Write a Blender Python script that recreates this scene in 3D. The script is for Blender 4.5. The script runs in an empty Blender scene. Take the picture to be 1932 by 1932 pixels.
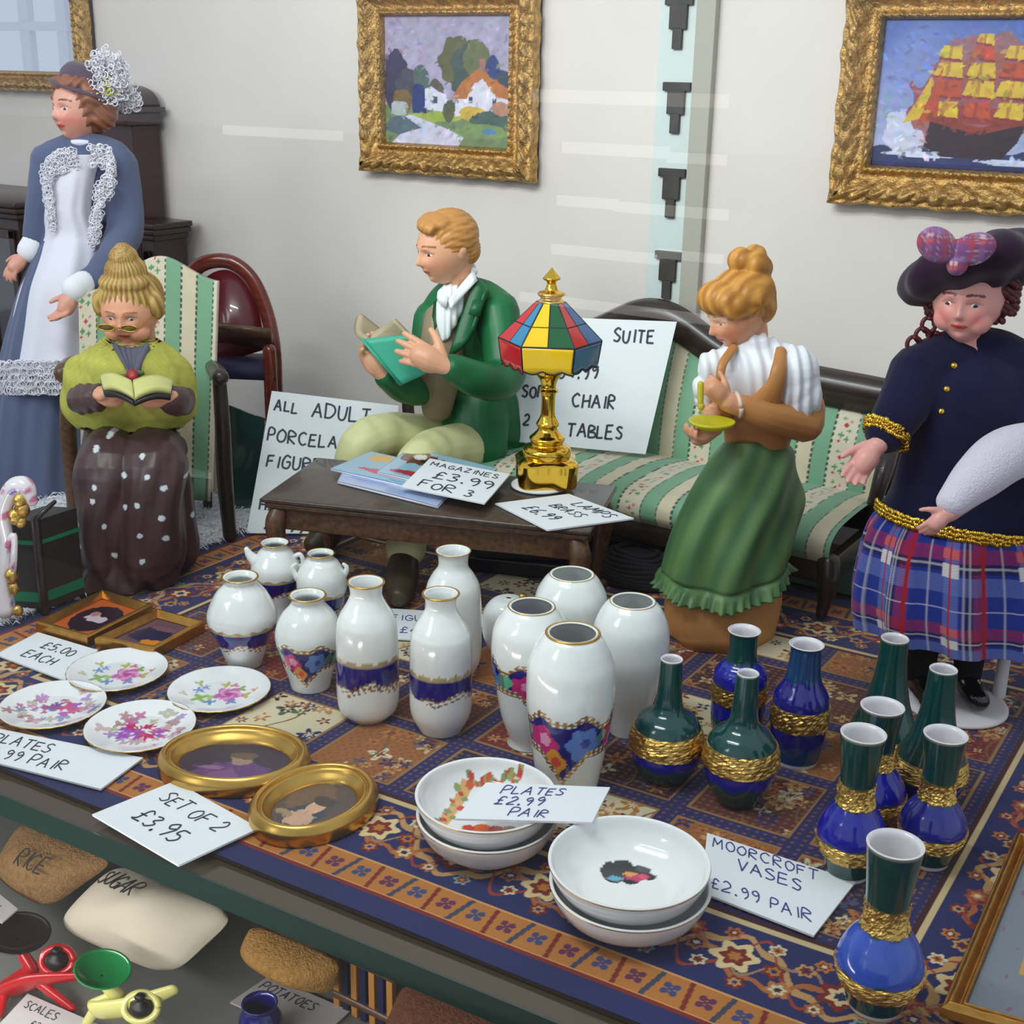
import bpy, bmesh, math, random
import numpy as np
from mathutils import Vector, Matrix, kdtree

# ---------------------------------------------------------------- camera, world, lamps, exposure
SC = bpy.context.scene
COLL = SC.collection
FPX, PITCH, ROLL, CAMH, YAW = 2418.0, math.radians(19), math.atan(0.0194), 2.0, math.radians(32.6)
_fh = np.array([-math.sin(YAW), math.cos(YAW), 0.0])
_rt = np.array([math.cos(YAW), math.sin(YAW), 0.0])
_up = np.array([0, 0, 1.0])
FW = _fh*math.cos(PITCH) - _up*math.sin(PITCH)
_u = _up*math.cos(PITCH) + _fh*math.sin(PITCH)
CX = math.cos(ROLL)*_rt + math.sin(ROLL)*_u
CU = -math.sin(ROLL)*_rt + math.cos(ROLL)*_u
cam_d = bpy.data.cameras.new('camera'); cam = bpy.data.objects.new('camera', cam_d); COLL.objects.link(cam)
cam_d.sensor_width = 36; cam_d.lens = 36*FPX/1932; cam_d.clip_start = 0.05; cam_d.clip_end = 200
cam.matrix_world = Matrix(((CX[0], CU[0], -FW[0], 0), (CX[1], CU[1], -FW[1], 0), (CX[2], CU[2], -FW[2], CAMH), (0, 0, 0, 1)))
SC.camera = cam

W = bpy.data.worlds.new('daylight'); SC.world = W; W.use_nodes = True
bg = W.node_tree.nodes['Background']; bg.inputs[0].default_value = (0.80, 0.90, 1.0, 1); bg.inputs[1].default_value = 0.50

def area(name, loc, aim, size, size_y, power, col=(1, 1, 1)):
    l = bpy.data.lights.new(name, 'AREA'); l.shape = 'RECTANGLE'; l.size = size; l.size_y = size_y
    l.energy = power; l.color = col
    o = bpy.data.objects.new(name, l); COLL.objects.link(o); o.location = loc
    o.rotation_euler = (Vector(aim)-Vector(loc)).to_track_quat('-Z', 'Y').to_euler()
    return o
area('shop_light_tube', (-2.6, 0.9, 3.7), (-2.4, 3.6, 0.2), 2.6, 0.16, 62, (0.93, 1.0, 0.97))
area('shop_light_tube', (-2.5, 1.5, 3.9), (-2.4, 4.2, 0.2), 2.6, 0.16, 52, (0.93, 1.0, 0.97))
area('window_daylight', (-5.6, -2.0, 4.2), (-3.0, 3.8, 0.3), 4.0, 2.6, 150, (0.92, 0.97, 1.0))
area('lower_shelf_fill', (-3.0, 1.36, -.22), (-2.9, 2.5, -.95), 2.6, 0.10, 14, (1.0, 0.98, 0.95))  # fill light added under the shelf edge to brighten the lower goods
SC.view_settings.view_transform = 'Standard'; SC.view_settings.look = 'None'
SC.view_settings.exposure = 0.55; SC.view_settings.gamma = 1.0
SC.cycles.max_bounces = 8; SC.cycles.transparent_max_bounces = 12
SC.cycles.use_denoising = True

# ---------------------------------------------------------------- survey helpers: a sight line of the photo turned into a place in the room
def ray(px, py): return CX*(px-966)/FPX - CU*(py-966)/FPX + FW
def G(px, py, z=0.0):                     # where the sight line meets the level z
    d = ray(px, py); t = (z-CAMH)/d[2]; return np.array([0, 0, CAMH]) + d*t
def WL(px, py, y):                        # where it meets the upright plane y
    d = ray(px, py); t = y/d[1]; return np.array([0, 0, CAMH]) + d*t
def J(px, py, D):                         # where it is D away from the eye, measured level
    d = ray(px, py); t = D/float(d@_fh); return np.array([0, 0, CAMH]) + d*t
def DEP(P): return float((np.array(P, float)-np.array([0, 0, CAMH]))@_fh)
def PROJ(P):
    v = np.array(P, float)-np.array([0, 0, CAMH]); z = v@FW; return 966+FPX*(v@CX)/z, 966-FPX*(v@CU)/z
def ZAT(base, py):                        # height above base whose image row is py
    lo, hi = -2.0, 4.0
    for _ in range(40):
        m = (lo+hi)/2
        if PROJ((base[0], base[1], m))[1] > py: lo = m
        else: hi = m
    return (lo+hi)/2
XI, TC = _rt.copy(), -_fh.copy()          # picture-right and towards-the-eye, both level
def V3(a, b, c): v = XI*a + TC*b + _up*c; return v/np.linalg.norm(v)

# ---------------------------------------------------------------- colours and materials
def s2l(c):
    c = np.asarray(c, float)/255.0
    return np.where(c <= 0.04045, c/12.92, ((c+0.055)/1.055)**2.4)
def C3(r, g, b, m=0.0): l = s2l((r, g, b)); return np.array([l[0], l[1], l[2], m])
MATS = {}
def mat(name, col=(0.8, 0.8, 0.8), rough=0.5, metal=0.0, spec=0.5, coat=0.0, bump=None, noise=None, trans=0.0, alpha=1.0, vcol=False, sss=0.0, sheen=0.0):
    if name in MATS: return MATS[name]
    m = bpy.data.materials.new(name); m.use_nodes = True; nt = m.node_tree; b = nt.nodes['Principled BSDF']
    c = s2l(col); b.inputs['Base Color'].default_value = (*c, 1); b.inputs['Roughness'].default_value = rough
    b.inputs['Metallic'].default_value = metal; b.inputs['Specular IOR Level'].default_value = spec
    b.inputs['Coat Weight'].default_value = coat; b.inputs['Coat Roughness'].default_value = 0.05
    if sheen: b.inputs['Sheen Weight'].default_value = sheen
    if trans: b.inputs['Transmission Weight'].default_value = trans
    src = None
    if vcol:
        a = nt.nodes.new('ShaderNodeVertexColor'); a.layer_name = 'Col'; src = a.outputs['Color']
        nt.links.new(a.outputs['Alpha'], b.inputs['Metallic'])
    tc = nt.nodes.new('ShaderNodeTexCoord')
    if noise:       # (scale, amount, stretch)
        sc, amt, st = noise
        mp = nt.nodes.new('ShaderNodeMapping'); mp.inputs['Scale'].default_value = st; nt.links.new(tc.outputs['Object'], mp.inputs[0])
        n = nt.nodes.new('ShaderNodeTexNoise'); n.inputs['Scale'].default_value = sc; n.inputs['Detail'].default_value = 6
        nt.links.new(mp.outputs[0], n.inputs['Vector'])
        r = nt.nodes.new('ShaderNodeMapRange'); r.inputs[1].default_value = 0.3; r.inputs[2].default_value = 0.7
        r.inputs[3].default_value = 1-amt; r.inputs[4].default_value = 1+amt*0.6; nt.links.new(n.outputs['Fac'], r.inputs[0])
        mx = nt.nodes.new('ShaderNodeVectorMath'); mx.operation = 'SCALE'
        if src: nt.links.new(src, mx.inputs[0])
        else: mx.inputs[0].default_value = c
        nt.links.new(r.outputs[0], mx.inputs['Scale']); src = mx.outputs[0]
    if src: nt.links.new(src, b.inputs['Base Color'])
    if bump:        # (scale, strength, stretch)
        sc, stg, st = bump
        mp = nt.nodes.new('ShaderNodeMapping'); mp.inputs['Scale'].default_value = st; nt.links.new(tc.outputs['Object'], mp.inputs[0])
        n = nt.nodes.new('ShaderNodeTexNoise'); n.inputs['Scale'].default_value = sc; n.inputs['Detail'].default_value = 5
        nt.links.new(mp.outputs[0], n.inputs['Vector'])
        bp = nt.nodes.new('ShaderNodeBump'); bp.inputs['Strength'].default_value = stg; bp.inputs['Distance'].default_value = 0.01
        nt.links.new(n.outputs['Fac'], bp.inputs['Height']); nt.links.new(bp.outputs[0], b.inputs['Normal'])
    if alpha < 1: b.inputs['Alpha'].default_value = alpha
    MATS[name] = m; return m
ONE = (1, 1, 1)
glaze = mat('painted_glaze', rough=0.13, spec=0.6, coat=0.4, vcol=True)
resin = mat('painted_resin', rough=0.42, spec=0.4, vcol=True)
matte = mat('painted_matte', rough=0.8, spec=0.2, vcol=True)
burlap = mat('burlap_weave', rough=.95, spec=.1, vcol=True, bump=(130, 1.0, ONE), noise=(60, .25, ONE))
cloth = mat('woven_cloth', rough=0.9, spec=0.15, vcol=True, bump=(400, 0.25, ONE), sheen=0.2)
gilt = mat('polished_gilt', (206, 164, 86), rough=0.28, metal=1.0)
giltleaf = mat('gilt_leaf', (222, 184, 104), rough=0.34, metal=1.0, bump=(60, 0.5, ONE), noise=(50, 0.35, ONE))
giltframe = mat('gilt_frame', (196, 156, 96), rough=0.42, metal=0.8, bump=(90, 0.8, ONE), noise=(40, 0.5, ONE))
brass = mat('brass', (236, 190, 70), rough=0.12, metal=1.0)
darkwood = mat('dark_wood', (44, 30, 26), rough=0.35, noise=(9, 0.5, (1, 8, 8)), coat=0.2)
walnut = mat('walnut_wood', (92, 62, 40), rough=0.38, noise=(7, 0.5, (8, 1, 8)), coat=0.2)
redwood = mat('red_wood', (104, 34, 18), rough=0.25, noise=(8, 0.4, (1, 6, 6)), coat=0.4)
paper = mat('card_paper', (232, 236, 240), rough=0.7, bump=(90, 0.05, ONE))
ink = mat('marker_ink', (52, 56, 74), rough=0.6)
blueink = mat('blue_ink', (70, 76, 140), rough=0.6)
porcelain = mat('white_porcelain', (236, 240, 238), rough=0.12, coat=0.4)
skinm = mat('painted_skin', rough=0.38, spec=0.4, vcol=True)

# ---------------------------------------------------------------- mesh building
class MB:
    def __init__(s): s.v = []; s.f = []; s.c = []; s.n = 0; s.m = []
    def add(s, v, f, c=None, mi=0):
        v = np.asarray(v, float).reshape(-1, 3); s.v.append(v)
        s.f += [tuple(int(i)+s.n for i in q) for q in f]; s.m += [mi]*len(f)
        if c is None: c = (0.8, 0.8, 0.8, 0)
        c = np.asarray(c, float)
        if c.ndim == 1: c = np.tile(c, (len(v), 1))
        s.c.append(c); s.n += len(v); return s
    def verts(s): return np.vstack(s.v)
    def cols(s): return np.vstack(s.c)

def gridf(nu, nv, wu=False, wv=False):
    F = []
    for j in range(nv if wv else nv-1):
        a = j*nu; b = ((j+1) % nv)*nu
        for i in range(nu if wu else nu-1):
            k = (i+1) % nu; F.append((a+i, a+k, b+k, b+i))
    return F
def cr(P, n):                             # Catmull-Rom through P, n points
    P = np.asarray(P, float); m = len(P)
    if m < 3: t = np.linspace(0, 1, n)[:, None]; return P[0]*(1-t)+P[-1]*t
    Q = np.vstack([2*P[0]-P[1], P, 2*P[-1]-P[-2]]); T = np.linspace(0, m-1-1e-9, n); i = T.astype(int); t = (T-i)[:, None]
    a, b, c, d = Q[i], Q[i+1], Q[i+2], Q[i+3]
    return 0.5*((2*b)+(-a+c)*t+(2*a-5*b+4*c-d)*t*t+(-a+3*b-3*c+d)*t**3)
def lathe(mb, prof, seg=48, n=None, col=None, o=(0, 0, 0), smooth=True, close=True, mi=0, axis=None):
    """prof: (r, z) rows bottom to top; col: colour or f(u 0..1, z, r)"""
    P = np.asarray(prof, float)
    if n: P = cr(P, n)
    P[:, 0] = np.maximum(P[:, 0], 0.0005)
    a = np.linspace(0, 2*math.pi, seg, endpoint=False)
    r = P[:, 0][:, None]; V = np.stack([r*np.cos(a), r*np.sin(a), np.repeat(P[:, 1][:, None], seg, 1)], -1).reshape(-1, 3)
    F = gridf(seg, len(P), wu=True)
    if close: F = F + [tuple(range(seg-1, -1, -1)), tuple(range((len(P)-1)*seg, len(P)*seg))]
    c = col
    if callable(col):
        U = np.tile(np.linspace(0, 1, seg, endpoint=False), len(P)); c = col(U, V[:, 2], np.hypot(V[:, 0], V[:, 1]))
    if axis is not None: V = V@np.array(axis)
    mb.add(V+np.array(o), F, c, mi); return mb
def frames(P):
    T = np.gradient(P, axis=0); T /= (np.linalg.norm(T, axis=1)[:, None]+1e-12)
    N = np.zeros_like(P); r = _rt if abs(T[0]@_rt) < 0.85 else _up
    n = r-T[0]*(r@T[0]); n /= np.linalg.norm(n)
    for i in range(len(P)):
        n = n - T[i]*(n@T[i]); n /= (np.linalg.norm(n)+1e-12); N[i] = n
    return T, N, np.cross(T, N)
def tube(mb, P, R, seg=10, n=None, col=None, flat=1.0, cap=True, mi=0):
    P = np.asarray(P, float); R = np.asarray(R, float)*np.ones(len(P))
    if n: Q = cr(np.hstack([P, R[:, None]]), n); P, R = Q[:, :3], np.maximum(Q[:, 3], 1e-4)
    T, N, B = frames(P); a = np.linspace(0, 2*math.pi, seg, endpoint=False)
    if cap:   # rounded ends
        P = np.vstack([P[0]-T[0]*R[0]*0.8, P[0]-T[0]*R[0]*0.45, P, P[-1]+T[-1]*R[-1]*0.45, P[-1]+T[-1]*R[-1]*0.8])
        N = np.vstack([N[:1], N[:1], N, N[-1:], N[-1:]]); B = np.vstack([B[:1], B[:1], B, B[-1:], B[-1:]])
        R = np.concatenate([[R[0]*0.45, R[0]*0.86], R, [R[-1]*0.86, R[-1]*0.45]])
    V = (P[:, None]+R[:, None, None]*(np.cos(a)[None, :, None]*N[:, None]+flat*np.sin(a)[None, :, None]*B[:, None])).reshape(-1, 3)
    F = gridf(seg, len(P), wu=True)+[tuple(range(seg-1, -1, -1)), tuple(range((len(P)-1)*seg, len(P)*seg))]
    mb.add(V, F, col, mi); return mb
def ell(mb, c, r, M=None, col=None, nu=20, nv=14, mi=0):
    u = np.linspace(0, 2*math.pi, nu, endpoint=False); v = np.linspace(-math.pi/2, math.pi/2, nv)[1:-1]
    V = np.stack([np.outer(np.cos(v), np.cos(u)), np.outer(np.cos(v), np.sin(u)), np.outer(np.sin(v), np.ones(nu))], -1).reshape(-1, 3)
    V = np.vstack([V, [0, 0, -1], [0, 0, 1]])*np.asarray(r, float)*np.ones(3)
    k = nv-2; F = gridf(nu, k, wu=True); b = k*nu
    F += [(b, (i+1) % nu, i) for i in range(nu)] + [(b+1, (k-1)*nu+i, (k-1)*nu+(i+1) % nu) for i in range(nu)]
    if M is not None: V = V@np.asarray(M)
    mb.add(V+np.asarray(c, float), F, col, mi); return mb
def box(mb, lo, hi, col=None, bev=0.0, M=None, o=(0, 0, 0), mi=0):
    lo = np.array(lo, float); hi = np.array(hi, float); b = bev
    bm = bmesh.new(); bmesh.ops.create_cube(bm, size=1)
    for v in bm.verts:
        for k in range(3): v.co[k] = lo[k] if v.co[k] < 0 else hi[k]
    if b > 0: bmesh.ops.bevel(bm, geom=list(bm.edges), offset=b, segments=2, affect='EDGES', profile=0.6)
    bm.verts.index_update(); V = np.array([v.co[:] for v in bm.verts]); F = [[v.index for v in f.verts] for f in bm.faces]; bm.free()
    if M is not None: V = V@np.asarray(M)
    mb.add(V+np.asarray(o, float), F, col, mi); return mb
def rowsM(x, y, z): return np.array([x, y, z], float)      # rows = images of local axes, for V@M
def rotz(a): c, s = math.cos(a), math.sin(a); return np.array([[c, s, 0], [-s, c, 0], [0, 0, 1]])

def tag(o, label=None, cat=None, group=None, kind=None):
    if label: o['label'] = label
    if cat: o['category'] = cat
    if group: o['group'] = group
    if kind: o['kind'] = kind
    return o
def build(name, mb, m, parent=None, loc=None, smooth=True, label=None, autos=None):
    """links one mesh; loc = world origin; vertices are given in world space"""
    me = bpy.data.meshes.new(name); V = mb.verts(); off = np.array(loc if loc is not None else (0, 0, 0), float)
    me.from_pydata((V-off).tolist(), [], mb.f)
    col = me.color_attributes.new('Col', 'FLOAT_COLOR', 'POINT'); col.data.foreach_set('color', mb.cols().astype(np.float32).ravel())
    ms = m if isinstance(m, (list, tuple)) else [m]
    for q in ms: me.materials.append(q)
    if len(ms) > 1: me.polygons.foreach_set('material_index', np.array(mb.m, dtype=np.int32))
    if smooth: me.polygons.foreach_set('use_smooth', np.ones(len(me.polygons), dtype=bool))
    me.update()
    if smooth and autos: 
        try: me.set_sharp_from_angle(angle=math.radians(autos))
        except Exception: pass
    o = bpy.data.objects.new(name, me); COLL.objects.link(o)
    o.location = off.tolist()
    if parent is not None:
        o.parent = parent
        pw = np.array(parent_world(parent)); o.location = (off-pw).tolist()
    if label: o['label'] = label
    return o
def parent_world(o):
    p = np.array(o.location[:])
    while o.parent is not None: o = o.parent; p = p+np.array(o.location[:])
    return p
def thing(name, label, cat, loc, group=None):
    o = bpy.data.objects.new(name, None); COLL.objects.link(o); o.location = [float(q) for q in loc]; o.empty_display_size = 0.05
    return tag(o, label, cat, group)
def part(name, mb, m, parent, **k): return build(name, mb, m, parent, loc=parent_world(parent), **k)
def clone(root, loc, label=None, group=None):
    r = root.copy(); COLL.objects.link(r); r.location = [float(q) for q in loc]
    if label: r['label'] = label
    if group: r['group'] = group
    for ch in list(root.children):
        c = ch.copy(); COLL.objects.link(c); c.parent = r
        for g in list(ch.children):
            d = g.copy(); COLL.objects.link(d); d.parent = c
    return r
def fuse(mb, voxel=0.005, it=3, col=None, disp=None):
    """one continuous surface from overlapping shapes (voxel remesh), colours carried over"""
    me = bpy.data.meshes.new('tmp'); V = mb.verts(); me.from_pydata(V.tolist(), [], mb.f); me.update()
    o = bpy.data.objects.new('tmp', me); COLL.objects.link(o)
    r = o.modifiers.new('r', 'REMESH'); r.mode = 'VOXEL'; r.voxel_size = voxel
    s = o.modifiers.new('s', 'SMOOTH'); s.iterations = it; s.factor = 0.5
    dg = bpy.context.evaluated_depsgraph_get(); dg.update(); ev = o.evaluated_get(dg); m2 = bpy.data.meshes.new_from_object(ev)
    n = len(m2.vertices); co = np.empty(n*3); m2.vertices.foreach_get('co', co); co = co.reshape(-1, 3)
    nr = np.empty(n*3); m2.vertices.foreach_get('normal', nr); nr = nr.reshape(-1, 3)
    F = [tuple(p.vertices) for p in m2.polygons]
    if callable(col): cc = col(co)
    elif col is not None: cc = np.tile(np.asarray(col, float), (n, 1))
    else:
        kd = kdtree.KDTree(len(V)); S = mb.cols()
        for i, q in enumerate(V): kd.insert(q, i)
        kd.balance(); cc = np.array([S[kd.find(q)[1]] for q in co])
    if disp is not None: co = co + nr*disp(co, nr)[:, None]
    bpy.data.objects.remove(o); bpy.data.meshes.remove(me); bpy.data.meshes.remove(m2)
    out = MB(); out.add(co, F, cc); return out
def vnoise(P, s, seed=0):                  # cheap smooth value noise from summed sines
    P = np.asarray(P)*s; r = np.random.RandomState(seed); out = np.zeros(len(P))
    for k in range(7):
        d = r.normal(size=3); d /= np.linalg.norm(d); out += np.sin(P@d*(1+0.35*k)+r.rand()*6.28)/(1+0.25*k)
    return out/3.2

# ---------------------------------------------------------------- handwriting: a stroke alphabet
_S = {
'A': [[(0, 0), (.3, 1), (.6, 0)], [(.1, .38), (.5, .38)]], 'B': [[(0, 0), (0, 1), (.4, .95), (.45, .7), (.05, .52), (.5, .4), (.5, .1), (0, 0)]],
'C': [[(.55, .85), (.3, 1), (.05, .7), (.05, .3), (.3, 0), (.58, .12)]], 'D': [[(0, 0), (0, 1)], [(-.08, .98), (.45, .85), (.55, .45), (.35, .08), (0, 0)]],
'E': [[(.5, 1), (0, .97), (0, 0), (.52, .03)], [(0, .52), (.42, .55)]], 'F': [[(.5, 1), (.02, .97), (0, 0)], [(0, .52), (.4, .55)]],
'G': [[(.55, .85), (.3, 1), (.03, .6), (.1, .12), (.4, 0), (.55, .2), (.55, .45), (.3, .45)]], 'H': [[(0, 1), (0, 0)], [(.5, 1), (.5, 0)], [(0, .5), (.5, .52)]],
'I': [[(.2, 1), (.2, 0)]], 'J': [[(.4, 1), (.4, .2), (.2, 0), (0, .2)]], 'K': [[(0, 1), (0, 0)], [(.5, 1), (.02, .45), (.52, 0)]],
'L': [[(0, 1), (0, 0), (.48, .03)]], 'M': [[(0, 0), (.05, 1), (.32, .35), (.6, 1), (.66, 0)]], 'N': [[(0, 0), (0, 1), (.5, 0), (.5, 1)]],
'O': [[(.3, 1), (.05, .75), (.02, .3), (.25, 0), (.5, .2), (.55, .7), (.3, 1)]], 'P': [[(0, 0), (.02, 1), (.42, .95), (.48, .65), (.3, .48), (.02, .46)]],
'R': [[(0, 0), (.02, 1), (.42, .95), (.46, .68), (.02, .5), (.52, 0)]], 'S': [[(.5, .88), (.28, 1), (.05, .8), (.25, .55), (.48, .35), (.35, .03), (.02, .1)]],
'T': [[(0, .98), (.58, 1)], [(.3, 1), (.28, 0)]], 'U': [[(0, 1), (.03, .2), (.25, 0), (.48, .2), (.5, 1)]], 'V': [[(0, 1), (.27, 0), (.55, 1)]],
'W': [[(0, 1), (.15, 0), (.35, .6), (.52, 0), (.7, 1)]], 'Y': [[(0, 1), (.28, .5), (.55, 1)], [(.28, .5), (.25, 0)]], 'Z': [[(0, 1), (.5, 1), (0, 0), (.52, 0)]],
'0': [[(.25, 1), (.04, .7), (.06, .25), (.25, 0), (.46, .25), (.46, .75), (.25, 1)]], '1': [[(.1, .8), (.25, 1), (.25, 0)]],
'2': [[(.03, .8), (.25, 1), (.46, .8), (.4, .5), (0, 0), (.5, .03)]], '3': [[(.05, .92), (.3, 1), (.45, .8), (.2, .55), (.47, .35), (.3, .02), (.02, .1)]],
'4': [[(.3, 1), (0, .35), (.5, .35)], [(.38, .6), (.36, 0)]], '5': [[(.46, 1), (.1, .98), (.05, .6), (.35, .6), (.48, .3), (.3, .02), (.02, .08)]],
'6': [[(.4, 1), (.1, .6), (.05, .2), (.25, 0), (.45, .2), (.3, .45), (.07, .3)]], '9': [[(.45, .75), (.25, 1), (.05, .78), (.2, .55), (.44, .7), (.42, .3), (.3, 0)]],
'8': [[(.25, .52), (.08, .75), (.25, 1), (.42, .78), (.25, .52), (.05, .25), (.25, 0), (.45, .25), (.25, .52)]], '7': [[(0, 1), (.5, 1), (.2, 0)]],
'.': [[(.04, .09), (.14, .09)], [(.04, .04), (.14, .04)], [(.05, .0), (.13, .0)]], '-': [[(.05, .45), (.4, .47)]], '£': [[(.5, .85), (.3, 1), (.15, .8), (.15, .2), (0, .02), (.52, .05)], [(0, .5), (.4, .52)]], ' ': [],
"'": [[(.1, 1), (.06, .8)]]}
def write(mb, txt, org, ex, ey, nrm, h, wid=None, seed=1, gap=0.22, lift=0.002, jit=0.03, surf=None):
    """strokes of marker pen; org = lower-left of the line, ex/ey unit writing directions"""
    rnd = random.Random(seed); x = 0; org, ex, ey, nrm = [np.array(q, float) for q in (org, ex, ey, nrm)]; wid = wid or h*0.05
    for ch in txt:
        st = _S.get(ch, []); wmax = max([p[0] for s in st for p in s], default=0.35); sc = h*(1+rnd.uniform(-.08, .08)); dy = rnd.uniform(-.05, .05)*h
        for s in st:
            P = np.array([[p[0]+rnd.uniform(-jit, jit), p[1]+rnd.uniform(-jit, jit)] for p in s])
            n = max(2, len(P)*4); Q = cr(P, n) if len(P) > 2 and ch not in 'AEFHKLMNTVWYZ14' else np.vstack([P[i]+(P[i+1]-P[i])*t for i in range(len(P)-1) for t in (0, .5, 1)])
            W3 = org+ex*((x+Q[:, 0]*sc)[:, None])+ey*((dy+Q[:, 1]*sc)[:, None])
            if surf is not None: W3 = surf(W3)
            T = np.gradient(W3, axis=0); S_ = np.cross(T, nrm); S_ /= (np.linalg.norm(S_, axis=1)[:, None]+1e-9)
            m = len(W3); V = np.vstack([W3-S_*wid/2+nrm*lift, W3+S_*wid/2+nrm*lift, W3-S_*wid/2-nrm*0.0005, W3+S_*wid/2-nrm*0.0005])
            F = []
            for i in range(m-1): F += [(i, i+1, m+i+1, m+i), (2*m+i, 2*m+i+1, i+1, i), (m+i, m+i+1, 3*m+i+1, 3*m+i)]
            mb.add(V, F, C3(50, 55, 75))
        x += (wmax+gap)*sc if ch != ' ' else 0.45*h
    return mb

# ---------------------------------------------------------------- the setting
WALLY = 5.45
wallm = mat('wall_paint', (220, 211, 205), rough=0.85, noise=(1.2, 0.06, ONE), bump=(30, 0.05, ONE))
mb = MB(); box(mb, (-13, WALLY, -1.6), (3.2, WALLY+.12, 4.6)); tag(build('wall_back', mb, wallm, smooth=False), kind='structure')
mb = MB(); box(mb, (-13, -3.5, -1.72), (3.2, WALLY+.12, -1.6)); tag(build('floor', mb, mat('floor_tile', (120, 112, 104), rough=0.6), smooth=False), kind='structure')
# slotted standard let into the wall: two bands and a row of dark slots
strip = thing('shelf_standard', 'pale upright slotted metal strip on the wall with a row of dark T-shaped slots', 'shelf bracket strip', (0, 0, 0))
def wp(px, py, dy=0.0): return WL(px, py, WALLY-dy)
mb = MB(); a, b = wp(1243, 120), wp(1318, 120)
box(mb, (a[0], WALLY-.012, .0), (b[0], WALLY-.001, 3.2)); part('channel_face', mb, mat('strip_white', (202, 212, 208), rough=0.5), strip, smooth=False)
mb = MB(); a, b = wp(1316, 120), wp(1352, 120)
box(mb, (a[0], WALLY-.045, .0), (b[0], WALLY-.001, 3.2), bev=.004); part('channel_edge', mb, mat('strip_grey', (168, 164, 152), rough=0.55), strip, smooth=False)
slotm = mat('slot_dark', (58, 54, 50), rough=0.6, noise=(12, 0.4, ONE))
for (x, y) in [(1283, -8), (1278, 155), (1269, 318), (1262, 474)]:
    mb = MB(); c = wp(x, y, .02); s = DEP(c)/FPX
    for (w, y0, y1) in ((24, 0, 15), (15, 14, 55), (8, 52, 88)):
        z0, z1 = c[2]-y1*s, c[2]-y0*s; box(mb, (c[0]-w*s*1.12, WALLY-.032, z0), (c[0]+w*s*1.12, WALLY-.010, z1), bev=.003)
    part('slot', mb, slotm, strip, smooth=False)

# street side of the shop window: pane
pane = mat('window_glass', (255, 255, 255), rough=0.0)
nt = pane.node_tree; nt.nodes.clear(); out = nt.nodes.new('ShaderNodeOutputMaterial'); mx = nt.nodes.new('ShaderNodeMixShader')
tr = nt.nodes.new('ShaderNodeBsdfTransparent'); gl = nt.nodes.new('ShaderNodeBsdfGlossy'); gl.inputs['Roughness'].default_value = 0.0
fr = nt.nodes.new('ShaderNodeFresnel'); fr.inputs[0].default_value = 1.5
nt.links.new(fr.outputs[0], mx.inputs[0]); nt.links.new(tr.outputs[0], mx.inputs[1]); nt.links.new(gl.outputs[0], mx.inputs[2]); nt.links.new(mx.outputs[0], out.inputs[0])
tr.inputs[0].default_value = (0.97, 0.985, 0.98, 1)
mb = MB(); PY = 1.15
mb.add([(-7, PY, -1.6), (2.5, PY, -1.6), (2.5, PY, 4.4), (-7, PY, 4.4)], [(0, 1, 2, 3)])
tag(build('window_1', mb, pane, smooth=False), kind='structure')
# the street the pane mirrors: pavement and the shop front opposite
mb = MB(); box(mb, (-16, -9, -1.75), (9, -3.5, -1.6)); tag(build('trim_1', mb, mat('pavement', (86, 80, 80), rough=0.9, noise=(3, .3, ONE)), smooth=False), kind='structure')
mb = MB(); box(mb, (-16, -9.4, -1.6), (9, -9, 1.3)); tag(build('wall_street', mb, mat('shop_front_brick', (150, 104, 98), rough=0.9, noise=(2, .3, ONE)), smooth=False), kind='structure')

# glowing strips added across the street to put pale streaks in the pane
streak_m = bpy.data.materials.new('streak_glow'); streak_m.use_nodes = True; e_ = streak_m.node_tree.nodes['Principled BSDF']; e_.inputs['Emission Color'].default_value = (1, .95, .88, 1); e_.inputs['Emission Strength'].default_value = 1.7
mb = MB()
for (x0, x1, y, h) in ((1000, 1370, 180, 11), (1060, 1258, 278, 10), (1258, 1366, 297, 9), (1050, 1160, 378, 9), (1160, 1370, 390, 9), (1040, 1240, 470, 9), (1236, 1360, 478, 8), (420, 640, 245, 8), (980, 1370, 560, 8)):
    a, b = WL(x0, y, 2*PY+6), WL(x1, y+6, 2*PY+6); s_ = DEP(a)/FPX; box(mb, (a[0], -6.05, a[2]-h*s_), (b[0], -6.0, a[2]+h*s_))
tag(build('pane_streak_strips', mb, streak_m, smooth=False), kind='structure')

# glass shelf
gedge = mat('glass_edge', (7, 44, 38), rough=0.08, coat=0.5)
gtop = mat('glass_top', (70, 58, 44), rough=0.08, coat=0.2)
shelf = thing('glass_shelf', 'thick green-edged glass shelf carrying the rug, dolls and vases', 'shelf', (-3.5, 1.96, -.075))
def prism(mb, P2, z0, z1):
    n = len(P2); V = [(x, y, z0) for x, y in P2]+[(x, y, z1) for x, y in P2]
    mb.add(V, [tuple(range(n-1, -1, -1)), tuple(range(n, 2*n))]+[(i, (i+1) % n, n+(i+1) % n, n+i) for i in range(n)])
fe = lambda x, d=0: 2.04+.055*(x+1.0)+d
mb = MB(); prism(mb, [(-9.5, fe(-9.5, .004)), (2.2, fe(2.2, .004)), (2.2, WALLY-.05), (-9.5, WALLY-.05)], -.072, -.006); part('shelf_sheet', mb, gtop, shelf, smooth=False)
mb = MB(); prism(mb, [(-9.5, fe(-9.5, -.004)), (2.2, fe(2.2, -.004)), (2.2, fe(2.2, .003)), (-9.5, fe(-9.5, .003))], -.076, -.004); part('polished_edge', mb, gedge, shelf, smooth=False, label='dark green polished front edge')
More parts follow.
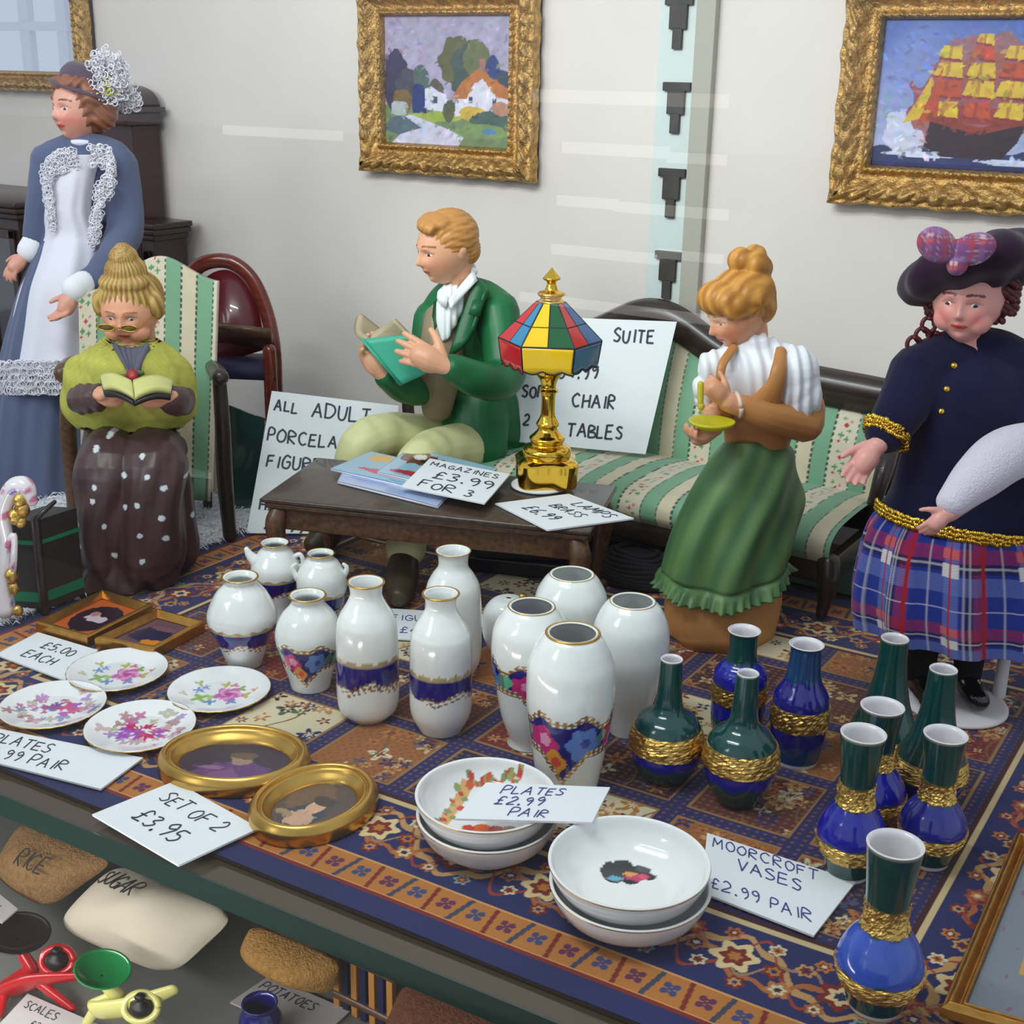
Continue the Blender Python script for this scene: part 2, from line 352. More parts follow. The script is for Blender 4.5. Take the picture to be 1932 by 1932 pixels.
mb = MB(); box(mb, (-9.5, 1.2, -.98), (2.2, WALLY-.02, -.92), bev=.004)
tag(build('lower_shelf', mb, mat('grey_board', (128, 130, 126), rough=0.45, coat=0.2), smooth=False, loc=(-3, 2, -.95)), 'grey lower shelf board under the glass, holding sacks and toy scales', 'shelf')

# ---------------------------------------------------------------- rug
RX0, RX1, RY0, RY1 = -3.96, -0.10, 2.105, 4.76
RSH = lambda x: .05*(x+1.2)
def hsh(i, j, k=0):
    v = np.sin(i*127.1+j*311.7+k*74.7)*43758.5453; return v-np.floor(v)
def rugcol(x, y):
    n = len(x); navy, org, crm, red, mar, brn, blu, pink = [C3(*q)[:3] for q in ((38, 42, 90), (176, 112, 52), (206, 194, 162), (120, 38, 32), (62, 26, 34), (96, 62, 44), (60, 78, 120), (190, 140, 120))]
    d = np.minimum.reduce([x-RX0, RX1-x, y-RY0, RY1-y])
    horiz = np.minimum(y-RY0, RY1-y) <= np.minimum(x-RX0, RX1-x)
    s = np.where(horiz, x, y+0.13)
    wv = vnoise(np.stack([x, y, x*0], 1), 9, 3)
    c = np.tile(navy, (n, 1))
    def put(m, col): c[m] = col
    # plain navy hem, red line
    put((d > .070) & (d < .084), red)
    # orange band with diagonal bars and small crosses
    ob = (d >= .084) & (d < .195); put(ob, org)
    p = .175; k = np.floor(s/p); u = s/p-k; t = (d-.084)/.111
    put(ob & (np.abs(u-.12-(t-.5)*.10) < .04), C3(62, 66, 84)[:3]); put(ob & (np.abs(u-.62+(t-.5)*.10) < .035), red)
    for uc, cc in ((.37, C3(60, 70, 110)[:3]), (.87, C3(96, 44, 76)[:3])):
        dx = np.abs(u-uc)*p; dy = np.abs(t-.5)*.111; put(ob & ((np.hypot(dx-.011, dy-.011) < .010) | (np.hypot(dx, dy) < .006)), cc)
    put(ob & ((t < .05) | (t > .93)), C3(205, 150, 90)[:3])
    # main border with vines and flowers
    mbd = (d >= .195) & (d < .455); t = (d-.195)/.26; put(mbd, navy)
    p2 = .52; ph = s/p2*2*math.pi
    for amp, off, w, cc, f in ((.30, 0, .035, C3(184, 142, 92)[:3], 1), (.26, 2.2, .028, C3(166, 96, 54)[:3], 1), (.16, 1.0, .018, C3(150, 118, 88)[:3], 2), (.33, 3.5, .02, C3(150, 60, 44)[:3], 2)):
        v = .5+amp*np.sin(ph*f+off)+.05*np.sin(ph*5+off); put(mbd & (np.abs(t-v) < w*(1+.5*np.abs(np.cos(ph*f+off)))), cc)
    for (uo, tc, R, c1, c2, c3) in ((.06, .52, .030, C3(168, 98, 56)[:3], navy, crm), (.44, .5, .030, red, org, navy), (.18, .84, .024, C3(168, 98, 56)[:3], red, crm), (.32, .18, .026, red, C3(184, 142, 92)[:3], navy), (.56, .66, .026, C3(184, 142, 92)[:3], red, navy), (.92, .56, .028, C3(166, 96, 54)[:3], navy, red), (.68, .2, .024, C3(166, 96, 54)[:3], crm, red), (.84, .84, .026, red, C3(184, 142, 92)[:3], navy), (.25, .52, .062, C3(214, 190, 140)[:3], red, org), (.75, .48, .056, red, C3(214, 190, 140)[:3], navy), (.5, .28, .034, org, crm, mar), (0.0, .74, .034, C3(150, 60, 50)[:3], org, crm), (.12, .3, .022, crm, red, red), (.62, .8, .024, org, red, crm), (.4, .8, .024, crm, org, red), (.88, .2, .024, C3(120, 150, 150)[:3], red, org)):
        k = np.floor(s/p2-uo+.5); dx = s-(k+uo)*p2; dy = (t-tc)*.26; r = np.hypot(dx, dy); a = np.arctan2(dy, dx)
        rr = R*(.84+.16*np.cos(a*6+uo*20)); put(mbd & (r < rr), c1); put(mbd & (r < rr*.62), c2); put(mbd & (r < rr*.3), c3)
    put((d >= .455) & (d < .472), C3(200, 176, 130)[:3]); put((d >= .472) & (d < .49), mar)
    # inner field of tiles
    ins = d >= .49; T0 = .36
    gx = (x-(-.60))/T0; gy = (y-2.60)/T0; i = np.floor(gx); j = np.floor(gy); u = gx-i; v = gy-j
    ed = np.minimum.reduce([u, 1-u, v, 1-v])*T0
    h = hsh(i, j); base = np.zeros((n, 3)); pal = [crm, C3(118, 34, 30)[:3], C3(150, 92, 44)[:3], mar, C3(40, 38, 66)[:3], C3(92, 44, 34)[:3]]
    K = ((i*2+j*3) % 6).astype(int)
    for q in range(6): base[K == q] = pal[q]
    for q in range(3): c[:, q] = np.where(ins, base[:, q], c[:, q])
    # motifs inside tiles: stem tree, leaves and flowers, each tile its own jitter
    for q in range(22):
        cx_ = .5+.40*(hsh(i, j, q+1)-.5)*2; cy_ = .5+.40*(hsh(i, j, q+20)-.5)*2; R = .035+.06*hsh(i, j, q+40)
        du, dv = u-cx_, v-cy_; r = np.hypot(du, dv); a = np.arctan2(dv, du); kk = 4+(q % 3)
        rr = R*(.7+.35*np.cos(a*kk+q)); cc = [red, navy, org, C3(176, 130, 70)[:3], mar, crm, C3(84, 96, 72)[:3]][q % 7]
        m = ins & (r < rr*1.25); 
        alt = np.where((K == 0)[:, None], cc, [org, C3(196, 170, 120)[:3], navy, org, C3(190, 150, 90)[:3], blu, crm][q % 7])
        c[m] = alt[m]; m2 = ins & (r < rr*.5); c[m2] = np.where((K[m2] == 0)[:, None], crm, red)
    fine = (np.sin((u+v)*46+i*2)*np.sin((u-v)*46+j) > .45) & (K != 0); c[ins & fine] = (c*.55+C3(150, 104, 66)[:3]*.45)[ins & fine]
    fine = (np.sin(u*70+np.sin(v*30))*np.sin(v*70) < -.6) & (K != 0); c[ins & fine] = (c*.6+navy*.4)[ins & fine]
    vine = np.abs(np.sin((u*2.2+np.sin(v*7+i)*.16)*math.pi)) < .07
    c[ins & vine & (hsh(i, j, 77) > .3)] = C3(120, 84, 52)[:3]
    bord = ins & (ed < .030); c[bord] = navy
    w = np.where(np.minimum(u, 1-u) < np.minimum(v, 1-v), v, u); dots = (np.abs((w*14) % 1-.5) < .2) & (np.abs(ed-.013) < .005)
    c[ins & dots] = C3(116, 72, 78)[:3]; c[ins & (ed >= .027) & (ed < .036)] = C3(150, 110, 66)[:3]
    c *= (1+.12*wv)[:, None]
    return np.hstack([np.clip(c, 0, 1), np.zeros((n, 1))])
NX, NY = 1150, 800
xs = np.linspace(RX0, RX1, NX); ys = np.linspace(RY0, RY1, NY); X, Y = np.meshgrid(xs, ys); X, Y = X.ravel(), Y.ravel()
Z = .010+.0012*np.sin(X*9+Y*5)
me = bpy.data.meshes.new('persian_rug'); nv = NX*NY
me.vertices.add(nv); me.vertices.foreach_set('co', np.stack([X, Y+RSH(X), Z], 1).ravel())
a = (np.arange(NY-1)[:, None]*NX+np.arange(NX-1)[None]).ravel(); Q = np.stack([a, a+1, a+NX+1, a+NX], 1).astype(np.int32)
me.loops.add(Q.size); me.loops.foreach_set('vertex_index', Q.ravel()); me.polygons.add(len(Q)); me.polygons.foreach_set('loop_start', np.arange(0, Q.size, 4, dtype=np.int32)); me.polygons.foreach_set('loop_total', np.full(len(Q), 4, dtype=np.int32))
me.update(calc_edges=True); ca = me.color_attributes.new('Col', 'FLOAT_COLOR', 'POINT'); ca.data.foreach_set('color', rugcol(X, Y).astype(np.float32).ravel())
me.materials.append(cloth); me.polygons.foreach_set('use_smooth', np.ones(len(Q), dtype=bool))
rug = thing('persian_rug', 'patterned navy, orange and red rug with floral tiles lying on the glass shelf', 'rug', (-2, 3.4, 0))
o = bpy.data.objects.new('woven_pile', me); COLL.objects.link(o); o.parent = rug; o.location = (2, -3.4, 0)
mb = MB(); prism(mb, [(RX0, RY0+RSH(RX0)), (RX1, RY0+RSH(RX1)), (RX1, RY1+RSH(RX1)), (RX0, RY1+RSH(RX0))], -.003, .0085); part('backing', mb, mat('rug_backing', (60, 50, 46), rough=.95), rug, smooth=False)

# ---------------------------------------------------------------- pottery
def standing(cx, yb, rpx):
    """base centre of a round thing whose nearest base edge is seen at (cx, yb)"""
    p = G(cx, yb, .012); s = DEP(p)/FPX*1.03; q = p+_fh*(rpx*s); q[2] = .012; return q
def prof_from(base, rows, S=None):
    """rows: (image row, half width px) top to bottom -> (r, z) bottom to top"""
    P = []
    for y, w in rows:
        z = ZAT(base, y)-.012; P.append((w*float((np.array([base[0], base[1], z+.012-CAMH])@FW))/FPX, max(z, 0)))
    P.sort(key=lambda q: q[1]); P[0] = (P[0][0], 0.0); return P
def resamp(P, n):
    return np.array(cr(P, n))
def flowers(u, z, c, spots):
    """spots: (u0, z0, r, colour, petals); u in metres along the wall of the vase"""
    for (u0, z0, r, cc, k) in spots:
        d = np.hypot(u-u0, z-z0); a = np.arctan2(z-z0, u-u0); m = d < r*(.90+.10*np.cos(a*k)); c[m] = cc
    return c
WH = C3(238, 241, 238); NVY = C3(30, 26, 122); GLD = C3(222, 176, 90, 1.0); GD2 = C3(186, 142, 72, .6)
FLOW = lambda x0, zc, s: [(x0-.5*s, zc+.0*s, .42*s, C3(214, 44, 128), 5), (x0-.40*s, zc+.1*s, .16*s, C3(248, 170, 205), 5), (x0-.2*s, zc-.38*s, .30*s, C3(236, 160, 50), 4), (x0-.15*s, zc-.36*s, .13*s, C3(230, 80, 70), 4),
                           (x0+.45*s, zc+.05*s, .40*s, C3(98, 140, 214), 6), (x0+.48*s, zc+.08*s, .12*s, C3(60, 80, 170), 6), (x0-1.05*s, zc+.15*s, .26*s, C3(90, 200, 150), 4), (x0+.95*s, zc+.12*s, .22*s, C3(80, 130, 130), 4),
                           (x0-1.2*s, zc-.35*s, .15*s, C3(200, 50, 140), 4), (x0+1.1*s, zc-.3*s, .15*s, C3(160, 50, 140), 4)]
def facing(base):           # angle (u) of the vase wall that faces the eye
    return math.atan2(-base[1], -base[0])
def white_vase(name, label, cat, cx, yb, rb, rows, rim, band=None, style='front', rot=0.0, inner=1.0, group=None, mouthdepth=.5, gr=.0):
    base = standing(cx, yb, rb); P = prof_from(base, rows)
    n = 170; R = resamp(P, n); H = R[-1, 1]; a0 = facing(base)+rot; rmax = R[:, 0].max()
    zb = None
    if band: zb = [ZAT(base, band[1])-.012, ZAT(base, band[0])-.012]
    def col(u, z, r):
        c = np.tile(WH, (len(u), 1)).copy(); ang = (u*2*math.pi-a0+math.pi) % (2*math.pi)-math.pi; s = ang*rmax
        if zb:
            z0, z1 = zb; h = z1-z0
            if style == 'front':     # wide blue band, pointed lower edge, garland of flowers
                per = 2*math.pi*rmax/3; q = ((s+per/2) % per-per/2)/per
                lo = z0+h*.52*np.minimum(1, np.abs(q)*3.2)**.9; hi = z1+h*.05-h*.22*np.cos(q*math.pi*2)**2*(np.abs(q) > .0)+h*.12*np.exp(-(q/.09)**2)
                m = (z > lo-.12*h) & (z < hi+.10*h); c[m] = np.where((np.sin(s[m]*300)+np.sin(z[m]*500) > -.5)[:, None], GD2, WH)
                m = (z > lo) & (z < hi); c[m] = NVY
                m2 = (z > lo) & (z < lo+.12*h) & (np.abs(np.sin(s*90)) > .75); c[m2] = C3(92, 84, 120)
                sp = (s+per/2) % per-per/2; f = c.copy(); flowers(sp, z, f, FLOW(0, z0+h*.60, h*.78)); c[m] = f[m]
            else:                    # narrow blue ribbon with gilt scroll hanging below
                t = (z-z0)/h; wob = .10*np.sin(s*26+.8)+.05*np.sin(s*60)
                m = (t > .34+wob) & (t < .95); c[m] = NVY
                c[(t > .90) & (t < 1.03+.04*np.sin(s*120))] = C3(206, 186, 140, .3)
                g = (t < .40+wob) & (t > .05+.22*np.abs(np.sin(s*19+1))) & ((np.sin(s*260+z*190)+np.sin(z*420-s*120)) > .2); c[g] = GD2
                back = np.abs(ang) > 1.15
                if style == 'corner': flowers(s-rmax*1.25, z, c, FLOW(0, z0+h*.6, h*.28))
        elif style == 'spray':       # orange and green spray on the right
            rr = random.Random(5); sp = []
            for k in range(26):
                t = k/26; x0 = rmax*(1.02+.16*math.sin(t*9)+.12*(rr.random()-.5)); zz = H*(.66-.42*t)
                sp.append((x0, zz, rmax*(.05+.05*rr.random()), [C3(206, 130, 50), C3(196, 70, 50), C3(136, 134, 80), C3(150, 90, 60)][k % 4], 3+k % 3))
            flowers(s, z, c, sp)
        return c
    th = rmax*.08; D = mouthdepth
    outer = [(r, z) for r, z in R]
    t = thing(name, label, cat, base, group)
    mb = MB(); inn = [(max(r-th, .003), z) for r, z in R[::-1] if z > H*(1-D)]
    full = outer+[(outer[-1][0]-th*.5, H+th*.25)]+inn+[(.003, inn[-1][1])]
    lathe(mb, full, seg=144, col=col, close=False, o=base)
    F0 = [tuple(range(143, -1, -1))]; mb.f += F0; mb.m += [0]
    part('vase_body', mb, glaze, t)
    if rim:
        rr = R[-1, 0]; mb = MB(); q = [(rr+rim*math.cos(a), H+rim*.8*math.sin(a)) for a in np.linspace(-2.2, 2.6, 9)]
        lathe(mb, q, seg=72, close=False, o=base); part('gilt_rim', mb, gilt, t)
    return t, base, R
u_rows = lambda s: s
WB = 'small white vases with blue bands'
t, b, R = white_vase('urn_vase', 'large white urn vase in front with pointed blue band and pink rose, gilt rim', 'vase', 1072, 1500, 50,
    [(1194, 50), (1204, 60), (1229, 74), (1262, 84), (1323, 83), (1377, 75), (1431, 66), (1482, 57)], .0045, (1330, 1440), 'front', rot=-.15)
white_vase('urn_vase', 'white urn vase left of the front urn, its blue band with pink rose half hidden', 'vase', 997, 1412, 28,
    [(1144, 44), (1158, 56), (1188, 72), (1242, 74), (1296, 64), (1350, 52), (1404, 40), (1420, 32)], .0022, (1238, 1322), 'front', rot=.32)
white_vase('urn_vase', 'plain-fronted white urn vase at right with orange and green flower spray', 'vase', 1183, 1392, 30,
    [(1134, 43), (1148, 56), (1175, 69), (1205, 73), (1240, 72), (1290, 58), (1340, 42), (1382, 32)], .0014, None, 'spray', rot=-2.3)
white_vase('urn_vase', 'plain white urn vase at the back of the urn group', 'vase', 1072, 1325, 32,
    [(1083, 42), (1096, 54), (1121, 67), (1151, 69), (1190, 66), (1240, 54), (1290, 42), (1340, 33)], .0014, None, 'plain')
white_vase('bottle_vase', 'white bottle vase with navy ribbon band, standing left of its twin', 'vase', 692, 1362, 32,
    [(1098, 34), (1110, 31), (1124, 31), (1142, 40), (1162, 52), (1192, 58), (1280, 59), (1328, 56), (1350, 40)], .004, (1230, 1298), 'ribbon', rot=-.15)
white_vase('bottle_vase', 'white bottle vase with blue band whose lower edge swells, beside the urns', 'vase', 830, 1388, 32,
    [(1120, 34), (1132, 30), (1148, 30), (1166, 40), (1186, 52), (1210, 58), (1290, 59), (1340, 57), (1374, 40)], .004, (1256, 1314), 'corner', rot=.35)
white_vase('bottle_vase', 'plain white bottle vase behind the other two, orange flower sprig at its side', 'vase', 853, 1285, 30,
    [(1039, 33), (1050, 29), (1068, 29), (1084, 40), (1104, 50), (1132, 53), (1190, 54), (1240, 52), (1272, 38)], .002, None, 'spray', rot=-2.5)
white_vase('shoulder_vase', 'round-shouldered white vase at far left with navy ribbon and gilt scroll', 'vase', 456, 1263, 30,
    [(1088, 33), (1096, 29), (1104, 34), (1122, 50), (1155, 65), (1180, 62), (1202, 50), (1235, 38), (1254, 32)], .0038, (1172, 1222), 'ribbon', rot=-.3)
white_vase('shoulder_vase', 'round-shouldered white vase with pink rose on a blue pointed band', 'vase', 581, 1308, 36,
    [(1123, 34), (1132, 30), (1142, 35), (1162, 52), (1190, 63), (1215, 61), (1245, 51), (1272, 42), (1296, 37)], .0038, (1205, 1272), 'front', rot=-.2)
t, b, R = white_vase('handled_vase', 'white vase with a raised spout and blue band, rearmost on the left', 'vase', 520, 1178, 28,
    [(1024, 27), (1032, 24), (1044, 34), (1066, 46), (1088, 45), (1110, 38), (1140, 30), (1166, 28)], .0035, (1084, 1126), 'ribbon', rot=.1)
mb = MB(); p0 = J(486, 1062, DEP(b)); tube(mb, [p0, J(472, 1048, DEP(b)), J(465, 1036, DEP(b))], [.026, .018, .010], 10, 8, WH); part('spout', mb, glaze, t)
mb = MB(); tube(mb, [J(552, 1052, DEP(b)), J(566, 1046, DEP(b)), J(572, 1062, DEP(b)), J(558, 1080, DEP(b))], [.009]*4, 10, 14, WH); part('handle', mb, glaze, t)
t, b, R = white_vase('handled_vase', 'white vase with tiny side knobs and plain navy band, behind the bottle vases', 'vase', 606, 1202, 28,
    [(1044, 26), (1052, 24), (1062, 34), (1084, 46), (1110, 47), (1135, 42), (1165, 31), (1192, 28)], .0035, (1112, 1152), 'ribbon', rot=1.2)
for x, sx in ((552, -1), (654, 1)):
    mb = MB(); tube(mb, [J(x-sx*10, 1092, DEP(b)), J(x-sx*2, 1080, DEP(b)), J(x, 1070, DEP(b)), J(x-sx*6, 1064, DEP(b))], [.013, .011, .009, .006], 10, 10, WH); part('knob', mb, glaze, t)
# squat jar behind the left urn
t, b, R = white_vase('squat_jar', 'low white jar with a small gilt knob peeping out behind the left urn', 'jar', 958, 1236, 40,
    [(1128, 8), (1132, 30), (1150, 46), (1172, 50), (1200, 47), (1225, 38)], None, None, 'plain', mouthdepth=.05)
mb = MB(); ell(mb, J(986, 1124, DEP(b)), (.016, .016, .010)); part('gilt_knob', mb, giltleaf, t)

# --- green and blue vases
GRN = C3(6, 66, 64); BLU = C3(18, 26, 158); WHT = C3(226, 222, 226)
def green_vase(name, label, cx, yb, rb, rows, bands, goldr, topblue=None, blue=BLU, seed=0, foot=False, grn=GRN):
    """bands: list of (ytop, ybot, colour or 'gold'); lower rows first painted"""
    base = standing(cx, yb, rb); P = prof_from(base, rows); R = resamp(P, 100); H = R[-1, 1]
    Z = lambda y: ZAT(base, y)-.012
    bz = [(Z(b), Z(a), c) for a, b, c in bands]
    def col(u, z, r):
        c = np.tile(grn, (len(u), 1)).copy()
        for z0, z1, cc in bz:
            if isinstance(cc, str): continue
            w = .006*np.sin(u*2*math.pi*7+seed); m = (z > z0+w) & (z < z1+w); c[m] = cc
        c[z > H-.004] = C3(180, 170, 150); 
        if foot: c[z < .012] = WHT
        return c
    t = thing(name, label, 'vase', base); mb = MB(); th = R[-1, 0]*.16
    full = [tuple(q) for q in R]; lathe(mb, full, seg=80, col=col, close=False, o=base); mb.f.append(tuple(range(79, -1, -1))); mb.m.append(0)
    part('vase_body', mb, glaze, t)
    mb = MB(); top = [(r-th if H-z > .004 else r-th*.4, z+(.002 if H-z < .004 else 0)) for r, z in R[::-1] if z > H*.62]; top = [(R[-1, 0], H)]+top+[(.002, top[-1][1])]
    top = [(max(r, .002), z) for r, z in top]; lathe(mb, top, seg=80, close=False, o=base, col=WHT); part('white_lining', mb, glaze, t, label='white glazed inside and lip')
    for z0, z1, cc in bz:
        if isinstance(cc, str):
            mb = MB(); m = (R[:, 1] > z0) & (R[:, 1] < z1); q = [(r+.0025, z) for r, z in R[m]]; q = [(q[0][0]-.003, q[0][1])]+q+[(q[-1][0]-.003, q[-1][1])]
            rs = np.random.RandomState(seed+3); n0 = mb.n; lathe(mb, q, seg=64, close=False, o=base)
            V = mb.v[-1]; jit = rs.uniform(-1, 1, (len(q), 64)); jit[0] = jit[-1] = 0; rad = V[:, :2]-np.array(base[:2]); V[:, :2] += rad/np.linalg.norm(rad, axis=1)[:, None]*(np.clip(jit.ravel(), -1, .9)*.0026)[:, None]
            part('gold_band', mb, giltleaf, t, smooth=False)
    return t, base
gourd = lambda y0, y1, c: None
green_vase('gourd_vase', 'green long-necked vase with gold leaf collar, left of the pair beside the urns', 1256, 1481, 30,
    [(1243, 21), (1280, 22), (1320, 25), (1338, 32), (1354, 54), (1375, 65), (1398, 69), (1425, 64), (1450, 52), (1472, 36)], [(1368, 1408, 'gold'), (1406, 1428, BLU)], 1, seed=1)
green_vase('gourd_vase', 'green long-necked vase with gold leaf collar, right and nearest of the pair', 1395, 1523, 30,
    [(1270, 21), (1310, 23), (1352, 26), (1368, 34), (1383, 54), (1402, 66), (1430, 71), (1458, 65), (1484, 54), (1508, 38)], [(1398, 1440, 'gold'), (1438, 1462, BLU)], 1, seed=2)
green_vase('shouldered_vase', 'green shouldered vase with blue shoulder, behind the right-hand long-necked vase', 1392, 1412, 34,
    [(1189, 31), (1200, 27), (1240, 28), (1255, 40), (1270, 50), (1300, 51), (1350, 50), (1385, 44), (1402, 38)], [(1246, 1284, BLU), (1284, 1318, 'gold'), (1318, 1345, BLU)], 1, seed=3)
green_vase('shouldered_vase', 'blue shouldered vase with dark gold band standing alone behind the green ones', 1507, 1450, 38,
    [(1215, 33), (1224, 29), (1262, 31), (1284, 36), (1308, 50), (1330, 53), (1370, 52), (1400, 48), (1430, 42), (1442, 39)], [(1278, 1326, C3(28, 26, 128)), (1324, 1366, 'gold'), (1364, 1392, C3(26, 26, 120))], 1, grn=C3(22, 66, 112), seed=4, foot=True)
green_vase('gourd_vase', 'green long-necked vase at the back, in front of the white doll stand', 1668, 1440, 30,
    [(1204, 26), (1250, 28), (1290, 34), (1330, 44), (1360, 58), (1384, 66), (1405, 66), (1430, 54), (1452, 36)], [(1372, 1400, 'gold'), (1400, 1420, BLU)], 1, seed=5)
green_vase('gourd_vase', 'green long-necked vase at far right beside the white doll stand', 1752, 1534, 30,
    [(1262, 26), (1300, 28), (1345, 33), (1385, 44), (1415, 58), (1440, 68), (1465, 66), (1495, 54), (1518, 36)], [(1424, 1458, 'gold'), (1458, 1476, BLU)], 1, seed=6)
ftr = lambda y0, y1, w: [(y0, w), (y0+.30*(y1-y0), w*.78), (y0+.46*(y1-y0), w*.77), (y0+.58*(y1-y0), w*1.25), (y0+.68*(y1-y0), w*1.5), (y0+.76*(y1-y0), w*1.45), (y0+.88*(y1-y0), w*1.1), (y1-6, w*.92)]
def flared(label, cx, yb, y0, w, seed, blue=BLU):
    h = yb-14-y0; return green_vase('flared_vase', label, cx, yb, w*.9, ftr(y0, yb-14, w), [(y0+.34*h, y0+.49*h, 'gold'), (y0+.49*h, y0+.71*h, blue), (y0+.71*h, y0+.83*h, 'gold')], 1, seed=seed, foot=True)
flared('wide-mouthed green and blue vase behind the other wide-mouthed one, only its neck showing', 1646, 1572, 1332, 41, 7)
flared('wide-mouthed green vase with bright blue waist and two gold bands, middle of its group', 1606, 1666, 1383, 43, 8)
flared('dark wide-mouthed vase with a blue ring at right, behind the biggest vase', 1760, 1642, 1385, 41, 9, blue=C3(26, 36, 140))
flared('largest green wide-mouthed vase with sky-blue belly in the front right corner', 1660, 1922, 1592, 54, 10, blue=C3(48, 84, 190))

# ---------------------------------------------------------------- furniture
def slab(mb, C, th, n=None, col=None, nu=1, nv=1, f=None, mi=0):
    """a sheet with corners C (4 points, in order) and thickness th along its normal, optionally bent by f(u, v)"""
    C = [np.array(q, float) for q in C]; nr = np.cross(C[1]-C[0], C[3]-C[0]); nr /= np.linalg.norm(nr)
    if n is not None and nr@np.array(n) < 0: nr = -nr
    u, v = np.meshgrid(np.linspace(0, 1, nu+1), np.linspace(0, 1, nv+1)); u, v = u.ravel()[:, None], v.ravel()[:, None]
    P = C[0]*(1-u)*(1-v)+C[1]*u*(1-v)+C[2]*u*v+C[3]*(1-u)*v
    if f is not None: P = P+nr*f(u, v)
    c = None
    if callable(col): c1 = col(u[:, 0], v[:, 0]); c = np.vstack([c1, c1])
    elif col is not None: c = col
    k = len(P); F = gridf(nu+1, nv+1); G_ = [(a+k, b+k, c_+k, d+k) for d, c_, b, a in F]
    rim = list(range(nu+1))+[(j+1)*(nu+1)-1 for j in range(1, nv+1)]+list(range(k-2, k-nu-2, -1))+[j*(nu+1) for j in range(nv-1, 0, -1)]
    m = len(rim); S = [(rim[(i+1) % m], rim[i], rim[i]+k, rim[(i+1) % m]+k) for i in range(m)]
    mb.add(np.vstack([P+nr*th/2, P-nr*th/2]), F+G_+S, c, mi); return nr
SG, SCR, SDK, SRD = C3(126, 170, 138), C3(212, 200, 172), C3(74, 84, 72), C3(190, 62, 70)
def stripes(s, t, per=.32, off=0.0):
    """green and cream upholstery: s across the stripes, t along them (metres)"""
    q = ((s+off)/per) % 1; n = len(s); c = np.tile(SG, (n, 1)).copy()
    c[(q > .24) & (q < .46)] = SCR; c[(q > .70) | (q < .015)] = C3(216, 206, 184)
    for e in (.24, .46, .70, .005): m = (np.abs(q-e) < .014) & (np.sin(t*260) > -.3); c[m] = SDK
    fl = (q > .73) & (q < .98); x = (q-.855)*per; k = np.floor(t/.13); y = t-(k+.5)*.13
    for (a, b, r, cc) in ((0, .02, .011, SRD), (.018, .035, .008, C3(214, 120, 130)), (-.015, -.02, .013, C3(96, 150, 96)), (.012, -.035, .012, C3(96, 150, 96)), (-.012, .045, .009, C3(110, 160, 100)), (.016, .0, .009, C3(90, 146, 90)), (-.02, -.045, .007, SRD)):
        an = np.arctan2(y-b, x-a); m = fl & (np.hypot(x-a, y-b) < r*(.75+.3*np.cos(an*4))); c[m] = cc
    c[:, :3] *= (1+.05*vnoise(np.stack([s, t, s*0], 1), 40, 5))[:, None]
    return c

# --- camelback sofa
sofa = thing('sofa', 'camelback dark wood sofa upholstered in green and cream flowered stripes', 'sofa', (-2.6, 4.9, 0))
SX0, SX1, SFY, SBY = -3.78, -1.40, 4.50, 5.28; SEAT = .37
def topz(x):       # the humped back rail
    t = (x-(-2.60))/(.5*(SX1-SX0)); return .815+.19*np.exp(-(np.abs(t)/.27)**2.2)-.035*t*t
n = 60; xs = np.linspace(SX0+.05, SX1-.06, n); v = np.linspace(0, 1, 16)
mb = MB(); Pf = []; Cc = []
for z_ in v:
    zz = .30+(topz(xs)-.10-.30)*z_; yy = SBY-.16+.13*z_-.035*np.sin(z_*math.pi); Pf.append(np.stack([xs, yy*np.ones(n), zz], 1))
Pf = np.vstack([p for p in Pf]); 
xd = np.linspace(SX0+.05, SX1-.06, 420); F_ = []
rows = []
for z_ in np.linspace(0, 1, 90):
    zz = .30+(topz(xd)-.09-.30)*z_; rows.append(np.stack([xd, (SBY-.16+.13*z_-.035*math.sin(z_*math.pi))*np.ones(420), zz], 1))
Pn = np.vstack(rows); cc = stripes(Pn[:, 0], Pn[:, 2]); Pb = Pn.copy(); Pb[:, 1] += .06
F1 = gridf(420, 90); k = len(Pn); mb.add(np.vstack([Pn, Pb]), F1+[(a+k, d+k, c_+k, b+k) for a, b, c_, d in F1], np.vstack([cc, cc])); part('back_cushion', mb, cloth, sofa)
mb = MB(); xs2 = np.linspace(SX0, SX1, 80); zt = topz(xs2)
e = np.clip(np.minimum(xs2-SX0, SX1-xs2)/.09, 0, 1); zt = zt-.06*(1-np.sqrt(1-(1-e)**2))
sec = [(-.05, -.125), (-.062, -.03), (-.045, .012), (0, .028), (.04, .012), (.05, -.05), (.04, -.125)]
V = np.array([[(x, SBY-.02+a, z+b) for a, b in sec] for x, z in zip(xs2, zt)]).reshape(-1, 3); m = len(sec)
Fv = [(i*m+j, i*m+(j+1) % m, (i+1)*m+(j+1) % m, (i+1)*m+j) for i in range(79) for j in range(m)]+[tuple(range(m)), tuple(range(80*m-1, 79*m-1, -1))]
mb.add(V, Fv); part('top_rail', mb, darkwood, sofa)
for x in (SX0+.02, SX1-.02):
    mb = MB(); tube(mb, [(x, SBY-.02, .70), (x, SBY-.03, .55), (x, SBY-.06, .32), (x, SBY+.0, .035)], [.045, .045, .042, .026], 12, 16); part('back_post', mb, darkwood, sofa)
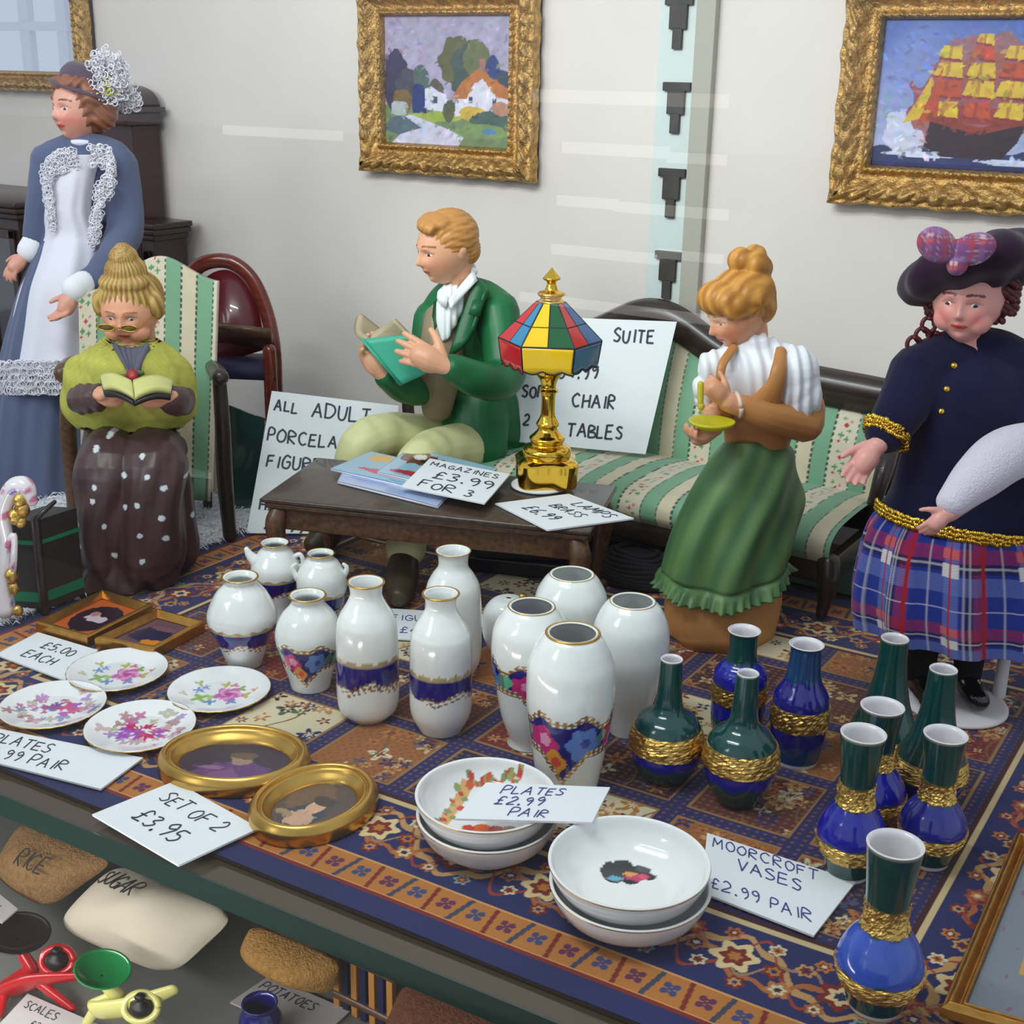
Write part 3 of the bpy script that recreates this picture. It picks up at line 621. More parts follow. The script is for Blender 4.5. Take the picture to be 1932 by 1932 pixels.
# seat cushion, domed front
mb = MB(); us = np.linspace(SX0+.04, SX1-.03, 420); rows = []; ts = []
prof = cr([(SFY+.0, .235), (SFY-.035, .29), (SFY-.01, .345), (SFY+.10, .375), (SFY+.4, .375), (SBY-.12, .34)], 80); L = np.concatenate([[0], np.cumsum(np.linalg.norm(np.diff(prof, axis=0), axis=1))])
for (y, z) in prof: rows.append(np.stack([us, y*np.ones(420), z*np.ones(420)], 1))
P = np.vstack(rows); t_ = np.repeat(L, 420); cc = stripes(P[:, 0], t_); mb.add(P, gridf(420, 80), cc)
part('seat_cushion', mb, cloth, sofa)
mb = MB(); box(mb, (SX0+.03, SFY-.01, .16), (SX1-.02, SFY+.035, .255), bev=.01); box(mb, (SX0+.03, SBY-.1, .16), (SX1-.02, SBY-.06, .3), bev=.008)
for x in (SX0+.03, SX1-.06): box(mb, (x, SFY, .16), (x+.04, SBY-.06, .26), bev=.006)
part('seat_rail', mb, darkwood, sofa)
for x in (SX0+.05, SX1-.04):
    mb = MB(); tube(mb, [(x, SFY+.0, .25), (x+.012, SFY-.02, .17), (x+.0, SFY-.0, .09), (x-.004, SFY-.01, .035)], [.045, .042, .028, .022], 12, 14); part('leg', mb, darkwood, sofa)
# arms: scrolled wood
for sx, x in ((-1, SX0+.03), (1, SX1-.03)):
    mb = MB(); tube(mb, [(x, SBY-.06, .64), (x+sx*.02, SBY-.20, .62), (x+sx*.03, SBY-.32, .52), (x+sx*.02, SBY-.36, .40), (x, SBY-.34, .28)], [.03, .034, .036, .03, .034], 12, 24)
    part('arm', mb, darkwood, sofa)
# grey-green glass strip under the sofa
mb = MB(); box(mb, (-3.6, 4.83, 0), (.2, 4.86, .155), bev=.003)
tag(build('glass_riser', mb, mat('riser_green', (104, 124, 114), rough=.25, noise=(3, .25, ONE)), loc=(-2, 4.84, 0), smooth=False), 'low grey-green glass strip standing under the sofa at the back of the rug', 'glass panel')

# --- coffee table
TZ = .45
tc = [G(515, 932, TZ), G(1112, 1012, TZ), G(1166, 908, TZ), G(578, 868, TZ)]
tcen = sum(tc)/4; table = thing('coffee_table', 'long dark walnut coffee table with curved legs holding the magazines and lamp', 'table', (tcen[0], tcen[1], .0125))
ex = (tc[1]-tc[0]+tc[2]-tc[3]); LX = np.linalg.norm(ex)/2; ex /= np.linalg.norm(ex); ey = np.cross([0, 0, 1], ex); LY = .5*abs((tc[3]-tc[0])@ey+(tc[2]-tc[1])@ey)
TM = rowsM(ex, ey, (0, 0, 1)); hx, hy = LX/2, LY/2; O = np.array([tcen[0], tcen[1], 0])
mb = MB(); box(mb, (-hx, -hy, TZ-.022), (hx, hy, TZ), bev=.008, M=TM, o=O); part('tabletop', mb, mat('table_top_wood', (70, 54, 42), rough=.33, noise=(7, .4, (8, 1, 8)), coat=.2), table)
mb = MB(); box(mb, (-hx+.010, -hy+.010, TZ-.045), (hx-.010, hy-.010, TZ-.021), bev=.008, M=TM, o=O); box(mb, (-hx+.045, -hy+.04, TZ-.135), (hx-.045, hy-.04, TZ-.04), bev=.006, M=TM, o=O)
part('apron', mb, walnut, table)
for sx in (-1, 1):
    for sy in (-1, 1):
        mb = MB(); q = np.array([[sx*(hx-.055), sy*(hy-.05), TZ-.06], [sx*(hx-.04), sy*(hy-.035), TZ-.13], [sx*(hx-.055), sy*(hy-.05), .16], [sx*(hx-.06), sy*(hy-.055), .06], [sx*(hx-.035), sy*(hy-.03), .034]])
        tube(mb, q@TM+O, [.036, .04, .026, .018, .022], 12, 22); part('leg', mb, walnut, table)

# --- granny's wing armchair (turned towards the window)
cD = DEP(G(437, 1025)); 
chair = thing('armchair', 'tall armchair with scalloped green and cream striped back holding the old lady figurine', 'armchair', J(290, 1000, cD+.25)*[1, 1, 0]+[0, 0, 0])
# back: outline traced as width at height, leaning back
def backpt(u, v):     # u 0..1 left to right, v 0 bottom..1 top
    xl = 150+(-14)*(1-v)*0+v*(-2)+(1-v)*4; xr = 398+12*v; x = xl+(xr-xl)*u
    top = 556-62*np.exp(-((u-.56)/.30)**2)+(-16)*u; y = 930+(top-930)*v
    D = cD+.16+.26*v+.0*u+.05*(2*u-1)**2*(-1); return x, y, D
nu, nv = 200, 160; U, Vv = np.meshgrid(np.linspace(0, 1, nu), np.linspace(0, 1, nv)); U, Vv = U.ravel(), Vv.ravel()
x, y, D = backpt(U, Vv); P = np.array([J(a, b, c) for a, b, c in zip(x, y, D)]); S_ = (U-.5)*.60; T_ = Vv*.86
cc = stripes(S_, T_, per=.30, off=.2265); nb = P-TC*.045
mb = MB(); F1 = gridf(nu, nv); k = len(P); rim = list(range(nu))+[(j+1)*nu-1 for j in range(1, nv)]+list(range(k-2, k-nu-1, -1))+[j*nu for j in range(nv-2, 0, -1)]
m = len(rim); S2 = [(rim[(i+1) % m], rim[i], rim[i]+k, rim[(i+1) % m]+k) for i in range(m)]
mb.add(np.vstack([P, nb]), F1+[(d+k, c_+k, b+k, a+k) for a, b, c_, d in F1]+S2, np.vstack([cc, cc])); part('backrest', mb, cloth, chair)
mb = MB(); slab(mb, [J(160, 905, cD-.0), J(398, 925, cD-.0), J(398, 885, cD+.45), J(165, 868, cD+.45)], .10, nu=60, nv=30, f=lambda u, v: .02*np.sin(u*math.pi)*np.sin(v*math.pi), col=lambda u, v: stripes((u-.5)*.6, v*.45, per=.30, off=.2265)); part('seat', mb, cloth, chair)
for (xa, ya, xb, yb, xm) in ((414, 720, 434, 1014, 424),):
    mb = MB(); tube(mb, [J(xa, ya, cD), J(xm-4, 800, cD), J(xm, 900, cD), np.array([*J(xb, yb, cD)[:2], .03])], [.030, .034, .036, .030], 12, 20, flat=.8); part('front_leg', mb, darkwood, chair)
mb = MB(); tube(mb, [J(132, 722, cD-.05), J(128, 800, cD-.05), J(136, 900, cD-.05), np.array([*J(146, 1030, cD-.05)[:2], .03])], [.034, .036, .034, .030], 12, 20, flat=.8); part('front_leg', mb, walnut, chair)
mb = MB(); tube(mb, [J(122, 704, cD-.08), J(135, 690, cD+.1), J(160, 680, cD+.35)], [.045, .04, .034], 12, 14); part('arm', mb, walnut, chair)
mb = MB(); tube(mb, [J(416, 712, cD-.06), J(408, 700, cD+.1), J(398, 690, cD+.35)], [.036, .036, .03], 12, 14); part('arm', mb, darkwood, chair)
for (x, D_) in ((180, cD+.42), (392, cD+.42)):
    q = J(x, 950, D_); mb = MB(); tube(mb, [(q[0], q[1], .40), (q[0], q[1], .2), (q[0], q[1], .03)], [.03, .026, .022], 10, 10); part('rear_leg', mb, darkwood, chair)

# --- round-backed red chair at the wall
wc = thing('round_back_chair', 'reddish polished wooden chair with an arched back and maroon panel behind the armchair', 'chair', J(450, 900, 6.35)*[1, 1, 0])
D0 = 6.35
arch = cr([J(352, 700, D0+.05), J(350, 560, D0+.05), J(372, 505, D0+.03), J(425, 492, D0), J(470, 520, D0-.02), J(500, 580, D0-.05), J(517, 660, D0-.1), J(520, 760, D0-.12)], 40)
mb = MB(); tube(mb, arch, .038, 12, flat=.8); part('back_frame', mb, redwood, wc)
mb = MB(); a2 = cr([J(372, 700, D0), J(372, 560, D0+.04), J(390, 522, D0+.02), J(428, 510, D0), J(462, 535, D0-.02), J(488, 590, D0-.04), J(498, 660, D0-.06)], 30); c0 = J(430, 650, D0-.02)
V = np.vstack([a2, a2-TC*.03, [c0], [c0-TC*.03]]); k = 30; F = [(i, i+1, 60) for i in range(29)]+[(i+k+1, i+k, 61) for i in range(29)]+[(i, i+k, i+k+1, i+1) for i in range(29)]+[(29, 0, 60), (30, 59, 61), (0, 29, 59, 30)]
mb.add(V, F); part('back_panel', mb, mat('maroon_panel', (92, 20, 30), rough=.3, coat=.5), wc, label='glossy maroon back panel')
mb = MB(); slab(mb, [J(405, 612, D0-.2), J(510, 625, D0-.35), J(516, 655, D0-.1), J(405, 640, D0)], .03); part('arm_rest', mb, walnut, wc)
mb = MB(); slab(mb, [J(400, 700, D0-.35), J(520, 705, D0-.35), J(520, 680, D0+.1), J(400, 680, D0+.1)], .07); part('seat', mb, mat('navy_seat', (34, 34, 70), rough=.7), wc)
for (x, y0, d) in ((508, 660, -.33), (520, 700, .0), (360, 690, .05), (380, 700, -.33)):
    q = J(x, y0, D0+d); mb = MB(); tube(mb, [q, (q[0], q[1], .35), (q[0], q[1], .03)], [.032, .034, .024], 10, 12); part('leg', mb, redwood, wc)

# --- dark cabinets and the longcase clock behind the maid
def cabinet(name, label, cat, x0, x1, y0, y1, z1, crown=.06, m=darkwood, doors=1):
    t = thing(name, label, cat, ((x0+x1)/2, (y0+y1)/2, 0)); mb = MB(); box(mb, (x0, y0, 0), (x1, y1, z1-.10), bev=.006); part('carcass', mb, m, t, smooth=False)
    mb = MB(); box(mb, (x0-crown*.4, y0-crown*.4, z1-.10), (x1+crown*.4, y1, z1-.065), bev=.008); box(mb, (x0-crown*.8, y0-crown*.8, z1-.066), (x1+crown*.8, y1, z1-.03), bev=.01); box(mb, (x0-crown, y0-crown, z1-.031), (x1+crown, y1, z1), bev=.008); part('cornice', mb, m, t)
    w = (x1-x0)/doors
    for i in range(doors):
        a, b = x0+i*w+.03, x0+(i+1)*w-.03; mb = MB(); zt, zb = z1-.16, .25
        box(mb, (a, y0-.018, zb), (a+.05, y0-.001, zt), bev=.004); box(mb, (b-.05, y0-.018, zb), (b, y0-.001, zt), bev=.004); box(mb, (a, y0-.018, zt-.05), (b, y0-.001, zt), bev=.004); box(mb, (a, y0-.018, zb), (b, y0-.001, zb+.05), bev=.004)
        d = part('door', mb, m, t, smooth=False); mb = MB(); box(mb, (a+.05, y0-.008, zb+.05), (b-.05, y0-.001, zt-.05)); g = part('pane', mb, mat('dark_pane', (56, 52, 62), rough=.08, coat=1.0), d, smooth=False)
    return t
q = WL(275, 401, 4.85); p = WL(368, 432, 4.85); a = WL(0, 378, 4.70); b = WL(78, 383, 4.70)
x1 = WL(352, 450, 5.38)[0]; yf = min(np.linspace(4.4, 5.3, 200), key=lambda y: abs(PROJ((x1, y, 1.1))[0]-290))
cabinet('dark_cabinet', 'dark mahogany cabinet with a flared cornice between the armchair and the wall', 'cabinet', max(x1-.42, WL(304, 300, 5.40)[0]+.08), x1, yf, 5.38, .5*(WL(300, 408, 5.1)[2]+WL(368, 432, 5.38)[2]), doors=1)
cabinet('glazed_cabinet', 'dark cabinet with glazed doors at the left edge behind the maid', 'cabinet', a[0]-.9, b[0]-.22, 4.70, 5.36, a[2]-.0, doors=3)
clock = thing('longcase_clock', 'tall narrow dark red-brown longcase clock rising behind the maid doll', 'clock', (WL(278, 300, 5.2)[0], 5.28, 0))
r = WL(304, 300, 5.40)[0]; l = r-.34; zt = WL(280, 163, 5.2)[2]; zc = WL(320, 205, 5.2)[2]
clockm = mat('clock_wood', (58, 32, 36), rough=.35, noise=(6, .3, (1, 1, 6)), coat=.2)
mb = MB(); box(mb, (l, 5.2, .5), (r, 5.40, zc-.10), bev=.006); part('trunk', mb, clockm, clock, smooth=False)
mb = MB(); box(mb, (l-.03, 5.14, zc-.10), (r+.03, 5.40, zc-.03), bev=.012); box(mb, (l-.055, 5.11, zc-.03), (r+.055, 5.41, zc), bev=.008)
xs = np.linspace(l-.02, r+.02, 24); zz = zc+(zt-zc)*np.sqrt(np.clip(1-((xs-(l+r)/2)/((r-l)/2+.021))**2, 0, 1))
P2 = list(zip(xs, zz)); V = [(x, 5.15, z) for x, z in P2]+[(x, 5.40, z) for x, z in P2]+[(xs[0], 5.15, zc-.005), (xs[-1], 5.15, zc-.005), (xs[0], 5.40, zc-.005), (xs[-1], 5.40, zc-.005)]
k = 24; F = [tuple([48]+list(range(24))+[49]), tuple([51]+list(range(47, 23, -1))+[50])]+[(i, i+k, i+k+1, i+1) for i in range(23)]; mb.add(V, F); part('hood', mb, clockm, clock, autos=40)
mb = MB(); box(mb, (l-.05, 5.1, 0), (r+.03, 5.40, .55), bev=.01); part('plinth', mb, clockm, clock, smooth=False)

# ---------------------------------------------------------------- figures: shared anatomy
def basis(f, u=(0, 0, 1)):
    f = np.array(f, float); f /= np.linalg.norm(f); u = np.array(u, float); l = np.cross(u, f); l /= np.linalg.norm(l); return f, l, np.cross(f, l)
def head_shape(mb, c, B, R, col, wide=1.0, female=False, chin=1.0, nose=1.0):
    """skull and face as one closed surface; B = (forward, left, up); R half the head height"""
    nu, nv = 96, 72; th = np.linspace(-math.pi, math.pi, nu, endpoint=False); ph = np.linspace(-math.pi/2, math.pi/2, nv)[1:-1]
    T, P = np.meshgrid(th, ph); x = np.cos(P)*np.cos(T); y = np.cos(P)*np.sin(T); z = np.sin(P); x, y, z = x.ravel(), y.ravel(), z.ravel()
    X = x*.86; Y = y*.74*wide; Z = z*1.0
    low = np.clip(-z, 0, 1); Y *= 1-.40*low**1.7; X = np.where(X < 0, X*(1-.42*low**1.2)*1.08, X*(1-.10*low**2)); X += .10*low**1.5
    fr = np.clip(x, 0, 1)**.5*(x > 0)
    g = lambda a, b, sa, sb: np.exp(-((y-a)/sa)**2-((z-b)/sb)**2)
    d = .0
    d = d+nose*(.17*g(0, -.20, .105, .11)+.10*g(0, -.05, .075, .17)+.04*g(.09, -.24, .06, .06)+.04*g(-.09, -.24, .06, .06))
    for s in (-1, 1):
        d = d-.115*g(s*.30, .04, .17, .11)+.045*g(s*.30, .03, .10, .055)+.05*g(s*.30, .22, .22, .07)+.055*g(s*.40, -.25, .20, .18)
    d = d+.075*g(0, -.47, .17, .075)-.055*g(0, -.475, .20, .018)-.045*g(0, -.62, .20, .05)+.10*chin*g(0, -.80, .20, .13)-.03*g(0, -.34, .05, .05)
    X = X+d*fr*1.0
    V = np.stack([X, Y, Z], 1); V = np.vstack([V, [.10, 0, -1.0], [0, 0, 1.0]])*R
    k = nv-2; F = gridf(nu, k, wu=True); b = k*nu; F += [(b, (i+1) % nu, i) for i in range(nu)]+[(b+1, (k-1)*nu+i, (k-1)*nu+(i+1) % nu) for i in range(nu)]
    mb.add(V@np.array(B)+np.array(c), F, col)
    for s in (-1, 1):     # ears
        e = np.array(c)+R*(-.10*B[0]+s*.72*wide*B[1]-.04*B[2]); ell(mb, e, (R*.13, R*.06, R*.20), M=np.array(B), col=col, nu=12, nv=9)
        ell(mb, e+R*(-.03*B[0]+s*.05*B[1]+.05*B[2]), (R*.11, R*.05, R*.13), M=np.array(B), col=col, nu=12, nv=9)
def face_paint(co, c, B, R, cc, lip, cheek, brow, browh=.24):
    q = (co-np.array(c))@np.array(B).T/R; x, y, z = q[:, 0], q[:, 1], q[:, 2]; f = (x > .35) & (np.abs(z) < 1.1) & (np.abs(y) < .8)
    for s in (-1, 1):
        w = np.exp(-((y-s*.40)/.22)**2-((z+.28)/.20)**2)*.55; w = np.where(f, w, 0)[:, None]; cc[:, :3] = cc[:, :3]*(1-w)+cheek[:3]*w
        m = f & (np.abs(y-s*.30) < .19) & (np.abs(z-(browh+.05-.9*(y-s*.27)**2)) < .028); cc[m] = brow
        m = f & (((y-s*.30)/.19)**2+((z-.065)/.055)**2 < 1) & (z > .06); cc[m, :3] = cc[m, :3]*.65
    m = f & (((y)/.20)**2+((z+.475)/.062)**2 < 1); cc[m] = lip
    m = f & (np.abs(y) < .17) & (np.abs(z+.475) < .011); cc[m, :3] = lip[:3]*.55
    return cc
def eyes(parent, c, B, R, iris, open_=1.0, look=0.0, wide=1.0):
    for s in (-1, 1):
        n, k = 24, 16; a = np.linspace(0, 2*math.pi, n, endpoint=False); r = np.linspace(0, 1, k); rr, aa = np.meshgrid(r, a, indexing='ij'); yy = rr*np.cos(aa); zz = rr*np.sin(aa)
        P = np.stack([.055*np.sqrt(np.clip(1-rr**2, 0, 1))-.0, yy*.135, zz*.075*open_], -1).reshape(-1, 3)
        o = np.array([.735-.035, s*.285*wide, .03]); rd = np.hypot(yy*.135-.02*look, zz*.075*open_+.01).ravel(); cc = np.tile(C3(238, 234, 226), (n*k, 1)); cc[rd < .062] = iris; cc[rd < .026] = C3(16, 14, 18); cc[(zz.ravel() > .0) & (rr.ravel() > .78)] = C3(60, 36, 30)
        ang = s*.30; rot = rotz(ang); V = (P@rot+o)*R; mb = MB(); mb.add(V@np.array(B)+np.array(c), gridf(n, k, wu=True), cc); part('eye', mb, glaze, parent)
def hand(mb, wrist, fdir, palm, size, curl, col, side=1, spread=.16, thumbcurl=.3, thumbout=.9):
    """palm + four jointed fingers + thumb; palm = direction the palm faces; side: +1 thumb to the left of fdir seen from the back"""
    f = np.array(fdir, float); f /= np.linalg.norm(f); p = np.array(palm, float); p -= f*(p@f); p /= np.linalg.norm(p); w = np.cross(p, f)*side
    W0 = np.array(wrist, float); L = size
    M = rowsM(f, w, p)
    tube(mb, [W0-f*L*.06, W0+f*L*.10, W0+f*L*.30, W0+f*L*.46], [L*.13, L*.165, L*.215, L*.20], 14, 10, col, flat=1.0)
    # flatten the palm by overlaying an ellipsoid pair
    ell(mb, W0+f*L*.30, (L*.26, L*.23, L*.10), M=M, col=col, nu=16, nv=10)
    lens = [.42, .47, .44, .34]; off = [.165, .055, -.055, -.155]
    for i in range(4):
        b = W0+f*L*.44+w*L*off[i]; a0 = off[i]/.16*spread; d = f*math.cos(a0)+w*math.sin(a0); pts = [b-f*L*.06, b]; ang = 0; q = b
        for s_, k in ((.45, .8), (.32, 1.1), (.23, .9)):
            ang += curl[i]*k; q = q+(d*math.cos(ang)+p*math.sin(ang))*L*lens[i]*s_; pts.append(q)
        r = L*(.062 if i < 3 else .052); tube(mb, pts, [r*1.05, r*1.08, r, r*.92, r*.78], 10, 14, col)
    b = W0+f*L*.14+w*L*.16; d = f*math.cos(thumbout)+w*math.sin(thumbout); d2 = d*math.cos(thumbcurl)+p*math.sin(thumbcurl)
    tube(mb, [b-d*L*.05, b+d*L*.16, b+d*L*.16+d2*L*.16, b+d*L*.12+d2*L*.32+f*L*.04], [L*.085, L*.08, L*.066, L*.052], 10, 14, col)
def seg_hair(mb, c, B, R, pts, col):
    for (x, y, z, r) in pts: ell(mb, np.array(c)+R*(x*B[0]+y*B[1]+z*B[2]), np.array(r)*R if np.ndim(r) else (R*r,)*3, M=np.array(B), col=col, nu=22, nv=16)
def strands(c, B, R, amp=.018, freq=38, mode='back'):
    c = np.array(c); B = np.array(B)
    def f(co, nr):
        q = (co-c)@B.T/R; a = np.arctan2(q[:, 1], q[:, 2]+.2) if mode == 'back' else np.arctan2(q[:, 1], q[:, 0])
        return R*amp*(np.sin(a*freq+3*np.sin(q[:, 0]*5))+.5*np.sin(a*freq*1.7+2))
    return f

# ---------------------------------------------------------------- seated man reading
SK = C3(224, 166, 132); HB = C3(190, 134, 72)
mD = 5.62
hipC = J(885, 838, 5.72)
man = thing('person', 'man figurine in green jacket and pale trousers reading a book on the sofa', 'figurine', J(885, 905, 5.62))
hc = J(842, 468, 5.50); hB = basis(XI*-.80+TC*.52-_up*.20, (XI*.05+_up)); hR = .150
mb = MB(); head_shape(mb, hc, hB, hR, SK, wide=.95, chin=1.1)
neck = J(868, 560, 5.58)
tube(mb, [hc+hR*(-.30*hB[0]-.25*hB[2]), hc+hR*(-.25*hB[0]-.85*hB[2]), neck, J(880, 610, 5.62)], [.072, .062, .064, .085], 16, 14, SK)
tube(mb, [J(880, 600, 5.62), J(882, 720, 5.68), hipC], [.11, .10, .12], 16, 12, SK)
aL = [J(938, 590, 5.52), J(952, 708, 5.36), J(905, 716, 5.22), J(850, 695, 5.13)]; aR = [J(818, 600, 5.66), J(800, 720, 5.52), J(765, 735, 5.42), J(728, 712, 5.34)]
tube(mb, aL, [.05, .045, .04, .034], 12, 20, SK); tube(mb, aR, [.05, .042, .036, .032], 12, 20, SK)
legA = [J(868, 836, 5.74), J(705, 828, 5.42), J(660, 905, 5.36), J(628, 985, 5.28)]; legB = [J(905, 842, 5.62), J(800, 868, 5.22), J(775, 960, 5.0), J(762, 1050, 4.80)]
tube(mb, legA, [.07, .055, .045, .035], 12, 20, SK); tube(mb, legB, [.07, .055, .045, .035], 12, 20, SK)
hand(mb, J(842, 692, 5.12), -XI*.90+_up*.36-TC*.10, -TC*.85-_up*.25-XI*.2, .25, [.10, .14, .20, .3], SK, side=1, thumbout=.8)
hand(mb, J(727, 712, 5.33), -XI*.62+_up*.80-TC*.1, TC*.55+XI*.75, .23, [.35, .4, .45, .5], SK, side=-1, thumbout=.8)
fb = fuse(mb, .0045, 2, col=lambda co: face_paint(co, hc, hB, hR, np.tile(SK, (len(co), 1)), C3(200, 104, 88), C3(226, 146, 120), C3(150, 98, 60)))
mb = fb; body = part('body', mb, skinm, man); eyes(man, hc, hB, hR, C3(50, 60, 90), open_=.75)
# hair
mb = MB(); seg_hair(mb, hc, hB, hR, [(-.16, 0, .30, (.86, .80, .78)), (.22, 0, .80, (.46, .62, .26)), (.52, .12, .78, (.26, .42, .20)), (-.52, 0, -.12, (.46, .66, .52)), (.62, .30, .74, (.16, .22, .16))], HB)
def trimhair(co, nr): return strands(hc, hB, hR, .014, 30)(co, nr)
part('hair', fuse(mb, .006, 3, col=HB, disp=trimhair), resin, man)
# trousers
TR = C3(216, 216, 160)
def folds(sc, amp, seed): return lambda co, nr: amp*vnoise(co*[1, 1, .45], sc, seed)
mb = MB(); tube(mb, legA[:3]+[J(634, 975, 5.30)], [.125, .105, .088, .082], 18, 26, TR); tube(mb, legB[:3]+[J(766, 1036, 4.83)], [.125, .108, .088, .08], 18, 26, TR); ell(mb, hipC, (.19, .17, .13), col=TR)
part('trousers', fuse(mb, .008, 4, col=lambda co: np.hstack([TR[:3]*(1+.10*vnoise(co, 30, 8))[:, None], np.zeros((len(co), 1))]), disp=folds(26, .006, 2)), resin, man)
# jacket
GJ = C3(14, 98, 54)
mb = MB()
tube(mb, [J(886, 600, 5.62), J(884, 680, 5.64), J(884, 760, 5.68), J(890, 830, 5.70)], [.165, .185, .170, .195], 26, 20, GJ, flat=.8)
tube(mb, [J(822, 596, 5.68), J(850, 568, 5.64), J(900, 560, 5.60), J(940, 590, 5.54)], [.085, .09, .09, .09], 16, 16, GJ)
tube(mb, aL[:3]+[J(852, 694, 5.14)], [.098, .090, .076, .062], 18, 26, GJ); tube(mb, aR, [.092, .078, .062, .052], 16, 24, GJ)
tube(mb, [J(905, 740, 5.60), J(905, 800, 5.55), J(915, 845, 5.50)], [.12, .135, .10], 20, 12, GJ, flat=.7); tube(mb, [J(935, 760, 5.66), J(945, 830, 5.66), J(945, 862, 5.62)], [.10, .11, .07], 16, 12, GJ)
tube(mb, [J(838, 700, 5.56), J(826, 740, 5.52), J(812, 778, 5.48)], [.05, .05, .022], 12, 12, GJ, flat=.5)
def jcol(co):
    c = np.tile(GJ, (len(co), 1)); n_ = vnoise(co, 22, 4); c[:, :3] *= (1+.22*n_)[:, None]; return c
part('jacket', fuse(mb, .008, 4, col=jcol, disp=folds(20, .007, 3)), resin, man)
# vest, shirt, lapels, collar
mb = MB(); tube(mb, [J(832, 600, 5.52), J(832, 680, 5.47), J(824, 770, 5.50)], [.075, .098, .07], 18, 16, C3(140, 124, 98), flat=.75)
part('vest', fuse(mb, .006, 2, col=C3(140, 124, 98)), resin, man)
mb = MB(); tube(mb, [J(852, 556, 5.50), J(846, 590, 5.455), J(838, 636, 5.415)], [.060, .056, .020], 16, 14, C3(232, 236, 238), flat=.8)
part('shirt', fuse(mb, .005, 2, col=C3(232, 236, 238), disp=lambda co, nr: .003*np.sin(co@XI*240)), resin, man)
mb = MB(); slab(mb, [J(846, 566, 5.40), J(893, 508, 5.50), J(900, 530, 5.47), J(850, 584, 5.385)], .014, nu=6, nv=3, f=lambda u, v: .01*np.sin(u*3.1)); slab(mb, [J(826, 552, 5.43), J(846, 560, 5.41), J(842, 582, 5.40), J(826, 570, 5.42)], .012)
tube(mb, [J(893, 512, 5.52), J(884, 502, 5.60), J(862, 520, 5.68)], [.02, .022, .02], 8, 10, C3(232, 236, 238)); mb.c = [np.tile(C3(232, 236, 238), (len(v), 1)) for v in mb.v]
part('shirt_collar', mb, resin, man)
mb = MB(); slab(mb, [J(897, 520, 5.50), J(918, 548, 5.42), J(892, 622, 5.36), J(850, 670, 5.38)], .022, nu=10, nv=8, f=lambda u, v: .02*np.sin(u*3.1), col=C3(12, 88, 50)); slab(mb, [J(912, 566, 5.41), J(905, 598, 5.38), J(884, 592, 5.37), J(893, 566, 5.40)], .02, col=C3(12, 92, 52))
slab(mb, [J(822, 570, 5.48), J(830, 560, 5.46), J(820, 660, 5.44), J(812, 650, 5.48)], .02, col=C3(12, 80, 46))
part('lapel', mb, resin, man)
SHO = C3(70, 58, 42)
for (a, b, c_, nm) in ((J(762, 1058, 4.80), J(757, 1092, 4.70), J(752, 1118, 4.60), 0), (J(630, 995, 5.28), J(612, 1016, 5.20), J(592, 1026, 5.16), 1)):
    mb = MB(); a, b, c_ = np.array(a), np.array(b), np.array(c_); c_[2] = .058; b[2] = .085; a[2] = max(a[2], .10)
    tube(mb, [a, b, c_], [.060, .068, .048], 16, 14, SHO); S = fuse(mb, .007, 3, col=SHO); V = S.v[0]; V[:, 2] = np.maximum(V[:, 2], .0135); part('shoe', S, resin, man)
# the book he holds
bk = thing('open_book', 'teal hardback book held open in the hands of the seated man', 'book', J(742, 675, 5.2))
TE = C3(64, 170, 140); TN = C3(176, 160, 132)
mb = MB(); cv = [J(686, 640, 5.29), J(776, 632, 5.22), J(806, 704, 5.20), J(757, 727, 5.24)]
slab(mb, cv, .012, nu=12, nv=8, f=lambda u, v: .012*np.sin(u*3.1), col=TE); slab(mb, [J(684, 642, 5.28), J(757, 727, 5.23), J(742, 716, 5.42), J(678, 624, 5.46)], .012, col=TE); part('cover', mb, resin, bk)
mb = MB(); slab(mb, [J(688, 636, 5.33), J(744, 602, 5.30), J(804, 664, 5.26), J(760, 716, 5.29)], .035, nu=14, nv=8, f=lambda u, v: .030*np.sin(u*3.1), col=TN)
slab(mb, [J(688, 636, 5.31), J(677, 594, 5.42), J(735, 640, 5.46), J(756, 714, 5.30)], .03, nu=12, nv=8, f=lambda u, v: .03*np.sin(u*3.1), col=TN)
part('pages', mb, resin, bk, label='tan page blocks')

# ---------------------------------------------------------------- old lady figurine in the armchair
gr = thing('person', 'old lady figurine with spectacles, shawl and dotted brown skirt, reading in the armchair', 'figurine', J(240, 1040, 5.0)*[1, 1, 0])
SKG = C3(228, 164, 132)
hc = J(247, 585, 5.08); hB = basis(TC*.96-XI*.10-_up*.22, (0, 0, 1)); hR = .138
mb = MB(); head_shape(mb, hc, hB, hR, SKG, wide=1.12, chin=1.0, nose=.9)
for s in (-1, 1): ell(mb, hc+hR*(.50*hB[0]+s*.36*hB[1]-.46*hB[2]), (hR*.30, hR*.30, hR*.24), M=np.array(hB), col=SKG)      # full cheeks
ell(mb, hc+hR*(.42*hB[0]-.92*hB[2]), (hR*.36, hR*.50, hR*.2), M=np.array(hB), col=SKG)
tube(mb, [hc-hR*.2*hB[0], hc-hR*(.15*hB[0]+.9*hB[2]), J(245, 690, 5.14), J(245, 800, 5.18), J(245, 850, 5.14)], [.07, .072, .12, .13, .14], 16, 20, SKG)
wL, wR = J(192, 745, 4.82), J(312, 748, 4.82)
aL = [J(185, 690, 5.12), J(158, 748, 5.02), J(162, 752, 4.90), wL]; aR = [J(305, 690, 5.12), J(338, 750, 5.02), J(334, 756, 4.90), wR]
tube(mb, aL, [.05, .046, .04, .036], 12, 18, SKG); tube(mb, aR, [.05, .046, .04, .036], 12, 18, SKG)
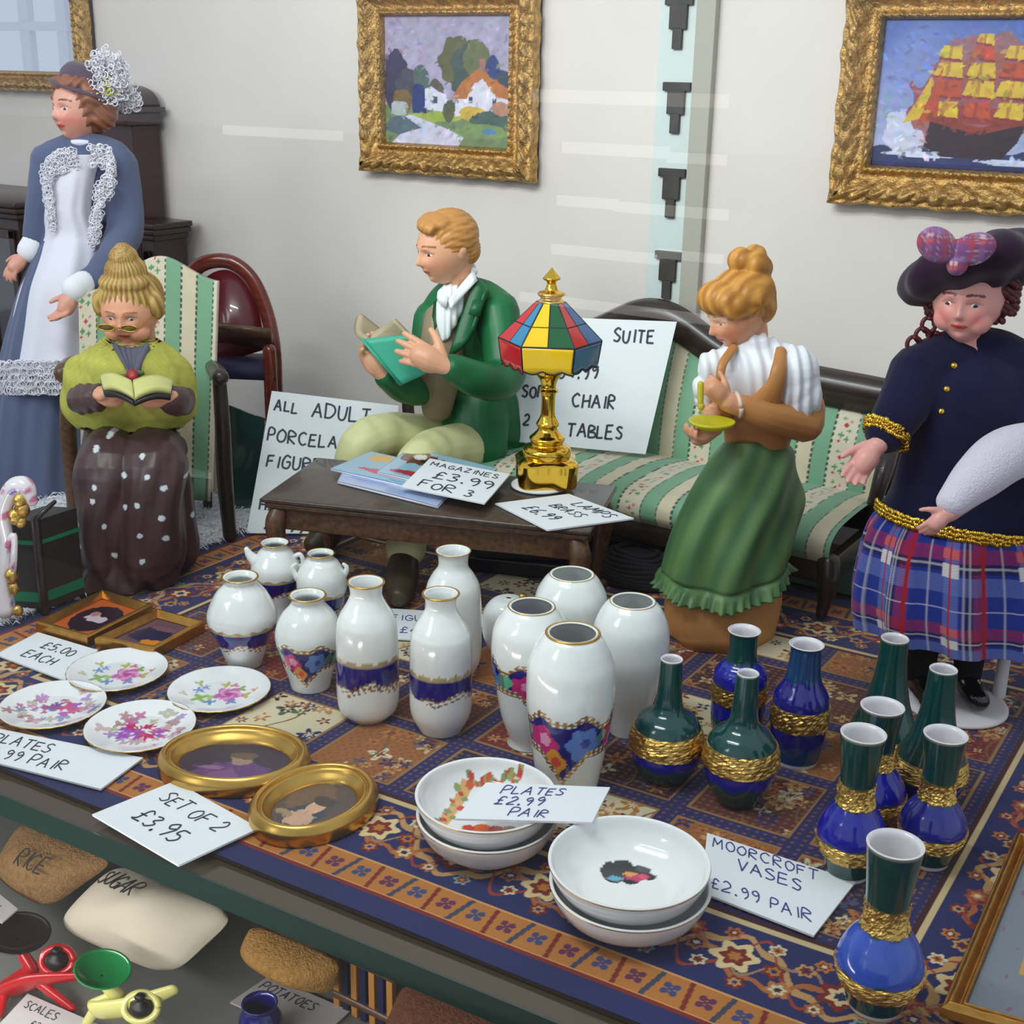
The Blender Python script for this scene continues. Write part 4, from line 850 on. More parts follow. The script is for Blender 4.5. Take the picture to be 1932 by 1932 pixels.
hand(mb, wL-XI*.02, XI*.92+TC*.30-_up*.05, _up*.9-TC*.2, .19, [.30, .32, .34, .36], SKG, side=-1, thumbout=.5, thumbcurl=.5)
hand(mb, wR+XI*.02, -XI*.92+TC*.30-_up*.05, _up*.9-TC*.2, .19, [.30, .32, .34, .36], SKG, side=1, thumbout=.5, thumbcurl=.5)
def fp(co):
    c = face_paint(co, hc, hB, hR, np.tile(SKG, (len(co), 1)), C3(196, 84, 74), C3(232, 132, 112), C3(176, 116, 76), browh=.20); c[:, :3] *= (1+.05*vnoise(co, 60, 3))[:, None]; return c
part('body', fuse(mb, .0045, 2, col=fp), skinm, gr); eyes(gr, hc, hB, hR, C3(70, 140, 160), wide=1.05)
HG = C3(186, 150, 84)
mb = MB(); seg_hair(mb, hc, hB, hR, [(-.18, 0, .34, (.92, .92, .82)), (.12, 0, .90, (.50, .74, .30)), (-.50, 0, -.05, (.5, .78, .6)), (.05, .82, .22, (.34, .22, .42)), (.05, -.82, .22, (.34, .22, .42)), (-.10, 0, 1.15, (.56, .58, .48)), (-.12, 0, 1.55, (.40, .40, .34)), (-.12, 0, 1.78, (.24, .24, .18))], HG)
def gh(co): q = (co-hc)@np.array(hB).T/hR; a = np.arctan2(q[:, 1], q[:, 0]); s = (.5+.5*np.sin(a*26+2*np.sin(q[:, 2]*3)))[:, None]; return np.hstack([C3(150, 108, 56)[:3]*(1-s)+C3(202, 172, 98)[:3]*s, np.zeros((len(co), 1))])
part('hair', fuse(mb, .0055, 3, col=gh, disp=strands(hc, hB, hR, .022, 26, 'side')), resin, gr)
# spectacles low on the nose
mb = MB()
for s in (-1, 1):
    ctr = hc+hR*(1.06*hB[0]+s*.34*hB[1]-.10*hB[2]); a = np.linspace(0, 2*math.pi, 25); P = ctr+np.outer(np.cos(a), hB[1])*hR*.24+np.outer(np.sin(a), hB[2])*hR*.10; tube(mb, P, .0035, 6, cap=False)
    tube(mb, [ctr+hB[1]*s*hR*.24, hc+hR*(.2*hB[0]+s*.86*hB[1]+.02*hB[2])], .003, 6)
tube(mb, [hc+hR*(1.06*hB[0]+.10*hB[1]-.10*hB[2]), hc+hR*(1.12*hB[0]-.06*hB[2]), hc+hR*(1.06*hB[0]-.10*hB[1]-.10*hB[2])], .003, 6, 8)
sp = part('spectacles', mb, gilt, gr)
mb = MB()
for s in (-1, 1):
    ctr = hc+hR*(1.06*hB[0]+s*.34*hB[1]-.10*hB[2]); a = np.linspace(0, 2*math.pi, 24, endpoint=False); P = ctr+np.outer(np.cos(a), hB[1])*hR*.235+np.outer(np.sin(a), hB[2])*hR*.095; n0 = 24
    mb.add(np.vstack([P, P-hB[0]*.004]), [tuple(range(24)), tuple(range(47, 23, -1))]+[(i, i+24, (i+1) % 24+24, (i+1) % 24) for i in range(24)], C3(104, 96, 44))
part('lens', mb, glaze, sp)
# dress: skirt spreading to the floor with knees
DR = C3(70, 48, 50)
mb = MB()
tube(mb, [J(246, 690, 5.12), J(245, 780, 5.14), J(244, 850, 5.10)], [.14, .17, .20], 24, 12, DR, flat=.8)
rows = []; 
for (y, xl, xr, D, dp) in ((815, 166, 335, 5.06, .15), (850, 162, 342, 4.98, .19), (895, 156, 356, 4.92, .22), (950, 146, 366, 4.90, .23), (1010, 128, 372, 4.90, .24), (1050, 116, 368, 4.90, .25), (1078, 112, 362, 4.90, .25), (1090, 118, 356, 4.90, .24)):
    a = np.linspace(0, 2*math.pi, 160, endpoint=False); w = (xr-xl)/2; cxp = (xl+xr)/2; 
    k = (y-815)/275; fold = 1+.07*k*np.sin(a*9+1+2.2*k)+.04*k*np.sin(a*17+.5)
    c0 = J(cxp, y, D); s = D/FPX*1.02; rows.append(c0+np.outer(np.cos(a)*fold, XI)*w*s+np.outer(np.sin(a)*fold, TC)*dp)
R_ = np.array(rows); R_ = np.array([cr(R_[:, i], 60) for i in range(160)]).transpose(1, 0, 2); R_[:, :, 2] = np.maximum(R_[:, :, 2], .018)
mb.add(R_.reshape(-1, 3), gridf(160, 60, wu=True)+[tuple(range(159, -1, -1)), tuple(range(59*160, 60*160))], DR)
for kx, D in ((205, 4.72), (290, 4.72)): tube(mb, [J(kx+6, 850, 5.05), J(kx, 880, 4.82), J(kx-6, 960, 4.76), J(kx-8, 1050, 4.76)], [.12, .13, .12, .12], 18, 20, DR)
rs = random.Random(7); DOTS = [J(x, y, 4.70) for x, y in ((190, 834), (176, 852), (266, 862), (336, 858), (234, 896), (282, 896), (184, 914), (312, 918), (342, 910), (183, 938), (240, 952), (267, 945), (309, 972), (272, 1002), (315, 1010), (222, 1042), (276, 1050), (156, 1024), (205, 985), (345, 1000), (150, 985), (222, 815), (300, 828))]
def dcol(co):
    c = np.tile(DR, (len(co), 1)); c[:, :3] *= (1+.12*vnoise(co, 18, 6))[:, None]
    sx = (co-np.array([0, 0, CAMH])); px = sx@XI; dd = np.maximum(sx@_fh, .1)
    for d in DOTS:
        # motif printed on the cloth where it passes this spot
        e = co-d; r = np.hypot(e@XI, e[:, 2]); m = (r < .011) & (np.abs(e@TC) < .35) & (e@TC > -.22); c[m] = C3(206, 214, 220)
    return c
part('dress', fuse(mb, .0055, 3, col=dcol, disp=lambda co, nr: 0.010*np.sin((co@XI)*40+5*np.sin(co[:, 2]*6)+3*vnoise(co, 6, 2))*np.clip(1.15-co[:, 2]*1.2, 0, 1)), mat('dress_gloss', rough=.4, spec=.45, vcol=True), gr)
# sleeves
SL = C3(84, 62, 62); mb = MB(); tube(mb, aL[:3]+[J(186, 750, 4.84)], [.06, .062, .060, .055], 14, 20, SL); tube(mb, aR[:3]+[J(318, 752, 4.84)], [.06, .062, .060, .055], 14, 20, SL)
part('sleeve', fuse(mb, .007, 3, col=SL, disp=lambda co, nr: .003*np.sin(co@XI*120)), resin, gr)
# shawl
SH = C3(180, 178, 84)
rows = []
for (y, xl, xr, Dc, dp) in ((645, 204, 292, 5.14, .10), (660, 180, 318, 5.13, .155), (688, 138, 350, 5.10, .21), (722, 120, 366, 5.09, .235), (758, 116, 372, 5.08, .225), (790, 124, 366, 5.08, .215), (818, 150, 345, 5.08, .20)):
    a = np.linspace(0, 2*math.pi, 140, endpoint=False); w = (xr-xl)/2; k = (y-645)/170
    fr = np.clip(np.sin(a), 0, 1)**3*np.exp(-((np.cos(a))/.55)**2)      # front parts open below the brooch
    yy = y-0*k; rows.append(np.array([J((xl+xr)/2+math.cos(t)*w*(1+.03*math.sin(9*t)), yy-10*abs(math.cos(t)), Dc-math.sin(t)*dp*(1-.32*k*f_)) for t, f_ in zip(a, fr)]))
R_ = np.array(rows); R_ = np.array([cr(R_[:, i], 46) for i in range(140)]).transpose(1, 0, 2)
mb = MB(); inner = R_-(R_-R_.mean(1, keepdims=True))*.06; k = 140*46
V = np.vstack([R_.reshape(-1, 3), inner.reshape(-1, 3)]); F = gridf(140, 46, wu=True); F2 = [(d+k, c_+k, b+k, a+k) for a, b, c_, d in F]; rm = [(i+k, (i+1) % 140+k, (i+1) % 140, i) for i in range(140)]; o_ = 45*140; rm += [(o_+i, o_+(i+1) % 140, o_+(i+1) % 140+k, o_+i+k) for i in range(140)]
vn = vnoise(V, 50, 9); cc = np.tile(SH, (len(V), 1)); cc[:, :3] *= (1+.10*vn+.08*np.sin(V[:, 2]*400))[:, None]; mb.add(V, F+F2+rm, cc)
part('shawl', fuse(mb, .006, 2, col=lambda co: np.hstack([SH[:3]*(1+.13*vnoise(co, 70, 9)+.07*np.sin(co[:, 2]*380)*np.sin(co@XI*300))[:, None], np.zeros((len(co), 1))]), disp=lambda co, nr: .006*np.sin(co@XI*34+co[:, 2]*22)+.008*vnoise(co, 22, 7)), matte, gr)
# grey bodice showing at the neck, brooch rose
mb = MB(); slab(mb, [J(212, 652, 4.96), J(282, 652, 4.96), J(258, 704, 4.845), J(243, 704, 4.845)], .04, nu=30, nv=16, col=C3(96, 96, 112), f=lambda u, v: .03*np.sin(u*3.14)*(1-v*.6)+.003*np.sin(u*40)); part('bodice', mb, resin, gr)
mb = MB(); b0 = J(250, 710, 4.80); ell(mb, b0, (.026, .022, .030), M=rowsM(XI, TC, _up), col=C3(150, 44, 50)); ell(mb, b0+XI*.005+TC*.012, (.016, .016, .018), M=rowsM(XI, TC, _up), col=C3(180, 66, 66))
for dx, dz in ((-.038, -.004), (.034, -.016), (.026, .012)): ell(mb, b0+XI*dx+_up*dz-TC*.006, (.020, .008, .011), M=rowsM(XI, TC, _up), col=C3(70, 100, 54))
part('rose_brooch', mb, resin, gr)
# shoes tip
mb = MB()
q = G(212, 1092, .06)
tube(mb, [(q[0]-.0, q[1]+.1, .05), (q[0], q[1]-.0, .045)], [.04, .034], 12, 8, C3(40, 34, 36)); part('shoe', mb, resin, gr)
# her book
bk = thing('open_book', 'small book with yellowed pages and black covers in the old lady figurine hands', 'book', J(250, 745, 4.80))
PG = C3(206, 204, 130); mb = MB(); mid = [J(250, 722, 4.74), J(254, 752, 4.64)]
for (xo, yo, xo2, yo2) in ((190, 712, 196, 736), (326, 722, 322, 742)):
    slab(mb, [J(xo, yo, 4.86), mid[0], mid[1], J(xo2, yo2, 4.74)], .022, nu=14, nv=6, f=lambda u, v: .022*np.sin(u*3.1), col=PG, n=_up)
part('pages', mb, resin, bk); mb = MB()
for (xo, yo, xo2, yo2) in ((190, 718, 197, 746), (326, 728, 322, 752)):
    slab(mb, [J(xo, yo, 4.84), J(250, 732, 4.735), J(254, 764, 4.64), J(xo2, yo2, 4.72)], .016, nu=14, nv=6, f=lambda u, v: .016*np.sin(u*3.1), col=C3(40, 36, 36), n=_up)
part('cover', mb, resin, bk, label='black cover')

# ---------------------------------------------------------------- standing lady figurine
ld = thing('person', 'lady figurine with blonde bun, white blouse and green apron, holding a yellow dish', 'figurine', J(1362, 1200, 4.42)*[1, 1, 0])
LD = 4.42; SKL = C3(220, 158, 122)
hc = J(1392, 590, LD); hB = basis(-XI*.86+TC*.34-_up*.38, _up*1.0); hR = .122
mb = MB(); head_shape(mb, hc, hB, hR, SKL, wide=.95, chin=.95)
tube(mb, [hc-hR*.2*hB[0], hc+hR*(-.30*hB[0]-.70*hB[2]), J(1418, 672, LD+.02), J(1420, 720, LD+.03)], [.06, .052, .06, .10], 16, 14, SKL)
tube(mb, [J(1420, 700, LD+.03), J(1425, 780, LD+.04), J(1420, 860, LD+.02)], [.09, .085, .09], 14, 10, SKL)
wR = J(1372, 758, LD-.18); wL = J(1352, 812, LD-.14)
aF = [J(1505, 700, LD-.02), J(1520, 800, LD-.06), J(1450, 785, LD-.14), wR]; aB = [J(1350, 700, LD+.04), J(1345, 780, LD-.02), J(1400, 822, LD-.14), J(1362, 815, LD-.15)]
tube(mb, aF, [.050, .050, .044, .034], 14, 22, SKL); tube(mb, aB[:2]+[J(1350, 790, LD-.1), J(1338, 812, LD-.16)], [.045, .042, .036, .03], 12, 18, SKL)
hand(mb, wR, -XI*.72+_up*.62+TC*.1, -TC*.9-XI*.4, .155, [.9, 1.0, 1.0, 1.0], SKL, side=1, thumbout=.6, thumbcurl=.4)
hand(mb, J(1350, 812, LD-.19), -XI*.85-_up*.28+TC*.3, _up*.9+TC*.1, .15, [.7, .7, .8, .8], SKL, side=-1, thumbout=.5)
part('body', fuse(mb, .0042, 2, col=lambda co: face_paint(co, hc, hB, hR, np.tile(SKL, (len(co), 1)), C3(196, 96, 84), C3(226, 134, 106), C3(150, 98, 56))), skinm, ld)
eyes(ld, hc, hB, hR, C3(60, 50, 50), open_=.45)
HL = C3(196, 134, 56)
mb = MB(); seg_hair(mb, hc, hB, hR, [(-.25, 0, .42, (.98, .94, .80)), (.42, 0, .66, (.58, .78, .48)), (-.62, 0, .02, (.52, .74, .62)), (.22, .55, .45, (.5, .35, .42)), (.22, -.55, .45, (.5, .35, .42)), (-.86, .05, .28, (.36, .5, .5)), (-.98, 0, .95, (.40, .42, .40)), (-.52, 0, 1.38, (.36, .36, .36)), (-1.05, -.1, 1.28, (.30, .34, .30)), (-.80, .2, 1.15, (.4, .36, .4))], HL)
def lh(co): q = (co-hc)@np.array(hB).T/hR; a = np.arctan2(q[:, 2]-.2, q[:, 0]+.3); s = (.5+.5*np.sin(a*5+q[:, 1]*16+2*np.sin(q[:, 0]*3)))[:, None]; return np.hstack([C3(170, 112, 44)[:3]*(1-s)+C3(206, 148, 68)[:3]*s, np.zeros((len(co), 1))])
part('hair', fuse(mb, .0055, 3, col=lh, disp=lambda co, nr: .0022*np.sin(((co-hc)@hB[1])*260+3*np.sin((co@hB[0])*18))), resin, ld)
# blouse
BLW = C3(232, 234, 240)
mb = MB(); tube(mb, [J(1422, 655, LD), J(1422, 690, LD), J(1424, 745, LD+.01)], [.068, .12, .12], 22, 12, BLW, flat=.85)
tube(mb, [J(1375, 690, LD), J(1425, 668, LD+.02), J(1485, 695, LD)], [.075, .07, .08], 14, 10, BLW)
for c_, r in (((1494, 706), .100), ((1508, 748), .092), ((1496, 726), .10)): ell(mb, J(*c_, LD-.05), (r*.9, r, r*1.02), col=BLW)
for c_, r in (((1342, 694), .062), ((1334, 728), .058), ((1328, 752), .036)): ell(mb, J(*c_, LD-.01), (r*.8, r, r), col=BLW)
a = np.linspace(0, 2*math.pi, 17)[:-1]
for t in a: ell(mb, J(1420, 668, LD)+XI*.068*math.cos(t)+TC*.060*math.sin(t)+_up*(.006-.02*math.sin(t)+.012*math.cos(t)), (.017, .017, .024), col=BLW, nu=10, nv=8)
for i in range(8): ell(mb, J(1478+i*9, 776+5*math.sin(i*2), LD-.06-.03*math.sin(i)), (.016, .016, .020), col=BLW, nu=10, nv=8)
part('blouse', fuse(mb, .0052, 2, col=BLW, disp=lambda co, nr: .0045*np.sin(co@XI*150+co[:, 2]*20+2*vnoise(co, 12, 3))), resin, ld)
# tan pinafore bodice with shoulder straps
TN_ = C3(190, 130, 74)
mb = MB(); tube(mb, [J(1432, 772, LD+.0), J(1432, 800, LD+.0), J(1424, 855, LD)], [.125, .128, .108], 24, 12, TN_, flat=.86)
for P_ in ([J(1372, 780, LD-.10), J(1360, 735, LD-.135), J(1362, 690, LD-.125), J(1385, 655, LD-.05)], [J(1440, 765, LD-.12), J(1462, 728, LD-.155), J(1470, 695, LD-.15), J(1474, 662, LD-.09)]): tube(mb, P_, [.034, .018, .017, .017] if P_[0][0] < J(1400, 780, LD-.1)[0] else [.06, .036, .028, .022], 12, 20, TN_, flat=.6)
part('bodice', fuse(mb, .0055, 3, col=lambda co: np.hstack([TN_[:3]*(1+.12*vnoise(co, 20, 2))[:, None], np.zeros((len(co), 1))])), resin, ld)
mb = MB(); tube(mb, aF[1:3]+[J(1398, 766, LD-.165)], [.066, .055, .042], 14, 14, TN_); tube(mb, [J(1522, 768, LD-.04), aF[1]], [.066, .066], 14, 6, TN_)
part('sleeve', fuse(mb, .006, 3, col=TN_), resin, ld)
mb = MB(); a = np.linspace(0, 2*math.pi, 20); d = J(1388, 768, LD-.17)-J(1408, 764, LD-.165); f_, l_, u_ = basis(d, _up); tube(mb, J(1392, 764, LD-.168)+np.outer(np.cos(a), l_)*.040+np.outer(np.sin(a), u_)*.040, .008, 8, cap=False, col=C3(226, 196, 176)); part('cuff', mb, resin, ld)
# green apron with a frilled hem over a tan underskirt
GA = C3(68, 110, 74); 
rows = []
spec = ((835, 1362, 1482, .10), (860, 1340, 1500, .13), (905, 1312, 1508, .155), (960, 1286, 1512, .175), (1010, 1266, 1502, .19), (1055, 1252, 1496, .20), (1085, 1246, 1492, .205), (1108, 1243, 1488, .21))
NA = 220; a = np.linspace(0, 2*math.pi, NA, endpoint=False)
for (y, xl, xr, dp) in spec:
    k = max(0, (y-835)/273); w = (xr-xl)/2; sag = 46*k*np.clip(np.sin(a+.1), 0, 1)**1.5-36*k*np.clip(-np.sin(a+.3), 0, 1)-30*k*np.clip(np.cos(a), 0, 1)**2
    fr = 1+(.035*k)*np.sin(a*8+3*k)+(.02*k)*np.sin(a*15+1)
    rows.append(np.array([J((xl+xr)/2+math.cos(t)*w*f_, y+s, LD-math.sin(t)*dp*f_) for t, f_, s in zip(a, fr, sag)]))
R_ = np.array(rows); R_ = np.array([cr(R_[:, i], 64) for i in range(NA)]).transpose(1, 0, 2)
kk = np.linspace(0, 1, 64)[:, None]; cen = R_.mean(1, keepdims=True); rad = (R_-cen); fril = np.clip((kk-.86)/.14, 0, 1)
R_ = R_+rad*((.10*fril)+(.055*fril)*np.sin(a*44)[None])[:, :, None]+rad*(.045*np.exp(-((kk-.845)/.02)**2)*(-1))[:, :, None]
mb = MB(); inn = R_-(R_-cen)*.05; V = np.vstack([R_.reshape(-1, 3), inn.reshape(-1, 3)]); k = NA*64; F = gridf(NA, 64, wu=True); F2 = [(d+k, c_+k, b+k, a_+k) for a_, b, c_, d in F]; o_ = 63*NA
rm = [(i+k, (i+1) % NA+k, (i+1) % NA, i) for i in range(NA)]+[(o_+i, o_+(i+1) % NA, o_+(i+1) % NA+k, o_+i+k) for i in range(NA)]
zz = V[:, 2]; q = V@XI; swag = np.sin(q*36-12*zz+2*np.sin(zz*4.0)+1.0*vnoise(V, 4, 1)); cc = np.tile(GA, (len(V), 1)); s_ = (.5+.30*np.sin(q*72-24*zz+4*np.sin(zz*4.0)+2*vnoise(V, 4, 1))+.14*vnoise(V*[1, 1, .4], 30, 8))[:, None]; s_ = np.clip(s_, 0, 1); cc[:, :3] = C3(52, 94, 62)[:3]*(1-s_)+C3(112, 146, 88)[:3]*s_  # green streaks paint the lights and darks of folds into the colour
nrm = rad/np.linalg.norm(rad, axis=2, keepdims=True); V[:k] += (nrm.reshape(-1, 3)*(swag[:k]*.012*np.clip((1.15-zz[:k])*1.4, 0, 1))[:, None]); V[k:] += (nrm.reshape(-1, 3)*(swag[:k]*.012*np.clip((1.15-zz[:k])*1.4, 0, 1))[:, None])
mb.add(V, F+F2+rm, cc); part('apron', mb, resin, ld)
US = C3(204, 148, 90); rows = []
for (y, xl, xr, dp) in ((900, 1330, 1480, .10), (1000, 1290, 1484, .15), (1070, 1274, 1470, .150), (1100, 1264, 1472, .166), (1140, 1256, 1472, .185), (1185, 1258, 1462, .19), (1212, 1266, 1456, .185)):
    w = (xr-xl)/2; rows.append(np.array([J((xl+xr)/2+math.cos(t)*w*(1+.03*math.sin(6*t+1)), y, LD-math.sin(t)*dp*(1+.03*math.sin(6*t+1))) for t in a]))
R_ = np.array(rows); R_ = np.array([cr(R_[:, i], 40) for i in range(NA)]).transpose(1, 0, 2); zmin = R_[-1, :, 2].min(); R_[-1, :, 2] = .012; R_[:, :, 2] = np.maximum(R_[:, :, 2], .012)
mb = MB(); mb.add(R_.reshape(-1, 3), gridf(NA, 40, wu=True)+[tuple(range(NA-1, -1, -1)), tuple(range(39*NA, 40*NA))], US); V = mb.v[0]; mb.c[0][:, :3] = US[:3]*(1+.10*vnoise(V, 9, 3)-.0)[:, None]; part('underskirt', mb, resin, ld)
ds = thing('yellow_dish', 'little yellow dish held level by the lady figurine', 'dish', J(1343, 798, LD-.22))
mb = MB(); c0 = J(1343, 800, LD-.22); lathe(mb, [(.004, -.020), (.042, -.018), (.074, .002), (.079, .012), (.072, .012), (.042, -.006), (.004, -.008)], seg=48, close=False, col=C3(206, 196, 30), o=c0); part('bowl', mb, resin, ds)
mb = MB(); tube(mb, [J(1322, 724, LD-.24), J(1322, 760, LD-.245)], [.011, .010], 10, 6, C3(204, 186, 50)); ell(mb, J(1323, 766, LD-.245), (.012, .012, .016), col=C3(204, 186, 50))
cp = build('yellow_whisk', mb, resin, loc=J(1322, 745, LD-.24)); tag(cp, 'small yellow utensil gripped upright in the lady figurine fist', 'utensil')

# ---------------------------------------------------------------- Scottish doll
sc_ = thing('person', 'porcelain girl doll in a navy jacket, tartan skirt and dark beret on a white stand', 'doll', J(1812, 1300, 3.86)*[1, 1, 0])
DD = 3.92; SKD = C3(226, 160, 150)
hc = J(1828, 566, DD-.02); hB = basis(TC*.84-XI*.50-_up*.06, _up); hR = .128
mb = MB(); head_shape(mb, hc, hB, hR, SKD, wide=1.12, chin=.8, nose=.8)
for s in (-1, 1): ell(mb, hc+hR*(.42*hB[0]+s*.36*hB[1]-.38*hB[2]), (hR*.32,)*3, M=np.array(hB), col=SKD)
tube(mb, [hc-hR*.1*hB[0], hc-hR*(.1*hB[0]+.9*hB[2]), J(1835, 690, DD+.02), J(1835, 800, DD+.04), J(1830, 950, DD+.04)], [.05, .05, .10, .11, .12], 14, 18, SKD)
aL = [J(1735, 700, DD), J(1700, 770, DD-.06), J(1672, 818, DD-.10), J(1655, 842, DD-.14)]
aR = [J(1930, 720, DD-.02), J(1960, 830, DD-.12), J(1880, 900, DD-.30), J(1790, 968, DD-.40)]
tube(mb, aL, [.045, .04, .036, .03], 12, 18, SKD); tube(mb, aR, [.045, .042, .038, .028], 12, 22, SKD)
hand(mb, J(1655, 838, DD-.13), -XI*.55-_up*.75+TC*.25, TC*.9-XI*.2, .175, [.22, .25, .28, .3], SKD, side=-1, thumbout=.55, spread=.08)
hand(mb, J(1790, 962, DD-.40), -XI*.62-_up*.75+TC*.1, -TC*.6-XI*.2-_up*.3, .12, [.3, .3, .35, .4], SKD, side=1, spread=.06)
for x in (1748, 1838): tube(mb, [J(x, 1000, DD+.02), J(x, 1130, DD), np.array([*J(x, 1180, DD-.02)[:2], .09])], [.06, .045, .035], 12, 14, SKD)
part('body', fuse(mb, .0045, 2, col=lambda co: face_paint(co, hc, hB, hR, np.tile(SKD, (len(co), 1)), C3(206, 76, 66), C3(232, 116, 112), C3(120, 66, 60))), skinm, sc_)
eyes(sc_, hc, hB, hR, C3(76, 60, 84), wide=1.08)
HS = C3(84, 26, 34); mb = MB(); rs = random.Random(3)
for k in range(42):        # ringlets
    a = -2.9+5.8*k/41; r = 1.0+.10*rs.random(); z0 = .55+.12*rs.random(); y = math.sin(a)*.95; x = math.cos(a)*.55-.30
    if x > .05 and abs(y) < .62: z0 += .28; x += .12; ln = .10
    else: ln = .75+.35*rs.random()
    P = [hc+hR*(x*hB[0]+y*hB[1]+(z0-ln*t)*hB[2])+hR*.09*(math.cos(t*16+k)*hB[0]+math.sin(t*16+k)*hB[1]) for t in np.linspace(0, 1, 18)]
    tube(mb, P, hR*.085, 7, 26, HS)
seg_hair(mb, hc, hB, hR, [(-.30, 0, .30, (.80, .95, .78)), (-.45, 0, -.25, (.5, .85, .5))], HS)
for (x, y) in ((1722, 648), (1750, 612), (1762, 640), (1738, 632)):
    c0 = J(x, y, DD+.02); tube(mb, [c0+XI*.018*math.cos(t)*1.1+_up*.022*math.sin(t)+TC*.010*t/4 for t in np.linspace(0, 8, 22)], .007, 6, None, HS)
mb_h = MB(); mb_h.v, mb_h.f, mb_h.c, mb_h.n, mb_h.m = mb.v, mb.f, [c*[1, 1, 1, 0] for c in mb.c], mb.n, mb.m
part('hair', mb_h, resin, sc_, label='dark red ringlets')
bt = MB(); bc = J(1840, 508, DD+.03); M_ = np.array(basis(TC*.9-XI*.0+_up*.40, _up*.9-TC*.4-XI*.22))
lathe(bt, [(.02, .085), (.10, .082), (.185, .055), (.225, .005), (.205, -.045), (.14, -.07), (.118, -.085), (.11, -.085)][::-1], seg=72, n=40, col=C3(38, 18, 42), o=bc, close=False, axis=M_[[1, 0, 2]]*np.array([[1], [-1], [1]]))
V = bt.v[-1]; V += ((V-bc)*(.05*np.sin(np.arctan2((V-bc)@XI, (V-bc)@TC)*9))[:, None]); part('beret', bt, cloth, sc_, label='dark plum beret')
def tart(u, v, per=.16):
    n = len(u); c = np.tile(C3(34, 52, 140), (n, 1)).copy(); a = (u/per) % 1; b = (v/per) % 1
    R_, K_, W_, L_ = C3(168, 30, 40), C3(30, 20, 40), C3(216, 208, 212), C3(110, 124, 190)
    for q in (a, b):
        c = np.where(((q > .42) & (q < .60))[:, None], .5*c+.5*R_, c); c = np.where(((q > .60) & (q < .72))[:, None], .4*c+.6*K_, c)
    m = (a > .76) & (a < .98); c = np.where(m[:, None], .45*c+.55*L_, c); m = (b > .76) & (b < .98); c = np.where(m[:, None], .5*c+.5*L_, c)
    m = (a > .78) & (b > .62) & (b < .78); c = np.where(m[:, None], W_, c); m = (a > .78) & (b > .44) & (b < .56); c = np.where(m[:, None], C3(206, 96, 100), c)
    for q, lines in ((a, (.20, .64, .70)), (b, (.18, .66))):
        for l in lines: c = np.where((np.abs(q-l) < .013)[:, None], .5*c+.5*W_, c)
    c = np.where((np.abs(a-.46) < .03)[:, None], R_, c); c = np.where((np.abs(a-.88) < .014)[:, None], R_, c); c[:, 3] = 0; tw = np.sin((u+v)*900); c[:, :3] *= (1+.08*tw)[:, None]; return c
mb = MB()
for (x, y, rx, rz, s) in ((1768, 462, .062, .048, -.5), (1836, 470, .066, .046, .3), (1806, 500, .03, .03, 0)):
    n0 = mb.n; ell(mb, J(x, y, DD-.22), (rx, .022, rz), M=rowsM(XI*math.cos(s)+_up*math.sin(s), TC, _up*math.cos(s)-XI*math.sin(s)), nu=40, nv=30); V = mb.v[-1]; d = V-bc; mb.c[-1] = tart(d@XI, d[:, 2], .075); 
    mb.c[-1][:, :3] = mb.c[-1][:, :3]*.6+C3(196, 110, 120)[:3]*.4
part('tartan_bow', mb, cloth, sc_)
# jacket
NV = C3(30, 26, 50)
mb = MB(); tube(mb, [J(1838, 655, DD), J(1836, 720, DD), J(1834, 800, DD+.0), J(1832, 890, DD), J(1832, 965, DD)], [.08, .185, .20, .24, .30], 32, 26, NV, flat=.72)
tube(mb, [J(1750, 690, DD), J(1835, 662, DD+.02), J(1920, 690, DD)], [.08, .08, .08], 14, 14, NV); tube(mb, aL[:3], [.092, .078, .066], 16, 18, NV)
tube(mb, aR[:2], [.09, .085], 16, 8, NV)
part('jacket', fuse(mb, .0075, 3, col=lambda co: np.hstack([(C3(24, 26, 56)[:3]*(1+.15*vnoise(co, 14, 2))[:, None]), np.zeros((len(co), 1))]), disp=lambda co, nr: .006*vnoise(co*[1, 1, .5], 22, 4)), mat('wool_cloth', rough=.95, spec=.1, vcol=True, sheen=.15), sc_)
mb = MB(); tube(mb, [J(1975, 838, DD-.14), J(1900, 858, DD-.27), J(1845, 900, DD-.34), J(1795, 948, DD-.39)], [.074, .082, .072, .046], 24, 30, C3(214, 204, 222))
fz = fuse(mb, .006, 2, col=C3(222, 212, 228)); V, F = fz.v[0], fz.f; rs = np.random.RandomState(2); cen = V.mean(0)
part('fluffy_muff', fz, mat('fleece', rough=1.0, vcol=True, sheen=.6, bump=(150, .6, ONE)), sc_, label='white fleecy sleeve')
# sequin trims
def sequins(P, wid, nper, seed, D=TC):
    mb = MB(); rs = random.Random(seed); P = cr(P, nper)
    for p in P:
        for k in range(3):
            c = p+_up*(k-1)*wid*.36+_up*rs.uniform(-.003, .003); n = D+XI*rs.uniform(-.5, .5)+_up*rs.uniform(-.3, .5); n /= np.linalg.norm(n); u = np.cross(n, _up); u /= np.linalg.norm(u); w = np.cross(n, u); r = wid*.26
            a = np.linspace(0, 2*math.pi, 8, endpoint=False); V = c+np.outer(np.cos(a), u)*r+np.outer(np.sin(a), w)*r; mb.add(np.vstack([V+n*.002, V-n*.002]), [tuple(range(8)), tuple(range(15, 7, -1))]+[(i, i+8, (i+1) % 8+8, (i+1) % 8) for i in range(8)])
    return mb
hemc = J(1832, 975, DD); P = [hemc+XI*.303*math.cos(t)+TC*.222*math.sin(t)+_up*(-.03*math.cos(t)+.0) for t in np.linspace(-.1, 3.25, 30)]
mbt = sequins(P, .036, 150, 1); part('sequin_trim', mbt, brass, sc_)
